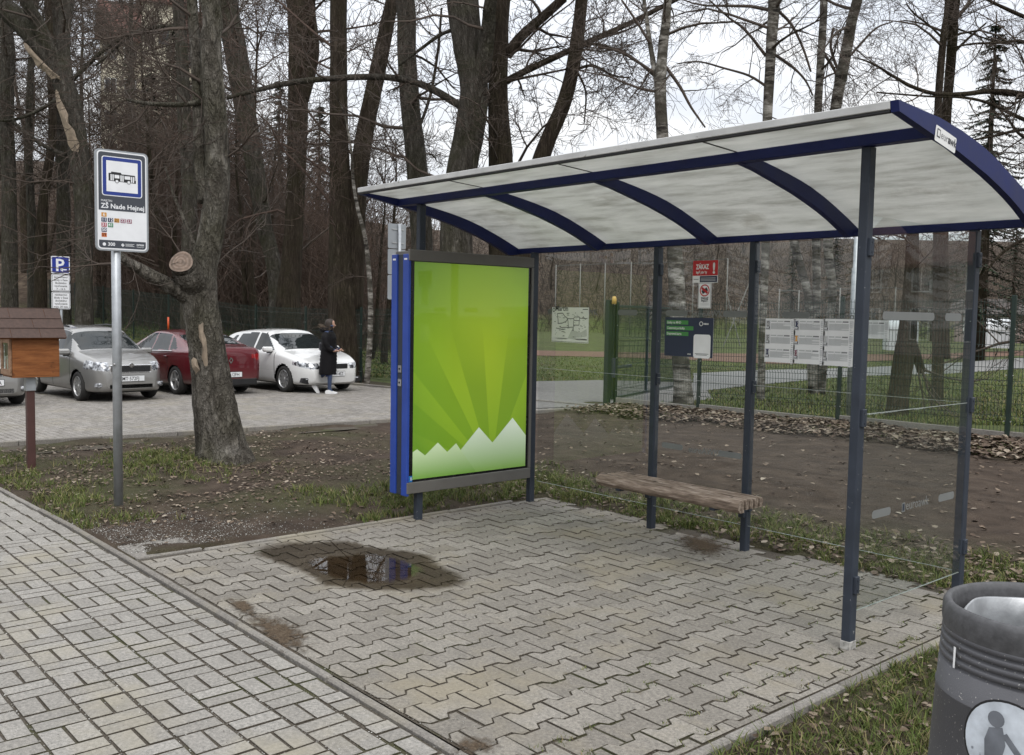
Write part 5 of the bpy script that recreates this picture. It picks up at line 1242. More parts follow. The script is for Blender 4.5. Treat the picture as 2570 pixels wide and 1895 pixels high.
# --- white hatchback
def front_white(root, mp, plate, L, hw):
    g = patch(root, 'grille', M_TRIM, 2.085, -.36, .36, .565, .685, .05, .02)
    m = MB(); m.cbox(2.10, 2.135, -.40, .40, .682, .70, .006); m.build('chrome_strip', M_CHROME, root)
    fl = Flat((2.140, -.045, .58), (0, 1, 0), (0, 0, 1), .001); fl.text(0, 0, 'S', .12, M_CHROME, 1, bold=.006); fl.build('emblem', parent=root)
    patch(root, 'lower_intake', M_TRIM, 2.075, -.47, .47, .255, .375, .05, .03)
    for s in (1, -1):
        m = MB(); m.mat(M_TRIM); m.prism([(s*.54, .37), (s*.80, .37), (s*.84, .27), (s*.66, .225)], -.05, .05, Matrix.Translation((1.965, 0, 0)) @ Matrix(((0, 0, 1, 0), (1, 0, 0, 0), (0, 1, 0, 0), (0, 0, 0, 1)))); f = m.build('fog_recess', parent=root)
        m = MB(); m.cbox(1.99, 2.025, s*.60, s*.74, .325, .355, .006); m.build('fog_light', M_LAMP, f)
    plate_obj(root, 2.142, .455, plate, 1, True)
    for s in (.35, -.35): 
        m = MB(); m.cbox(.02, .30, s-.22, s+.22, .95, 1.19, .05); 
WHT = dict(gaps=((.90, 0, .30, .93), (-.14, 0, .27, .95), (-1.12, .15, .45, .97)), L=4.27, rw=.315, arch=.36, axles=(1.27, -1.36), mirror=(.72, .93), handles=(-.2, -1.0), spokes=10,
    top=[(-2.13, .60), (-2.11, .90), (-2.02, 1.04), (-1.70, 1.30), (-1.35, 1.40), (-.5, 1.455), (0, 1.45), (.22, 1.41), (1.08, .99), (1.20, .96), (1.6, .89), (1.9, .79), (2.06, .70), (2.12, .60), (2.135, .47)],
    bottom=[(-2.13, .40), (-2.0, .27), (-1.0, .19), (1.0, .19), (1.9, .18), (2.06, .20), (2.135, .25)],
    half=[(-2.13, .62), (-2.05, .77), (-1.7, .87), (0, .89), (1.2, .90), (1.65, .86), (1.95, .74), (2.1, .60), (2.135, .55)],
    belt=[(-2.13, .98), (.9, .92), (1.3, .88), (2.13, .68)],
    regions=[('windscreen', lambda x, y, z: .30 < x < 1.06 and y < .67-.10*(z-1.0) and z > .975),
             ('side_window', win([(.80, .965), (-.10, .95), (-.08, 1.365), (.15, 1.365)])), ('side_window2', win([(-.18, .95), (-1.12, .985), (-1.0, 1.33), (-.16, 1.37)])), ('side_window3', win([(-1.20, 1.0), (-1.52, 1.04), (-1.30, 1.26), (-1.15, 1.29)])),
             ('rear_window', lambda x, y, z: x < -1.55 and y < .58 and 1.05 < z < 1.33),
             ('headlight', lambda x, y, z: x > 1.62 and y > .42 and .575+.16*(2.1-x) < z < .695+.14*(2.1-x)), ('tail_light', lambda x, y, z: x < -1.95 and y > .55 and .72 < z < .95),
             ('bumper_skirt', lambda x, y, z: z < .20)], front=front_white)
white = car('parked_car', 'white hatchback parked nose out behind the walking person', WHT, paint('white_paint', (0.70, 0.70, 0.69), 0.0, 0.25), '414EZ')
settle(white, on_ground(718, 984), (1.27, -.79), 4)
# --- red saloon, tail towards us
def tail_red(root, mp, plate, L, hw):
    fl = Flat((-2.325, 0, .80), (0, -1, 0), (0, 0, 1), .001)
    fl.fpoly([(0, -.075), (.055, 0), (.03, 0), (0, -.04)], M_CHROME, 1); fl.fpoly([(0, .075), (-.055, 0), (-.03, 0), (0, .04)], M_CHROME, 1); fl.fpoly([(0, .075), (0, .04), (.03, 0), (.055, 0)], M_CHROME, 1); fl.fpoly([(0, -.075), (0, -.04), (-.03, 0), (-.055, 0)], M_CHROME, 1)
    fl.build('emblem', parent=root)
    patch(root, 'rear_skirt', M_TRIM, -2.275, -.66, .66, .22, .40, .05, .03)
    m = MB(); m.cbox(-2.31, -2.26, -.70, .70, .615, .632, .006); m.build('tail_crease', M_CHROME if False else mp, root)
    plate_obj(root, -2.33, .48, plate, -1)
    m = MB(); m.mat(M_CHROME)
    for s in (1, -1): m.tube([(-1.25, s*.875, .985), (-.3, s*.878, .955), (.75, s*.872, .955)], .012, 6)
    m.build('window_strip', parent=root)
    m = MB(); m.mat(M_TRIM); m.tube([(-.95, 0, 1.40), (-1.05, 0, 1.49), (-1.12, 0, 1.50)], .02, 6); m.build('roof_aerial', parent=root)
REDC = dict(gaps=((.92, 0, .30, .95), (-.13, 0, .27, .97), (-1.02, .1, .45, 1.0)), L=4.63, rw=.325, arch=.365, axles=(1.36, -1.35), mirror=(.74, .95), mirror_mat=M_TRIM, handles=(-.05, -.95), spokes=5,
    top=[(-2.315, .62), (-2.30, .95), (-2.24, 1.06), (-2.10, 1.10), (-1.75, 1.11), (-1.05, 1.36), (-.6, 1.43), (0, 1.445), (.30, 1.41), (1.15, 1.01), (1.3, .97), (1.8, .89), (2.15, .77), (2.29, .62), (2.315, .48)],
    bottom=[(-2.315, .36), (-2.2, .26), (-1.0, .19), (1.0, .19), (2.1, .2), (2.315, .27)],
    half=[(-2.315, .66), (-2.25, .78), (-1.9, .87), (0, .885), (1.2, .885), (1.8, .82), (2.2, .65), (2.315, .52)],
    belt=[(-2.3, 1.02), (.9, .95), (1.3, .90), (2.3, .70)],
    regions=[('windscreen', lambda x, y, z: .38 < x < 1.13 and y < .66 and z > 1.0),
             ('rear_window', lambda x, y, z: -1.72 < x < -1.02 and y < .60 and z > 1.115),
             ('side_window', win([(.85, .985), (-.10, .975), (-.08, 1.36), (.22, 1.36)])), ('side_window2', win([(-.16, .975), (-.98, .99), (-.80, 1.33), (-.14, 1.365)])), ('side_window3', win([(-1.04, 1.0), (-1.38, 1.03), (-1.02, 1.27), (-.90, 1.30)])),
             ('tail_light', lambda x, y, z: x < -2.05 and y > .52 and .80 < z < .94), ('headlight', lambda x, y, z: x > 1.8 and y > .45 and .64 < z < .78),
             ('bumper_skirt', lambda x, y, z: z < .24 or (x < -2.1 and z < .36))], front=tail_red)
red = car('parked_car', 'dark red saloon parked tail out behind the lopped tree trunk', REDC, paint('dark_red_paint', (0.115, 0.006, 0.012), 0.25, 0.28), 'MT·612FH')
settle(red, on_ground(447, 990), (-1.35, .78), 184)
# --- second silver car at the edge of the picture
sil2 = copy_tree(silver); sil2['label'] = 'pale silver car mostly out of view beyond the book box'
for o_ in list(sil2.children):
    if o_.name.split('.')[0] in ('number_plate', 'roof_rail'):
        for ch in list(o_.children): bpy.data.objects.remove(ch)
        bpy.data.objects.remove(o_)
plate_obj(sil2, 2.012, .485, 'MT 118DA', 1)
settle(sil2, on_ground(43, 1013), (1.21, .72), 3)

# ================================================================== PERSON
M_COAT = plain('black_quilted_nylon', (0.006, 0.0055, 0.0065), 0.7, 0, 0.3, 14, 0.4, spec=0.2); M_JEAN = plain('blue_denim', (0.028, 0.045, 0.095), 0.85, 0, 0.25, 20, 0.2)
M_SKIN = plain('skin', (0.42, 0.25, 0.18), 0.5, 0, 0.06); M_HAIR = plain('dark_brown_hair', (0.030, 0.020, 0.014), 0.6, 0, 0.3, 40); M_FUR = plain('brown_fur_trim', (0.10, 0.075, 0.055), 0.9, 0, 0.4, 60, 0.8); M_SHOE = plain('white_trainer', (0.72, 0.72, 0.72), 0.5, 0, 0.06)
pf = on_ground(824, 987.5); per = empty('person', pf, math.radians(41)); tag(per, 'person in a long black quilted coat, jeans and white trainers walking past the white car', 'person')
# local frame: +x walking direction (to the right in the picture), +y to the person's left
def skin(name, verts, edges, radii, mat, parent, sub=2):
    me = bpy.data.meshes.new(name); me.from_pydata(verts, edges, []); o = link(name, me, parent)
    md = o.modifiers.new('skin', 'SKIN'); md.use_smooth_shade = True
    for i, r in enumerate(radii):
        sv = me.skin_vertices[0].data[i]; sv.radius = (r, r) if not isinstance(r, tuple) else r
        sv.use_root = (i == 0)
    s_ = o.modifiers.new('sub', 'SUBSURF'); s_.levels = sub; s_.render_levels = sub
    dg = bpy.context.evaluated_depsgraph_get(); m2 = bpy.data.meshes.new_from_object(o.evaluated_get(dg)); o.modifiers.clear(); o.data = m2
    m2.materials.clear(); m2.materials.append(mat); m2.polygons.foreach_set('use_smooth', [True]*len(m2.polygons)); return o
bv = [(0, 0, .93), (0, 0, 1.10), (0, 0, 1.30), (0, 0, 1.42), (.02, 0, 1.48), (.045, 0, 1.57), (.05, 0, 1.66),
      (.02, -.09, .90), (.07, -.10, .50), (.06, -.10, .10), (.13, -.10, .035),
      (-.02, .09, .90), (-.07, .09, .52), (-.33, .09, .27), (-.37, .09, .14),
      (0, -.17, 1.38), (.03, -.22, 1.12), (.20, -.17, 1.00), (.27, -.13, 1.02),
      (0, .17, 1.38), (-.02, .22, 1.12), (.16, .18, 1.02), (.23, .15, 1.04)]
be = [(0, 1), (1, 2), (2, 3), (3, 4), (4, 5), (5, 6), (0, 7), (7, 8), (8, 9), (9, 10), (0, 11), (11, 12), (12, 13), (13, 14), (3, 15), (15, 16), (16, 17), (17, 18), (3, 19), (19, 20), (20, 21), (21, 22)]
br = [.13, .13, .14, .10, .055, .09, .075, .085, .062, .045, .04, .085, .062, .048, .04, .06, .05, .04, .032, .06, .05, .04, .032]
body = skin('body', bv, be, br, M_JEAN, per)
hd = MB(); hd.lathe([(0.0, .125), (.045, .118), (.075, .085), (.085, .04), (.083, 0), (.075, -.05), (.055, -.095), (.03, -.118), (0, -.122)], 18); hd.v = [(x*1.12+.05, y*.92, z+1.585) for x, y, z in hd.v]
hd.tube([(.135, 0, 1.60), (.162, 0, 1.573), (.14, 0, 1.562)], [.012, .016, .010], 6); hd.build('head', M_SKIN, per, True)
m = MB(); m.lathe([(0.0, .138), (.055, .128), (.092, .085), (.101, .03), (.098, -.03), (.09, -.09), (.07, -.13)], 18); m.v = [(x*1.08+.025, y*.98, z+1.592) for x, y, z in m.v if True]; m.build('hair', M_HAIR, per, True)
ct = MB(); nq = 20; lev = [(.44, .185, .20, .0), (.47, .20, .215, .0)]
for i in range(24):
    z = .50+.94*i/23; a = np.interp(z, [.5, .9, 1.1, 1.3, 1.44], [.195, .185, .16, .165, .10]); b = np.interp(z, [.5, .9, 1.1, 1.3, 1.40, 1.44], [.215, .215, .20, .215, .20, .12])
    lev.append((z, a+(.010 if i % 2 else -.004), b+(.010 if i % 2 else -.004), 0))
for z, a, b, c in lev:
    for k in range(nq): q = 2*math.pi*k/nq; ct.v.append((a*math.cos(q)+.005-.06*max(0, .9-z), b*math.sin(q), z+.008*math.sin(5*q+z*9)))
for i in range(len(lev)-1):
    for k in range(nq): ct.f.append((i*nq+k, i*nq+(k+1) % nq, (i+1)*nq+(k+1) % nq, (i+1)*nq+k)); ct.mi.append(0)
coat = ct.build('coat', M_COAT, per, True)
for sn in (-1, 1):
    m = MB(); pts = [(0, sn*.16, 1.39), (.0, sn*.22, 1.30), (.02, sn*.245, 1.16), (.06, sn*.235, 1.06), (.17, sn*.19, 1.0)]
    P2, R2_ = [], []
    for i in range(17): s = i/16*4; k = min(3, int(s)); f_ = s-k; P2.append([pts[k][c]*(1-f_)+pts[k+1][c]*f_ for c in range(3)]); R2_.append(np.interp(i, [0, 4, 16], [.07, .085, .055])+(.007 if i % 2 else 0))
    m.tube(P2, R2_, 12); m.build('sleeve', M_COAT, coat, True)
    hx, hy_, hz_ = (.22, sn*.165, 1.005); h = MB()
    h.tube([(.165, sn*.19, 1.0), (hx, hy_, hz_), (hx+.03, hy_-.01*sn, hz_)], [.026, .034, .028], 10)
    for q in range(4): h.tube([(hx+.02, hy_+.022-.015*q, hz_+.005), (hx+.065, hy_+.018-.014*q, hz_+.005-.004*q), (hx+.085-.004*abs(q-1), hy_+.012-.012*q, hz_-.022)], [.0095, .009, .007], 6)
    h.tube([(hx, hy_, hz_+.015), (hx+.03, hy_-sn*.02, hz_+.035), (hx+.055, hy_-sn*.025, hz_+.035)], [.011, .010, .008], 6)
    h.build('hand', M_SKIN, per, True)
hdm = MB(); hdm.lathe([(.06, .0), (.13, .02), (.155, .07), (.15, .12), (.12, .14), (.08, .13)], 18); hdm.v = [(x*1.0-.055, y*1.0, z+1.395) for x, y, z in hdm.v]; hdm.build('hood', M_COAT, coat, True)
fu = MB()
for k in range(420):
    q = random.uniform(.6, 2*math.pi-.6); r0 = .135+random.uniform(-.02, .02); z = 1.50+.05*math.cos(q)*-1+random.uniform(-.03, .03); p = np.array([r0*math.cos(q)-.05, r0*math.sin(q), z]); d = np.array([random.gauss(0, .03)-.02, random.gauss(0, .03), .03+random.gauss(0, .02)])
    fu.tube([p, p+d], [.006, .001], 3, cap=False)
fu.build('fur_trim', M_FUR, coat)
for (x, y, z, rt, roll) in ((.085, -.10, 0.0, 0, 0), (-.36, .09, .075, math.radians(52), 0)):
    m = MB(); prof_ = [(-.11, .0), (-.115, .05), (-.09, .085), (-.02, .095), (.06, .06), (.13, .045), (.16, .025), (.15, .0)]
    n = len(prof_)
    vs = [(a, -.042, b) for a, b in prof_]+[(a, .042, b) for a, b in prof_]; m.add(vs, [tuple(range(n)), tuple(reversed(range(n, 2*n)))]+[(i, i+n, (i+1) % n+n, (i+1) % n) for i in range(n)])
    R3 = Matrix.Translation((x, y, z)) @ Matrix.Rotation(rt, 4, 'Y'); m.v = [tuple(R3 @ Vector(p)) for p in m.v]; m.build('shoe', M_SHOE, per)
hb0 = empty('shoulder_bag', (pf[0], pf[1], pf[2]), math.radians(41)); tag(hb0, 'small dark handbag carried by the walking person', 'bag')
m = MB(); m.cbox(-.26, -.10, .05, .27, .98, 1.18, .03); m.build('bag_body', plain('dark_leather', (0.02, 0.02, 0.026), 0.35), hb0)
m = MB(); m.tube([(-.18, .10, 1.17), (-.12, .12, 1.36), (-.05, .1, 1.43), (.02, .06, 1.42)], .009, 6); m.build('strap', M_TRIM, hb0)
# ================================================================== BUILDINGS FAR OFF
def m_render(name, col): return plain(name, col, 0.9, 0, 0.10, 0.6, 0.0)
M_ROOFT = plain('red_roof_tiles', (0.11, 0.052, 0.040), 0.85, 0, 0.3, 2.5)
M_WINP = plain('window_glass_far', (0.03, 0.035, 0.04), 0.1, 0, 0.2)
M_WINF = plain('window_frame_white', (0.6, 0.6, 0.58), 0.6)
def house(name, label, loc, rz, Wd, Dp, Hw, Hr, wall, rows, cols, ww=1.1, wh=1.4, chim=True, M_ROOFT=M_ROOFT):
    r = empty(name, loc, rz); tag(r, label, 'house')
    m = MB(); m.box(-Wd/2, Wd/2, 0, Dp, -3, Hw); m.prism([(0, Hw), (Dp, Hw), (Dp/2, Hw+Hr)], -Wd/2, Wd/2, Matrix(((0, 0, 1, 0), (1, 0, 0, 0), (0, 1, 0, 0), (0, 0, 0, 1)))); m.build('wall', wall, r)
    for sg in (0, 1):
        m = MB(); ov = .5; a = (-ov, Hw-ov*Hr/(Dp/2)+.06); b = (Dp/2, Hw+Hr+.10)
        pr = [a, b, (b[0], b[1]+.18), (a[0], a[1]+.18)]
        if sg: pr = [(Dp-y, z) for y, z in pr]
        m.prism(pr, -Wd/2-ov, Wd/2+ov, Matrix(((0, 0, 1, 0), (1, 0, 0, 0), (0, 1, 0, 0), (0, 0, 0, 1)))); rf = m.build('roof', M_ROOFT, r)
    if chim: m = MB(); m.cbox(Wd*.2, Wd*.2+.7, Dp*.55, Dp*.55+.7, Hw+Hr*.3, Hw+Hr+1.0, .05); m.build('chimney', M_ROOFT, r)
    for i in range(rows):
        for j in range(cols):
            x = -Wd/2+Wd*(j+.5)/cols; z = Hw*(i+.35)/rows
            m = MB(); m.mat(M_WINF); m.box(x-ww/2-.08, x+ww/2+.08, -.06, .02, z-.08, z+wh+.08); w_ = m.build('window', parent=r)
            m = MB(); m.mat(M_WINP)
            for s in (-1, 1): m.box(x+s*ww/4-ww/4+.04, x+s*ww/4+ww/4-.04, -.075, -.05, z, z+wh)
            m.build('pane', parent=w_)
    return r
def face_cam(P): return math.atan2(-P[1], -P[0])+math.pi/2
b = at_depth(400, 100, 104); b[2] = terrain(b[0], b[1]); zt_ = at_depth(480, 108, 104)[2]
house('hilltop_house', 'cream house with red tiled roof on the wooded hilltop', b, face_cam(b), 12, 10, zt_-b[2], 5.0, m_render('cream_render', (0.52, 0.48, 0.38)), 4, 6)
tw = at_depth(411, 60, 101); tw[2] = terrain(tw[0], tw[1]); r = empty('hilltop_tower', tw, face_cam(tw)); tag(r, 'cream square tower rising over the bare trees on the hilltop', 'tower')
ht = at_depth(411, 12, 101)[2]-tw[2]
m = MB(); m.box(-2.2, 2.2, 0, 4.4, -3, ht); m.build('wall', m_render('cream_render', (0.52, 0.48, 0.38)), r)
m = MB(); m.add([(-2.7, -.5, ht), (2.7, -.5, ht), (2.7, 4.9, ht), (-2.7, 4.9, ht), (0, 2.2, ht+5)], [(3, 2, 1, 0), (0, 1, 4), (1, 2, 4), (2, 3, 4), (3, 0, 4)]); m.build('roof', M_ROOFT, r)
m = MB(); m.mat(M_WINP); m.box(-.5, .5, -.08, .05, ht-4.2, ht-2.2); m.build('window', parent=r)
b = at_depth(2560, 812, 88); b[2] = terrain(b[0], b[1]); house('garden_house', 'pinkish house with dark red roof seen through the fence beyond the white container', b, face_cam(b), 11, 8, 2.6, 1.3, m_render('pink_render', (0.30, 0.235, 0.22)), 1, 4, chim=False, M_ROOFT=plain('brown_roof_tiles', (0.06, 0.05, 0.045), 0.9, 0, 0.3, 2.5))
house('brick_roof_house', 'gabled house mirrored in the side glass of the shelter', (15, 44, 0), math.radians(20), 13, 9, 4.6, 4.4, m_render('brown_render', (0.26, 0.22, 0.19)), 2, 4)

# ================================================================== TREES
def m_bark(name, dark, mid, light, moss=0.35, mossc=(0.055, 0.060, 0.020), vs=0.22, sc=9):
    t = NT(name); v = t.coord('Object', (1, 1, vs)); n = t.noise(v, sc, 7, 0.68); b_ = t.noise(t.coord('Object'), 1.4, 5); f = t.noise(t.coord('Object'), 38, 4, 0.7)
    rg = t.math('MULTIPLY', t.math('ABSOLUTE', t.math('SUBTRACT', t.noise(v, sc*1.6, 4, 0.6), 0.5)), 6.0)
    c = t.ramp(n, [(0.30, dark), (0.50, mid), (0.70, light)])
    c = t.mix(t.math('MULTIPLY', t.math('SUBTRACT', 1.0, t.math('MINIMUM', rg, 1.0)), 0.6), c, mul(dark, 0.9))
    c = t.mix(t.math('MULTIPLY', t.ramp(b_, [(0.45, (0, 0, 0)), (0.68, (1, 1, 1))]), moss), c, mossc)
    c = t.mix(t.ramp(f, [(0.62, (0, 0, 0)), (0.72, (0.5, 0.5, 0.5))]), c, mul(light, 1.5))
    return t.pbr(c, 0.95, 0, t.bump(t.math('ADD', t.math('ADD', n, t.math('MULTIPLY', f, 0.4)), t.math('MINIMUM', rg, 1.0)), 1.0, 0.05), 0.15)
M_BARK = m_bark('grey_bark', (0.036, 0.031, 0.025), (0.105, 0.094, 0.079), (0.19, 0.174, 0.15))
M_BARKD = m_bark('dark_furrowed_bark', (0.026, 0.019, 0.013), (0.075, 0.058, 0.043), (0.135, 0.108, 0.083), 0.25, vs=0.10, sc=11)
M_BARKP = m_bark('patchy_bark', (0.034, 0.029, 0.023), (0.14, 0.126, 0.105), (0.28, 0.26, 0.23), 0.30, vs=0.35, sc=6)
M_TWIG = plain('twig_bark', (0.066, 0.049, 0.038), 0.9, 0, 0.3, 3.0)
M_TWIGR = plain('reddish_twig_bark', (0.078, 0.051, 0.039), 0.9, 0, 0.3, 3.0)
M_BARE = plain('bare_stripped_wood', (0.235, 0.185, 0.135), 0.8, 0, 0.3, 8, 0.3)
def m_birch():
    t = NT('birch_bark'); v = t.coord('Object', (1, 1, 4)); n = t.noise(v, 2.2, 6, 0.7); k = t.noise(t.coord('Object', (1, 1, 1.6)), 1.6, 4, 0.6)
    c = t.ramp(n, [(0.40, (0.022, 0.019, 0.016)), (0.48, (0.13, 0.118, 0.10)), (0.66, (0.40, 0.38, 0.345))])
    c = t.mix(t.ramp(k, [(0.48, (0, 0, 0)), (0.56, (0.85, 0.85, 0.85))]), c, (0.05, 0.045, 0.034))
    return t.pbr(c, 0.85, 0, t.bump(n, 0.5, 0.02), 0.2)
M_BIRCH = m_birch()

def unit(v): return v/math.sqrt(v@v)
def frame_of(d):
    a = np.cross(d, [0, 0, 1.0] if abs(d[2]) < 0.9 else [1.0, 0, 0]); a = a/np.linalg.norm(a); return a, np.cross(d, a)
def grow(seg, p, d, L, r, depth, style):
    """a wandering twig with side twigs; segments are collected as (a, b, ra, rb)"""
    n = 5 if depth > 1 else 3
    d = d.copy(); up = style['up']*(0.5 if depth > 1 else 1.0); nodes = []
    for i in range(n):
        d = unit(d+np.array([random.gauss(0, style['w']), random.gauss(0, style['w']), random.gauss(0, style['w'])+up]))
        q = p+d*(L/n); ra, rb = r*(1-i/n*0.7), r*(1-(i+1)/n*0.7)
        seg.append((p[0], p[1], p[2], q[0], q[1], q[2], ra, rb)); p = q; nodes.append((q, d, rb))
    if depth <= 0: return
    for i, (q, dd, rb) in enumerate(nodes):
        if i == 0 and depth > 1: continue
        for _ in range(style['kids'][depth-1] if random.random() < 0.85 else 0):
            a, b_ = frame_of(dd); t = random.uniform(0, 2*math.pi); an = random.uniform(0.5, 1.05)
            nd = unit(dd*math.cos(an)+(a*math.cos(t)+b_*math.sin(t))*math.sin(an))
            grow(seg, q, nd, L*random.uniform(0.38, 0.62), rb*0.62, depth-1, style)
STY = dict(wild=dict(up=0.05, w=0.20, kids=(2, 2, 1)), birch=dict(up=-0.10, w=0.16, kids=(2, 2, 1)), shrub=dict(up=0.07, w=0.13, kids=(2, 1, 1)))
def seg_mesh(name, seg, mat, parent=None, loc=None, rmin=0.0):
    S_ = np.array(seg); A, B = S_[:, 0:3], S_[:, 3:6]; ra, rb = np.maximum(S_[:, 6], rmin), np.maximum(S_[:, 7], rmin)
    if loc is not None: A = A-loc; B = B-loc
    D = B-A; D /= np.linalg.norm(D, axis=1)[:, None]+1e-9
    ref = np.where(np.abs(D[:, 2:3]) < 0.9, np.array([[0, 0, 1.0]]), np.array([[1.0, 0, 0]]))
    U = np.cross(D, ref); U /= np.linalg.norm(U, axis=1)[:, None]; V_ = np.cross(D, U); n = len(S_)
    verts = np.empty((n, 6, 3))
    for k in range(3):
        q = 2*math.pi*k/3; o = U*math.cos(q)+V_*math.sin(q)
        verts[:, k] = A+o*ra[:, None]; verts[:, 3+k] = B+o*rb[:, None]
    base = (np.arange(n)*6)[:, None]
    faces = np.concatenate([base+np.array([[k, (k+1) % 3, 3+(k+1) % 3, 3+k]]) for k in range(3)], axis=1).reshape(-1, 4)
    return np_mesh(name, verts.reshape(-1, 3), faces, mat, parent)
def np_mesh(name, verts, faces, mat, parent=None):
    me = bpy.data.meshes.new(name); nv, nf, k = len(verts), len(faces), faces.shape[1]
    me.vertices.add(nv); me.vertices.foreach_set('co', verts.astype(np.float32).ravel())
    me.loops.add(nf*k); me.loops.foreach_set('vertex_index', faces.astype(np.int32).ravel())
    me.polygons.add(nf); me.polygons.foreach_set('loop_start', np.arange(0, nf*k, k, dtype=np.int32)); me.polygons.foreach_set('loop_total', np.full(nf, k, dtype=np.int32))
    me.materials.append(mat); me.update(calc_edges=True); me.validate()
    return link(name, me, parent)
def spline(P, R, n=5):
    out, rr_ = [], []
    P = [np.array(p) for p in P]
    for i in range(len(P)-1):
        p0, p1, p2, p3 = P[max(i-1, 0)], P[i], P[i+1], P[min(i+2, len(P)-1)]
        for s in range(n):
            q = s/n; out.append(0.5*((2*p1)+(-p0+p2)*q+(2*p0-5*p1+4*p2-p3)*q*q+(-p0+3*p1-3*p2+p3)*q**3)); rr_.append(R[i]*(1-q)+R[i+1]*q)
    out.append(P[-1]); rr_.append(R[-1]); return out, rr_
def traced_tree(name, label, w, stems, bark, style='wild', limbs=(), nb=16, bl=(1.6, 3.2), depth=3, start=0.25, group=None, twig=None, base=None, rmin=0.004, dd=None):
    """a tree standing at depth w whose stems follow lines seen in the picture (x, y, width in picture pixels)"""
    if base is None:
        f0 = stems[0][0]; b0 = at_depth(f0[0], f0[1], w)
    else: b0 = np.array(base, float)
    b0 = np.array([b0[0], b0[1], terrain(b0[0], b0[1])])
    root = empty(name, b0); tag(root, label, 'tree', group); seg = []
    ws = w if dd is None else w+dd
    for si, st in enumerate(stems):
        lean = random.uniform(-0.35, 0.35) if si else 0.0
        P = [at_depth(px, py, w+lean*i) for i, (px, py, wd) in enumerate(st)]; R = [wd/2*w/FPX for px, py, wd in st]
        if si == 0 and P[0][2] > b0[2]-0.1:
            P.insert(0, np.array([P[0][0], P[0][1], b0[2]-0.25])); R.insert(0, R[0]*1.35)
        # let the top run on out of the picture
        d = unit(P[-1]-P[-2])
        if st[-1][1] < 25:
            for s in (1, 2): P.append(P[-1]+unit(d+np.array([random.gauss(0, .1), random.gauss(0, .1), .25]))*2.2); R.append(R[-1]*0.72)
        Q_, RR = spline(P, R)
        m = MB(); m.tube(Q_, RR, 22, jitter=0.015, flute=0.045); rebase(m, b0).build('trunk' if si == 0 else 'stem', bark, root, True)
        nQ = len(Q_)
        for k in range(int(nb*.72) if si == 0 else max(3, nb*2//5)):
            i = int(nQ*(start+(1-start)*random.random()**0.9)); i = min(nQ-2, max(1, i)); t = unit(Q_[i+1]-Q_[i]); a, b_ = frame_of(t); q = random.uniform(0, 2*math.pi)
            nd = unit(a*math.cos(q)+b_*math.sin(q)+t*random.uniform(0.1, 0.7)); Lb = random.uniform(*bl)
            grow(seg, Q_[i], nd, Lb, min(RR[i]*0.45, 0.012*Lb+0.012), depth, STY[style])
    for lm in limbs:
        P = [at_depth(px, py, w+(lm[0][3] if len(lm[0]) > 3 else 0)*i) for i, (px, py, wd, *_) in enumerate(lm)]; R = [q[2]/2*w/FPX for q in lm]; Q_, RR = spline(P, R, 4)
        m = MB(); m.tube(Q_, RR, 8, jitter=0.05); rebase(m, b0).build('limb', bark if bark is not M_BIRCH else M_TWIG, root, True)
        for k in range(max(4, len(Q_)//3)):
            i = random.randrange(1, len(Q_)-1); t = unit(Q_[i+1]-Q_[i]); a, b_ = frame_of(t); q = random.uniform(0, 2*math.pi)
            grow(seg, Q_[i], unit(a*math.cos(q)+b_*math.sin(q)+t*0.5), random.uniform(0.6, 1.5), 0.4*RR[i]+0.004, 2, STY[style])
    if seg: seg_mesh('crown', seg, twig or M_TWIG, root, b0, rmin)
    return root

# --- lopped tree beside the car park
t0 = traced_tree('lopped_tree', 'patchy barked tree with a sawn limb standing before the red car', 11.0,
    [[(563, 1172, 168), (556, 1120, 122), (543, 1040, 108), (531, 960, 98), (518, 870, 90), (504, 780, 88), (500, 715, 88), (512, 660, 70), (528, 600, 62), (543, 500, 60), (545, 400, 60), (541, 300, 58), (533, 200, 56), (529, 100, 50), (526, 0, 46)],
     [(518, 505, 40), (503, 440, 36), (500, 340, 30), (497, 240, 28), (490, 120, 27), (482, 0, 26)],
     [(500, 760, 56), (470, 742, 48), (435, 722, 40), (395, 700, 33), (350, 674, 27), (318, 655, 22), (285, 622, 14), (262, 580, 8)]],
    M_BARKP, limbs=[[(540, 245, 16), (470, 262, 13), (400, 262, 11), (355, 258, 9), (318, 250, 6)], [(505, 700, 12), (482, 600, 10), (440, 500, 8), (415, 420, 5)]], nb=9, bl=(0.7, 1.7), start=0.6, depth=2)
bo = np.array(t0.location)
# sawn limb: stub with a pale cut face
sb_, sa_ = at_depth(492, 715, 10.95), at_depth(456, 659, 10.66); dv = unit(sa_-sb_); fdir = unit(0.25*dv-np.array([CF[0], CF[1], CF[2]])*0.9+np.array([0, 0, .35]))
m = MB(); m.tube(*spline([sb_, (sb_+sa_)/2+[0, 0, -.02]-fdir*.02, sa_-fdir*.10, sa_], [.20, .175, .150, .138]), 16, jitter=.04); rebase(m, bo).build('limb_stub', M_BARKP, t0, True)
a_, b_ = frame_of(fdir); m = MB(); m.mat(plain('sawn_wood', (0.20, 0.15, 0.118), 0.85, 0, 0.35, 22))
for j_, rr_ in enumerate((1.0, .86, .70, .55, .42, .28, .15)):
    m.mat(plain('sawn_wood', (0.20, 0.15, 0.118), 0.85, 0, 0.35, 22) if j_ % 2 == 0 else plain('sawn_wood_ring', (0.15, 0.108, 0.082), 0.85, 0, 0.35, 22))
    m.poly([tuple(sa_+fdir*(.014+.0012*j_)+(a_*(math.cos(q)*rr_+.10*(1-rr_))+b_*math.sin(q)*rr_)*.132*(1+.05*math.sin(3*q)+random.uniform(-.012, .012))) for q in np.linspace(0, 2*math.pi, 28, endpoint=False)])
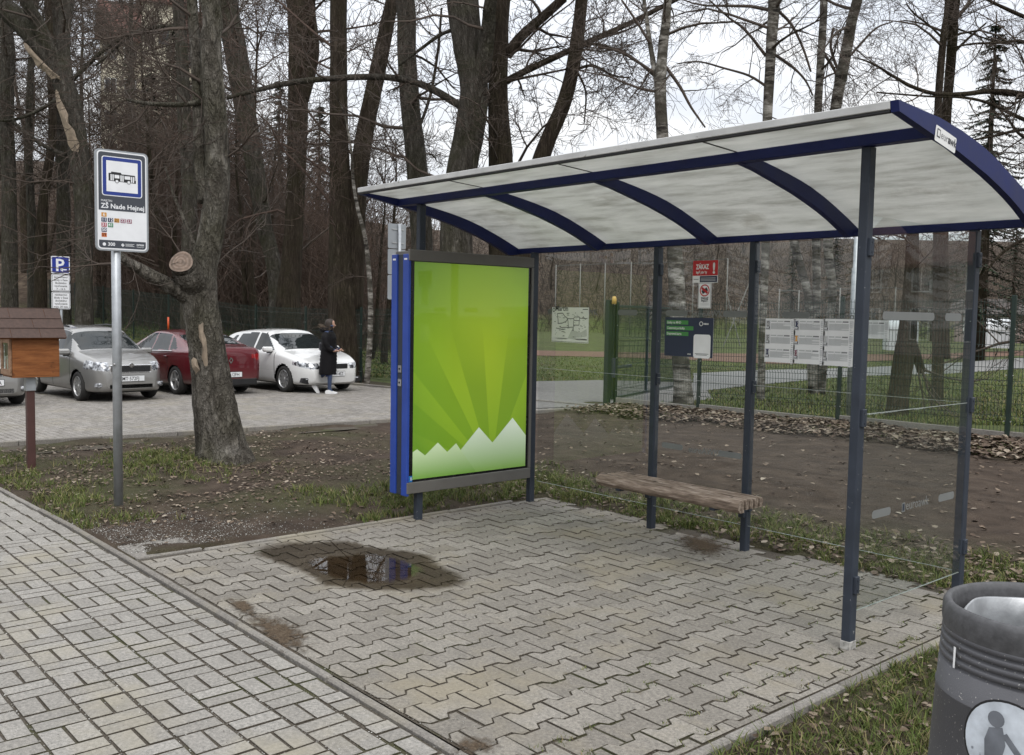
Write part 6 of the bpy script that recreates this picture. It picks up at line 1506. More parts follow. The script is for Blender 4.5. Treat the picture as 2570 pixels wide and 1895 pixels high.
m.mat(plain('sawn_crack', (0.04, 0.028, 0.02), 0.9)); m.poly([tuple(sa_+fdir*.024+a_*x_*.132+b_*y_*.132) for x_, y_ in ((0.1, 0.02), (0.7, 0.22), (0.9, 0.36), (0.66, 0.27), (0.1, 0.05))])
rebase(m, bo).build('sawn_face', parent=t0)
# stripped bark plates on the camera side of the lower trunk
def bark_plate(tree, pix, w, mat, name='bark_plate', off=0.0):
    c0 = np.array(tree.location); cx = sum(p[0] for p in pix)/len(pix); cyy = sum(p[1] for p in pix)/len(pix); n = len(pix)
    ring = []
    for i in range(n):
        for s in (0, .5):
            p = np.array(pix[i])*(1-s)+np.array(pix[(i+1) % n])*s; ring.append(p+np.array([random.gauss(0, 1.6), random.gauss(0, 2.2)]))
    m = MB(); m.mat(mat); k = len(ring)
    V1 = [at_depth(cx, cyy, w-0.030)]+[at_depth(p[0], p[1], w+off) for p in ring]
    m.add(V1, [(0, 1+(i+1) % k, 1+i) for i in range(k)]); return rebase(m, c0).build(name, parent=tree)
def on_trunk_w(tree, px, py, w0):
    """depth of the front of the trunk at that place in the picture"""
    c0 = np.array(tree.location); best = w0
    for ch in tree.children:
        if ch.name.startswith('trunk'):
            vs_ = np.empty(len(ch.data.vertices)*3, dtype=np.float32); ch.data.vertices.foreach_get('co', vs_); vs_ = vs_.reshape(-1, 3)+c0
            d = vs_-CC; w_ = d@CF; x_ = IW/2+FPX*(d@CR)/w_; y_ = IH/2-FPX*(d@CU)/w_
            k = (np.abs(x_-px) < 26) & (np.abs(y_-py) < 40)
            if k.any(): best = min(best, float(np.percentile(w_[k], 8)))
    return best
for pix in ([(497, 800), (510, 812), (514, 850), (522, 900), (524, 940), (516, 945), (507, 905), (506, 862), (497, 830)], [(478, 905), (486, 897), (500, 915), (503, 934), (494, 940), (484, 925)]):
    cx = sum(p[0] for p in pix)/len(pix); cyy = sum(p[1] for p in pix)/len(pix); bark_plate(t0, pix, on_trunk_w(t0, cx, cyy, 11.0)-.004, M_BARE, 'bare_patch', 0.012)

# --- leaning split tree
t1 = traced_tree('split_tree', 'leaning tree with a long split of bare wood, behind the bus stop sign', 36.0,
    [[(212, 875, 50), (211, 720, 40), (212, 574, 40), (205, 440, 46), (190, 330, 48), (168, 230, 50), (120, 140, 52), (60, 65, 52), (0, 10, 54), (-40, -20, 50)],
     [(170, 235, 40), (160, 150, 34), (160, 80, 32), (170, 0, 32)], [(150, 190, 36), (112, 95, 34), (85, 40, 32), (65, 0, 30)]],
    M_BARK, limbs=[[(182, 200, 11), (255, 130, 11), (305, 98, 11), (360, 75, 9), (420, 68, 6)], [(140, 252, 9), (80, 285, 8), (25, 302, 7), (-20, 300, 6)], [(165, 390, 11), (110, 365, 10), (60, 330, 9), (30, 300, 6)]], nb=14, bl=(2, 5), rmin=0.008)
for pix in ([(58, 108), (70, 112), (110, 158), (150, 195), (152, 200), (130, 198), (95, 168), (66, 130)], [(140, 225), (152, 240), (170, 290), (186, 330), (200, 360), (196, 382), (182, 380), (168, 345), (152, 290), (138, 245)]):
    bark_plate(t1, pix, 36-0.66, M_BARE, 'split_wood', 0.16)

# --- trunks behind the fence, left to middle
traced_tree('forest_tree', 'broad straight trunk at the left picture edge above the book box', 40, [[(26, 870, 42), (25, 760, 38), (24, 600, 36), (22, 440, 34), (16, 300, 34), (20, 150, 32), (10, 0, 30)]], M_BARK, nb=16, bl=(2, 5), rmin=.008)
traced_tree('forest_tree', 'slim twin-like trunk beside the parking sign', 43, [[(80, 870, 26), (82, 700, 22), (78, 520, 20), (72, 380, 18), (76, 200, 16), (86, 60, 15), (90, 0, 14)]], M_BARK, nb=14, bl=(2, 4.5), rmin=.008)
traced_tree('forest_tree', 'dark mossy trunk just left of the parking sign', 41, [[(102, 870, 34), (102, 700, 30), (105, 560, 27), (118, 440, 22), (132, 330, 20), (128, 180, 19), (120, 0, 18)]], M_BARKD, nb=14, bl=(2, 4.5), rmin=.008)
traced_tree('forest_tree', 'straight trunk rising directly behind the parking sign', 42, [[(162, 870, 36), (160, 720, 34), (160, 560, 33), (158, 440, 30), (152, 300, 28), (148, 150, 26), (140, 0, 24)]], M_BARK, nb=14, bl=(2, 4.5), rmin=.008)
traced_tree('forest_tree', 'grey trunk close behind the lopped tree on its left', 31, [[(472, 880, 40), (472, 700, 36), (476, 520, 36), (470, 400, 34), (462, 280, 32), (458, 150, 30), (452, 60, 28), (448, 0, 27)]], M_BARK, limbs=[[(458, 72, 9), (420, 66, 10), (370, 72, 9), (320, 95, 8), (285, 125, 7), (240, 165, 5)]], nb=14, bl=(1.6, 4), rmin=.007)
traced_tree('forest_tree', 'slanting grey trunk leaning over the white car', 32, [[(700, 850, 52), (697, 740, 44), (686, 660, 38), (664, 570, 38), (648, 470, 42), (628, 350, 48), (606, 220, 54), (588, 110, 56), (566, 0, 58)]], M_BARK, nb=16, bl=(2, 4.5), rmin=.007)
traced_tree('forest_tree', 'tall dark furrowed trunk behind the roof of the white car', 31, [[(722, 852, 66), (724, 740, 58), (733, 640, 50), (742, 480, 46), (746, 330, 50), (750, 180, 52), (748, 80, 50), (742, 0, 48)], [(758, 250, 34), (785, 130, 32), (772, 0, 30)]], M_BARKD, nb=18, bl=(2, 4.5), rmin=.007, twig=M_TWIGR)
traced_tree('forest_tree', 'thick ribbed double trunk behind the walking person', 26.5, [[(868, 965, 96), (866, 880, 82), (862, 760, 76), (858, 640, 66), (856, 520, 58), (852, 400, 50), (850, 260, 44), (850, 130, 42), (850, 0, 42)], [(888, 780, 44), (892, 640, 46), (896, 520, 46), (903, 420, 46), (918, 320, 44), (940, 214, 42), (962, 110, 38), (985, 0, 34)]], M_BARKD, nb=18, bl=(1.6, 4), rmin=.006, twig=M_TWIGR)
traced_tree('birch_tree', 'slender crooked white birch left of the poster case', 25.5, [[(921, 960, 15), (928, 860, 14), (930, 760, 13), (924, 660, 11), (915, 590, 10), (897, 520, 9), (886, 450, 8), (884, 400, 6.5), (872, 320, 5), (858, 270, 4), (840, 240, 3)]], M_BIRCH, 'birch', nb=10, bl=(0.6, 1.5), depth=2, rmin=.004)
traced_tree('forest_tree', 'smooth grey trunk rising above the left end of the shelter roof', 25, [[(1065, 930, 60), (1060, 640, 54), (1052, 500, 54), (1044, 400, 52), (1030, 270, 48), (1020, 130, 47), (1017, 0, 48)]], M_BARK, limbs=[[(1048, 330, 8), (1080, 240, 8), (1100, 120, 7), (1108, 20, 5)]], nb=14, bl=(1.5, 3.8), rmin=.006)
traced_tree('forest_tree', 'massive lichen covered trunk with dark cavities above the poster case', 23, [[(1150, 965, 96), (1148, 700, 84), (1146, 560, 80), (1158, 430, 76), (1180, 320, 74), (1190, 220, 70), (1176, 120, 76), (1162, 0, 80)], [(1190, 260, 44), (1215, 150, 40), (1226, 60, 34), (1232, 0, 30)]], M_BARK,
    limbs=[[(1158, 268, 20), (1100, 232, 19), (1040, 206, 17), (960, 193, 16), (850, 196, 15), (740, 206, 14), (650, 225, 12), (570, 246, 9)], [(1180, 60, 10), (1110, 85, 9), (1060, 120, 8), (1000, 165, 6)]], nb=16, bl=(1.4, 3.4), rmin=.006)
traced_tree('forest_tree', 'upright dark trunk with two long limbs reaching over the shelter roof', 23.5, [[(1262, 965, 80), (1262, 700, 70), (1258, 480, 62), (1256, 380, 60), (1250, 260, 50), (1252, 130, 46), (1258, 0, 46)]], M_BARKD,
    limbs=[[(1272, 138, 30), (1310, 90, 27), (1360, 45, 25), (1415, -5, 24)], [(1268, 205, 18), (1320, 178, 17), (1400, 140, 16), (1470, 108, 15), (1560, 68, 13), (1640, 28, 12), (1705, -5, 11)]], nb=16, bl=(1.4, 3.2), rmin=.006)
traced_tree('forest_tree', 'bent dark trunk curving up to the right over the shelter roof', 23, [[(1296, 965, 58), (1306, 760, 54), (1325, 560, 50), (1350, 430, 44), (1378, 345, 40), (1412, 268, 37), (1436, 180, 35), (1450, 90, 33), (1460, 0, 31)]], M_BARKD,
    limbs=[[(1452, 172, 8), (1490, 165, 7), (1540, 190, 5), (1580, 195, 3)], [(1440, 112, 9), (1500, 112, 8), (1580, 140, 7), (1640, 190, 5)], [(1446, 175, 6), (1470, 230, 5), (1466, 310, 3)]], nb=14, bl=(1.0, 2.4), rmin=.005, start=.5)
# --- birches beyond the fence
traced_tree('birch_tree', 'stout forked birch standing behind the middle glass pane', 19.2, [[(1716, 1020, 56), (1712, 950, 44), (1704, 850, 42), (1697, 700, 40), (1688, 560, 34), (1668, 400, 31), (1660, 300, 30), (1657, 215, 29), (1664, 120, 25), (1672, 50, 22), (1676, 0, 20)], [(1650, 215, 15), (1640, 160, 13), (1630, 100, 12), (1622, 40, 10), (1617, 0, 9)]], M_BIRCH, 'birch',
    limbs=[[(1665, 160, 9), (1705, 215, 8), (1735, 270, 6), (1770, 320, 4)], [(1640, 182, 8), (1600, 155, 7), (1550, 128, 6), (1500, 118, 4)], [(1632, 110, 7), (1595, 50, 6), (1560, 0, 5)]], nb=16, bl=(1.0, 2.4), start=.45, rmin=.0035)
traced_tree('birch_tree', 'thin white birch stem glimpsed beside the second back post', 20.5, [[(1908, 1050, 22), (1912, 900, 19), (1916, 760, 19), (1921, 620, 20), (1923, 450, 22), (1926, 300, 24), (1932, 180, 25), (1937, 90, 27), (1942, 0, 28)]], M_BIRCH, 'birch',
    limbs=[[(1925, 218, 7), (1880, 190, 6), (1820, 172, 5), (1755, 155, 4), (1700, 160, 3)], [(1922, 140, 8), (1870, 75, 7), (1830, 45, 5), (1780, 0, 4)], [(1940, 135, 8), (1985, 165, 7), (2020, 200, 5), (2040, 240, 4)], [(1945, 20, 8), (1985, 60, 7), (2015, 120, 6), (2035, 180, 5)]], nb=20, bl=(1.2, 3.0), start=.5, rmin=.0035)
traced_tree('birch_cluster', 'clump of spreading birch stems rising behind the timetables', 22.5, [[(2042, 990, 26), (2044, 860, 22), (2050, 740, 20), (2048, 600, 20), (2050, 420, 20), (2053, 280, 19), (2060, 150, 19), (2068, 0, 18)], [(2040, 985, 24), (2030, 760, 20), (2012, 680, 20), (1994, 610, 22), (1985, 500, 20), (1990, 400, 18)], [(2060, 990, 22), (2072, 850, 18), (2090, 740, 20), (2078, 620, 22), (2085, 450, 24), (2097, 275, 26), (2120, 150, 26), (2136, 60, 24), (2152, 0, 22)]], M_BIRCH, 'birch',
    limbs=[[(2112, 165, 7), (2160, 110, 6), (2200, 70, 5), (2240, 55, 3)], [(2105, 180, 8), (2085, 120, 7), (2092, 70, 6)], [(2060, 122, 7), (2085, 160, 8), (2102, 190, 8)]], nb=16, bl=(1.2, 3.0), start=.5, rmin=.0035)
traced_tree('birch_tree', 'pair of dark straight stems rising behind the right end of the roof', 20, [[(2352, 1010, 30), (2356, 700, 26), (2352, 400, 20), (2354, 280, 18), (2360, 180, 18), (2370, 80, 17), (2380, 0, 17)], [(2368, 900, 30), (2366, 600, 26), (2372, 400, 23), (2376, 280, 22), (2386, 160, 22), (2392, 80, 22), (2398, 0, 21)]], M_BARKD, 'birch',
    limbs=[[(2365, 95, 6), (2330, 62, 5), (2295, 35, 5), (2275, 10, 3)], [(2395, 130, 7), (2435, 92, 6), (2475, 58, 4)], [(2400, 50, 6), (2430, 15, 5), (2450, -5, 4)], [(2396, 70, 5), (2460, 92, 4), (2520, 110, 4), (2575, 108, 3)]], nb=14, bl=(1.2, 2.6), start=.55, rmin=.0035)
traced_tree('field_tree', 'leaning broad trunk seen through the side glass beyond the fence', 17.0, [[(2250, 1045, 58), (2258, 970, 48), (2268, 900, 50), (2277, 840, 46), (2284, 760, 40), (2288, 680, 34), (2290, 600, 30), (2292, 520, 26)], [(2285, 850, 26), (2303, 900, 22), (2312, 930, 22)]], M_BARKD, nb=10, bl=(0.8, 1.6), start=.6, depth=2, rmin=.004)
# --- tree off the right edge whose limbs hang into the picture
traced_tree('spreading_tree', 'dark limbs of a tree reaching in from beyond the right picture edge', 16, [[(2790, 1050, 120), (2790, 700, 100), (2775, 400, 90), (2760, 200, 70), (2750, 0, 60)]], M_BARKD,
    limbs=[[(2775, 300, 34), (2680, 262, 22), (2570, 238, 17), (2490, 229, 14), (2420, 236, 12), (2350, 236, 10), (2290, 218, 9), (2240, 190, 7), (2195, 162, 5), (2150, 145, 3)], [(2770, 340, 26), (2680, 330, 15), (2570, 300, 11), (2490, 262, 8), (2420, 245, 7), (2330, 242, 5), (2200, 232, 4)], [(2770, 400, 20), (2650, 330, 12), (2570, 325, 9), (2500, 340, 7), (2440, 352, 5)], [(2765, 120, 22), (2640, 70, 14), (2570, 42, 10), (2510, 15, 8), (2470, -5, 6)], [(2765, 250, 20), (2640, 140, 12), (2570, 105, 9), (2500, 108, 7), (2440, 110, 5), (2400, 118, 4)], [(2770, 500, 24), (2660, 560, 12), (2570, 600, 9), (2510, 640, 7), (2460, 700, 4)], [(2770, 420, 24), (2660, 380, 12), (2570, 345, 8), (2530, 300, 6), (2480, 240, 4)]], nb=18, bl=(1.5, 3.0), start=.2, rmin=.003)

# --- generic bare trees for the wooded slope: four shapes, copied
def generic(h, r, style, depth=3, nb=17, mat=M_BARK, tw=M_TWIG):
    P = [np.array([0, 0, -0.4])]; d = np.array([random.gauss(0, .05), random.gauss(0, .05), 1.0])
    for i in range(7): P.append(P[-1]+unit(d+np.array([random.gauss(0, .07), random.gauss(0, .07), 0]))*(h+.4)/7)
    R = [r*1.25]+[r*(1-.86*i/7) for i in range(1, 8)]; Q_, RR = spline(P, R, 3); root = empty('forest_tree'); seg = []
    m = MB(); m.tube(Q_, RR, 9, jitter=.04); m.build('trunk', mat, root, True)
    for k in range(nb):
        i = int(len(Q_)*random.uniform(.25, .97)); i = min(len(Q_)-2, i); a, b_ = frame_of(unit(Q_[i+1]-Q_[i])); q = random.uniform(0, 2*math.pi)
        grow(seg, Q_[i], unit(a*math.cos(q)+b_*math.sin(q)+np.array([0, 0, random.uniform(.2, 1.0)])), h*random.uniform(.14, .30), r*.22, depth, STY[style])
    seg_mesh('crown', seg, tw, root, None, 0.009); return root
protos = [generic(15, .22, 'wild', mat=M_BARKD), generic(18, .27, 'wild'), generic(13, .16, 'wild', mat=M_BARKD, tw=M_TWIGR), generic(16, .18, 'birch', mat=M_BARKD)]
def plant(i, P, s, rz, label, group):
    o = protos[i] if not used[i] else copy_tree(protos[i]); used[i] = True
    o.location = P; o.rotation_euler = (0, 0, rz); o.scale = (s, s, s*random.uniform(.9, 1.15)); tag(o, label, 'tree', group); return o
used = [False]*4
spots = []
for k in range(36):
    px = -80+800*(k+random.random())/26 if k < 26 else 740+360*(k-26+random.random())/10; w = random.choice((38, 44, 50, 56, 62, 70, 80, 90))+random.uniform(-3, 3); spots.append((px, w))
for k, (px, w) in enumerate(spots):
    P = at_depth(px, 800, w); P[2] = terrain(P[0], P[1])
    if P[1] < 15.5: P[1] = 15.5+random.random()*2; P[2] = terrain(P[0], P[1])
    plant(k % 4, P, random.uniform(.75, 1.25) if px < 560 else random.uniform(.42, .68), random.uniform(0, 6.28), 'bare leafless tree among others on the wooded slope behind the car park', 'bare trees on the wooded slope')
for k in range(30):
    px = 1180+1500*(k+random.random())/30; w = random.uniform(104, 165)
    P = at_depth(px, 790, w); P[2] = terrain(P[0], P[1])
    plant(k % 4, P, random.uniform(.35, .6), random.uniform(0, 6.28), 'small bare tree in the distant wood beyond the sports field', 'distant bare trees beyond the field')
for k, (x, y, s) in enumerate(((4, 34, .7), (9, 37, .8), (20, 36, .9), (2, 48, .7), (-6, -16, .7), (3, -20, .8), (12, -12, .8), (-16, -18, .8))):
    plant(k % 4, (x, y, terrain(x, y)), s, k*1.3, 'bare tree out of view that shows only as a reflection in the glass', 'bare trees mirrored in the glass')
# --- spruces
def spruce(h, rad, n_whorl):
    root = empty('spruce_tree'); m = MB(); m.tube([(0, 0, -.4), (0, 0, h*.5), (0, 0, h)], [h*.016, h*.010, .02], 9); m.build('trunk', M_BARKD, root, True)
    V_, F_ = [], []; seg = []
    for k in range(n_whorl):
        z = h*(.10+.88*k/n_whorl); L = rad*(1-k/n_whorl)**0.85*random.uniform(.75, 1.15)+.15
        for j in range(7):
            q = random.uniform(0, 6.28); d = np.array([math.cos(q), math.sin(q), -.12]); p = np.array([0, 0, z+random.uniform(-.2, .2)]); nseg = 6
            for i in range(nseg):
                d2 = unit(d+np.array([0, 0, -.25*math.sin(i/nseg*3.1)+.10*i/nseg])); e = p+d2*L/nseg; seg.append((*p, *e, .02, .015))
                for t in range(9):
                    c = p+(e-p)*random.random(); side = np.cross(d2, [0, 0, 1.0]); sdir = unit(side*random.choice((-1, 1))*random.uniform(.3, 1)+d2*.6+np.array([0, 0, random.uniform(-.7, .15)])); ln = random.uniform(.12, .30)*(1.1-.5*i/nseg); wv = np.cross(sdir, [0, 0, 1.0])*.035+np.array([0, 0, .02])
                    o = len(V_); V_.extend([c-wv*.6, c+sdir*ln*.6-wv, c+sdir*ln, c+sdir*ln*.6+wv]); F_.append((o, o+1, o+2, o+3))
                p = e
    np_mesh('crown', np.array(V_), np.array(F_), M_NEEDLE, root); seg_mesh('branch_wood', seg, M_TWIG, root); return root
def m_needle():
    t = NT('spruce_needles'); r_ = t.n('ShaderNodeNewGeometry').outputs['Random Per Island']
    return t.pbr(t.ramp(r_, [(0, (0.010, 0.018, 0.012)), (0.6, (0.022, 0.036, 0.020)), (1, (0.040, 0.055, 0.028))]), 0.8, 0, None, 0.2)
M_NEEDLE = m_needle()
spr = spruce(17, 2.9, 30); P = at_depth(2458, 890, 47); P[2] = terrain(P[0], P[1]); spr.location = P; tag(spr, 'tall dark spruce behind the right end of the shelter roof', 'spruce')
for k, (px, w, s) in enumerate(((385, 58, .75), (440, 66, .9), (600, 60, .7), (800, 64, .85), (330, 70, .8), (700, 72, .9))):
    o = copy_tree(spr); P = at_depth(px, 800, w); P[2] = terrain(P[0], P[1]); o.location = P; o.rotation_euler = (0, 0, k*1.1); o.scale = (s, s, s); tag(o, 'dark spruce standing among the bare trees of the wooded slope', 'spruce', 'spruces in the wood')
for k, (px, w, s) in enumerate(((1985, 95, .62), (2090, 92, .7), (2150, 98, .75), (2540, 62, .55), (2620, 58, .7), (2340, 90, .6))):
    o = copy_tree(spr); P = at_depth(px, 800, w); P[2] = terrain(P[0], P[1]); o.location = P; o.rotation_euler = (0, 0, k*1.7); o.scale = (s, s, s); tag(o, 'dark spruce in the distant wood beyond the sports field', 'spruce', 'distant spruces beyond the field')

for k, (x, y, s) in enumerate(((-9, -15, .62), (-14, -16, .75), (-19, -14, .66), (-24, -17, .8), (-30, -15, .7), (-36, -18, .85), (-43, -16, .8), (-5, -17, .6))):  # unseen spruce row, added behind the camera to darken what the glass mirrors
    o = copy_tree(spr); o.location = (x, y, terrain(x, y)); o.rotation_euler = (0, 0, k*.9); o.scale = (s*1.35, s*1.35, s); tag(o, 'unseen dark spruce across the street, added to darken reflections in the shelter glass', 'spruce', 'unseen spruces added to darken the glass reflections')

# --- undergrowth: uncountable thin sprays on the slope
seg = []
for k in range(3000):
    px = random.uniform(300, 1030); w = random.uniform(44, 72); P = at_depth(px, 800, w); P[2] = terrain(P[0], P[1])
    grow(seg, P, unit(np.array([random.gauss(0, .16), random.gauss(0, .16), 1.0])), random.uniform(3.0, 8.5)*(1.0 if px < 850 else .75), .016, 1, STY['shrub'])
for k in range(2300):
    px = random.uniform(-90, 1150); w = random.uniform(36, 78); P = at_depth(px, 800, w)
    if P[1] < 15.2: continue
    if w < 44 and random.random() < .6: continue
    P[2] = terrain(P[0], P[1]); grow(seg, P, unit(np.array([random.gauss(0, .35), random.gauss(0, .35), 1.0])), random.uniform(1.2, 3.6), .012, 1, STY['shrub'])
o = seg_mesh('undergrowth', seg, plain('brown_brushwood', (0.088, 0.058, 0.043), 0.9, 0, 0.3, 1.0), None, None, .009); tag(o, 'brown leafless brushwood filling the wooded slope', kind='stuff')
seg = []
for k in range(1700):
    px = random.uniform(1150, 2700); w = random.uniform(100, 150); P = at_depth(px, 800, w); P[2] = terrain(P[0], P[1])
    grow(seg, P, unit(np.array([random.gauss(0, .35), random.gauss(0, .35), 1.0])), random.uniform(1.5, 4.5), .02, 1, STY['shrub'])
o = seg_mesh('undergrowth', seg, plain('dark_far_twigs', (0.036, 0.028, 0.021), 0.95, 0, 0.3, 1.0), None, None, .016); tag(o, 'distant brushwood on the slope beyond the sports field', kind='stuff')

# ================================================================== GROUND COVER
def vnoise(x, y, s):
    return (np.sin(x*s*1.3+2.1)*np.sin(y*s*1.1+.4)+.6*np.sin(x*s*2.9-y*s*1.7+1.3)+.4*np.sin(x*s*5.3+y*s*4.1))/2*.5+.5
def zground(x, y): return np.array([terrain(a, b)+(bumpz(a, b)-.008 if (-26 < a < 8 and 1.5 < b < 14.5 and not paved(a, b)) else 0) for a, b in zip(x, y)])
def m_island(name, stops, rough=0.8, trans=0.0):
    t = NT(name); r_ = t.n('ShaderNodeNewGeometry').outputs['Random Per Island']; return t.pbr(t.ramp(r_, stops), rough, 0, None, 0.25)
M_GRASS = m_island('grass_blades', [(0, (0.050, 0.072, 0.016)), (.45, (0.095, 0.13, 0.032)), (.75, (0.15, 0.165, 0.050)), (.9, (0.19, 0.165, 0.075)), (1, (0.26, 0.21, 0.11))])
M_LEAF = m_island('dry_leaves', [(0, (0.040, 0.026, 0.018)), (.35, (0.080, 0.054, 0.037)), (.65, (0.14, 0.102, 0.072)), (.88, (0.22, 0.175, 0.13)), (1, (0.33, 0.28, 0.22))], .7)
M_PEB = m_island('pale_grit', [(0, (0.10, 0.09, 0.08)), (.6, (0.28, 0.27, 0.245)), (1, (0.56, 0.55, 0.52))], .8)
def grass(name, label, X_, Y_, h, wd=.0035):
    n = len(X_); Z_ = zground(X_, Y_); a = rng.uniform(0, 6.283, n); H_ = h*rng.uniform(.45, 1.25, n); lean = H_*rng.uniform(.3, 1.5, n); b = rng.uniform(0, 6.283, n); W_2 = wd*rng.uniform(.7, 1.4, n)
    dx, dy = np.cos(a)*W_2, np.sin(a)*W_2; lx, ly = np.cos(b)*lean, np.sin(b)*lean; V_ = np.empty((n, 5, 3)); B = np.stack([X_, Y_, Z_-.004], 1)
    off = np.stack([dx, dy, 0*dx], 1); mid = np.stack([lx*.35, ly*.35, H_*.6], 1); tip = np.stack([lx, ly, H_*.95], 1)
    V_[:, 0] = B-off; V_[:, 1] = B+off; V_[:, 2] = B+mid+off*.7; V_[:, 3] = B+mid-off*.7; V_[:, 4] = B+tip; base = (np.arange(n)*5)[:, None]
    tri = np.concatenate([base+np.array([[0, 1, 2]]), base+np.array([[0, 2, 3]]), base+np.array([[3, 2, 4]])], 1).reshape(-1, 3)
    return tag(np_mesh(name, V_.reshape(-1, 3), tri, M_GRASS), label, kind='stuff')
def leaves(name, label, X_, Y_, s0, s1, lift=.012, zoff=0.0, Z_=None):
    n = len(X_); Z_ = (zground(X_, Y_) if Z_ is None else Z_)+rng.uniform(0, lift, n)+.004+zoff; a = rng.uniform(0, 6.283, n); L = rng.uniform(s0, s1, n); w = L*rng.uniform(.28, .5, n); V_ = np.empty((n, 6, 3))
    ux, uy = np.cos(a), np.sin(a); curl = rng.uniform(-.2, .8, n); tl = rng.uniform(-.8, .8, n)
    for k, (s, t) in enumerate(((-.5, 0), (-.15, 1), (.25, .8), (.5, 0), (.25, -.8), (-.15, -1))):
        V_[:, k, 0] = X_+ux*L*s-uy*w*t; V_[:, k, 1] = Y_+uy*L*s+ux*w*t; V_[:, k, 2] = Z_+np.abs(t)*w*curl+L*s*tl*(.5)+(.25*L*abs(s)*(curl > .2))
    base = (np.arange(n)*6)[:, None]; q = np.concatenate([base+np.array([[0, 3, 2, 1]]), base+np.array([[0, 5, 4, 3]])], 1).reshape(-1, 4)
    return tag(np_mesh(name, V_.reshape(-1, 3), q, M_LEAF), label, kind='stuff')
def pebbles(name, label, X_, Y_, Z_, s0, s1):
    n = len(X_); s = rng.uniform(s0, s1, n)*rng.uniform(.6, 1, n); a = rng.uniform(0, 6.283, n); V_ = np.empty((n, 6, 3))
    for k, (x, y, z) in enumerate(((1, 0, 0), (0, 1, 0), (-1, 0, 0), (0, -1, 0), (0, 0, 1), (0, 0, -1))):
        j = rng.uniform(.7, 1.3, n); V_[:, k, 0] = X_+(x*np.cos(a)-y*np.sin(a))*s*j; V_[:, k, 1] = Y_+(x*np.sin(a)+y*np.cos(a))*s*j; V_[:, k, 2] = Z_+s*.35+z*s*.6*j
    base = (np.arange(n)*6)[:, None]; tr = np.concatenate([base+np.array([f]) for f in ([0, 1, 4], [1, 2, 4], [2, 3, 4], [3, 0, 4], [1, 0, 5], [2, 1, 5], [3, 2, 5], [0, 3, 5])], 1).reshape(-1, 3)
    return tag(np_mesh(name, V_.reshape(-1, 3), tr, M_PEB), label, kind='stuff')
def scatter(n, x0, x1, y0, y1, dens):
    X_ = rng.uniform(x0, x1, n); Y_ = rng.uniform(y0, y1, n); d = np.clip(dens(X_, Y_), 0, 1)*np.array([0.0 if paved(a, b) else 1.0 for a, b in zip(X_, Y_)]); k = rng.random(n) < d; return X_[k], Y_[k]
def clump(X_, Y_, k, sd):
    n = len(X_); return np.repeat(X_, k)+rng.normal(0, sd, n*k), np.repeat(Y_, k)+rng.normal(0, sd, n*k)
def keep(X_, Y_):
    k = np.array([not paved(a, b) for a, b in zip(X_, Y_)]); return X_[k], Y_[k]
ss = lambda a, b, x: np.clip((x-a)/(b-a), 0, 1)
def d_island(x, y):
    strip = (1-ss(2.5, 3.1, y))*(1-ss(-7.7, -7.2, x))*.75; tree = np.exp(-(((x+10.7)/.9)**2+((y-4.05)/.55)**2))*1.3; return np.maximum(strip*(vnoise(x, y, 2.1) > .40), tree)*(.35+.65*vnoise(x, y, 5))
X_, Y_ = scatter(6500, -13.2, -6.5, 2.24, 6.0, d_island); X_, Y_ = clump(X_, Y_, 12, .03); X_, Y_ = keep(X_, Y_); grass('grass', 'green grass between the pavement, the book box and the lopped tree', X_, Y_, .07, .003)
def d_back(x, y): return (1-ss(6.5, 7.3, y))*(.25+.75*(vnoise(x, y, 3.1) > .42))*ss(-8.2, -7.2, x)*np.where((x < -6.45) | (y > 5.95), 1, 0)
X_, Y_ = scatter(6500, -8.2, -1.2, 4.1, 7.4, d_back); X_, Y_ = clump(X_, Y_, 9, .02); X_, Y_ = keep(X_, Y_); grass('grass', 'tufted grass and weeds along the back of the shelter pad', X_, Y_, .075, .003)
def d_front(x, y): return .35+.65*(vnoise(x, y, 4.3) > .40)
X_, Y_ = scatter(3600, -2.17, -.2, 2.3, 6.6, d_front); X_, Y_ = clump(X_, Y_, 9, .018); X_, Y_ = keep(X_, Y_); k = X_ > -2.168; grass('grass', 'rough grass around the litter bin at the corner of the pad', X_[k], Y_[k], .062, .0026)
X_, Y_ = scatter(1500, -12, 0, 12.6, 14.0, lambda x, y: (vnoise(x, y, 1.7) > .5)*.9); X_, Y_ = clump(X_, Y_, 7, .03); grass('grass', 'scattered grass tufts among the leaves at the fence foot', X_, Y_, .10, .005)
n = 30000; px = rng.uniform(1330, 2640, n); w = 15.5+30*rng.random(n)**1.7; Pt = CC+((px-IW/2)/FPX)[:, None]*CR*w[:, None]+w[:, None]*CF; k = (Pt[:, 1] > 14.1) & np.array([not any(in_poly(a, b, R_) for R_ in RIBBONS) for a, b in Pt[:, :2]]); grass('grass', 'mown grass of the lawn beyond the fence', Pt[k, 0], Pt[k, 1], .075, .011)
n = 16000; px = rng.uniform(-60, 1100, n); w = 28+24*rng.random(n)**1.3; Pt = CC+((px-IW/2)/FPX)[:, None]*CR*w[:, None]+w[:, None]*CF; k = (Pt[:, 1] > 14.2); grass('grass', 'green grass bank below the wooded slope behind the cars', Pt[k, 0], Pt[k, 1], .11, .02)
# weeds in the paver joints near the open edges
wx, wy = [], []
for k in range(120):
    x = PADX1-.08-abs(random.gauss(0, .32)) if random.random() < .6 else random.uniform(PADX0, PADX1); y = random.uniform(2.4, 5.9) if x > -3.2 else 5.95-abs(random.gauss(0, .22))
    c = round((x-BX-BP/2)/BP)*BP+BX+BP/2; wx.append(c+random.uniform(-.012, .012)); wy.append(y)
X_, Y_ = clump(np.array(wx), np.array(wy), 14, .016); n = len(X_); grass('weeds', 'small weeds growing in the joints of the shelter pad', X_, Y_, .016, .0020)
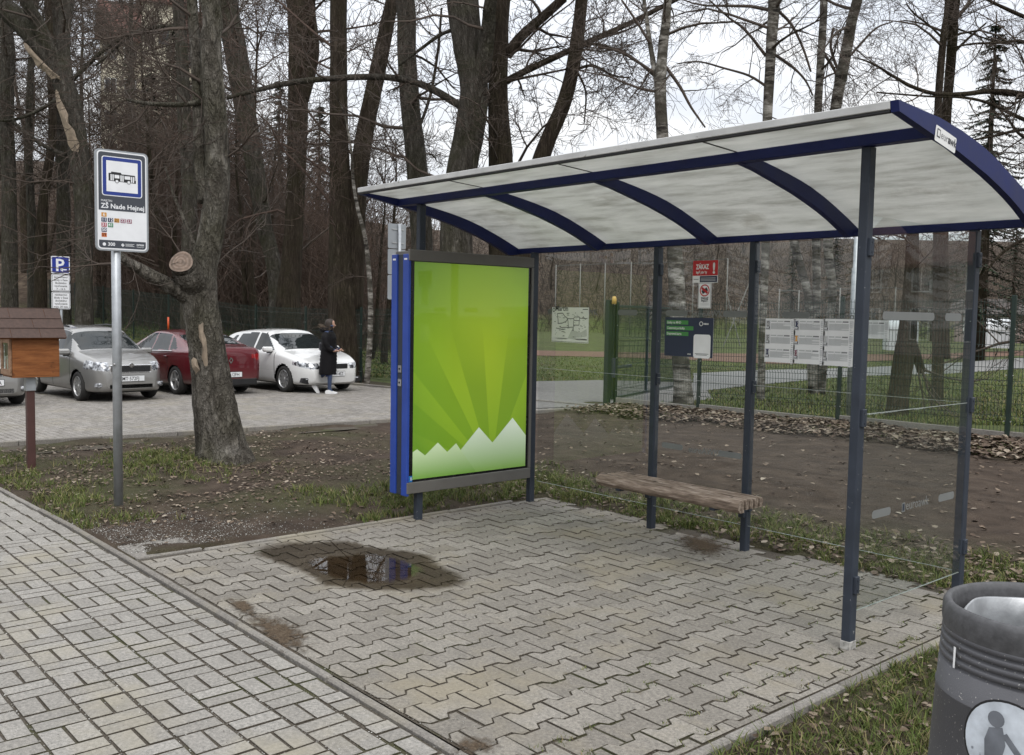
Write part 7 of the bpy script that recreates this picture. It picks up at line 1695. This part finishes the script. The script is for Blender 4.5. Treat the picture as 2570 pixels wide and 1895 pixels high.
# fallen leaves
X_, Y_ = scatter(42000, -12.6, 2.0, 12.0, 13.96, lambda x, y: ss(12.1, 13.0, y)*(.45+.55*vnoise(x, y, 2.2))); leaves('leaves', 'drift of dry brown leaves along the foot of the fence', X_, Y_, .05, .11, .08)
X_, Y_ = scatter(13000, -12.9, -6.4, 2.3, 7.0, lambda x, y: .75*(vnoise(x, y, 1.9) > .35)*(1-ss(4.6, 7.0, y)*.7)*(1-.75*ss(-8.4, -7.2, x))); leaves('leaves', 'dry leaves scattered over the earth around the lopped tree', X_, Y_, .015, .05, .015)
X_, Y_ = scatter(9000, -7.8, -.5, 5.6, 7.5, lambda x, y: (.30+.5*ss(-4.5, -2.6, x))*(1-ss(6.9, 7.5, y))); leaves('leaves', 'dry leaves lying in the weeds behind the shelter', X_, Y_, .025, .06, .03)
X_, Y_ = scatter(4500, -2.15, -.3, 2.3, 6.4, lambda x, y: .75+0*x); leaves('leaves', 'dry leaves in the rough grass beside the litter bin', X_, Y_, .015, .045, .02)
n = 900; leaves('leaves', 'few dry leaves strewn over the bare earth path', rng.uniform(-12, -1, n), rng.uniform(7.2, 12.3, n), .03, .07, .004)
# grit
n = 9000; X_ = rng.uniform(-9.8, -1.5, n); Y_ = SW_Y-rng.random(n)**1.2*2.3; Zp_ = np.array([terrain(a, b) for a, b in zip(X_, Y_)])
pebbles('grit', 'fine pale grit spread over the street pavement', X_, Y_, Zp_-.0015, .0012, .0042)
ks_ = rng.integers(-16, 6, 7000); X_ = rng.uniform(-9.8, -1.5, 7000); Y_ = SY0+ks_*CY+rng.normal(0, .004, 7000); k = (Y_ < SW_Y) & (Y_ > -.5); pebbles('grit', 'pale grit caught in the joints of the street pavement', X_[k], Y_[k], np.array([terrain(a, 0) for a in X_[k]])-.007, .003, .006)
n = 4500; X_ = rng.uniform(PADX0, PADX1, n); Y_ = PADY0+rng.random(n)**1.6*3.6; pebbles('grit', 'pale grit strewn over the shelter pad', X_, Y_, 0*X_-.001, .0012, .0042)
n = 3400; X_ = -6.5-np.abs(rng.normal(0, .75, n)); Y_ = 2.25+np.abs(rng.normal(0, .75, n)); k = (X_ > -9.5); X_, Y_ = X_[k], Y_[k]; sl = (X_ > -6.79) & (Y_ < 2.70); pebbles('gravel', 'loose pale gravel on the bare earth at the corner of the pad', X_, Y_, np.where(sl, .006, zground(X_, Y_)), .002, .0075)
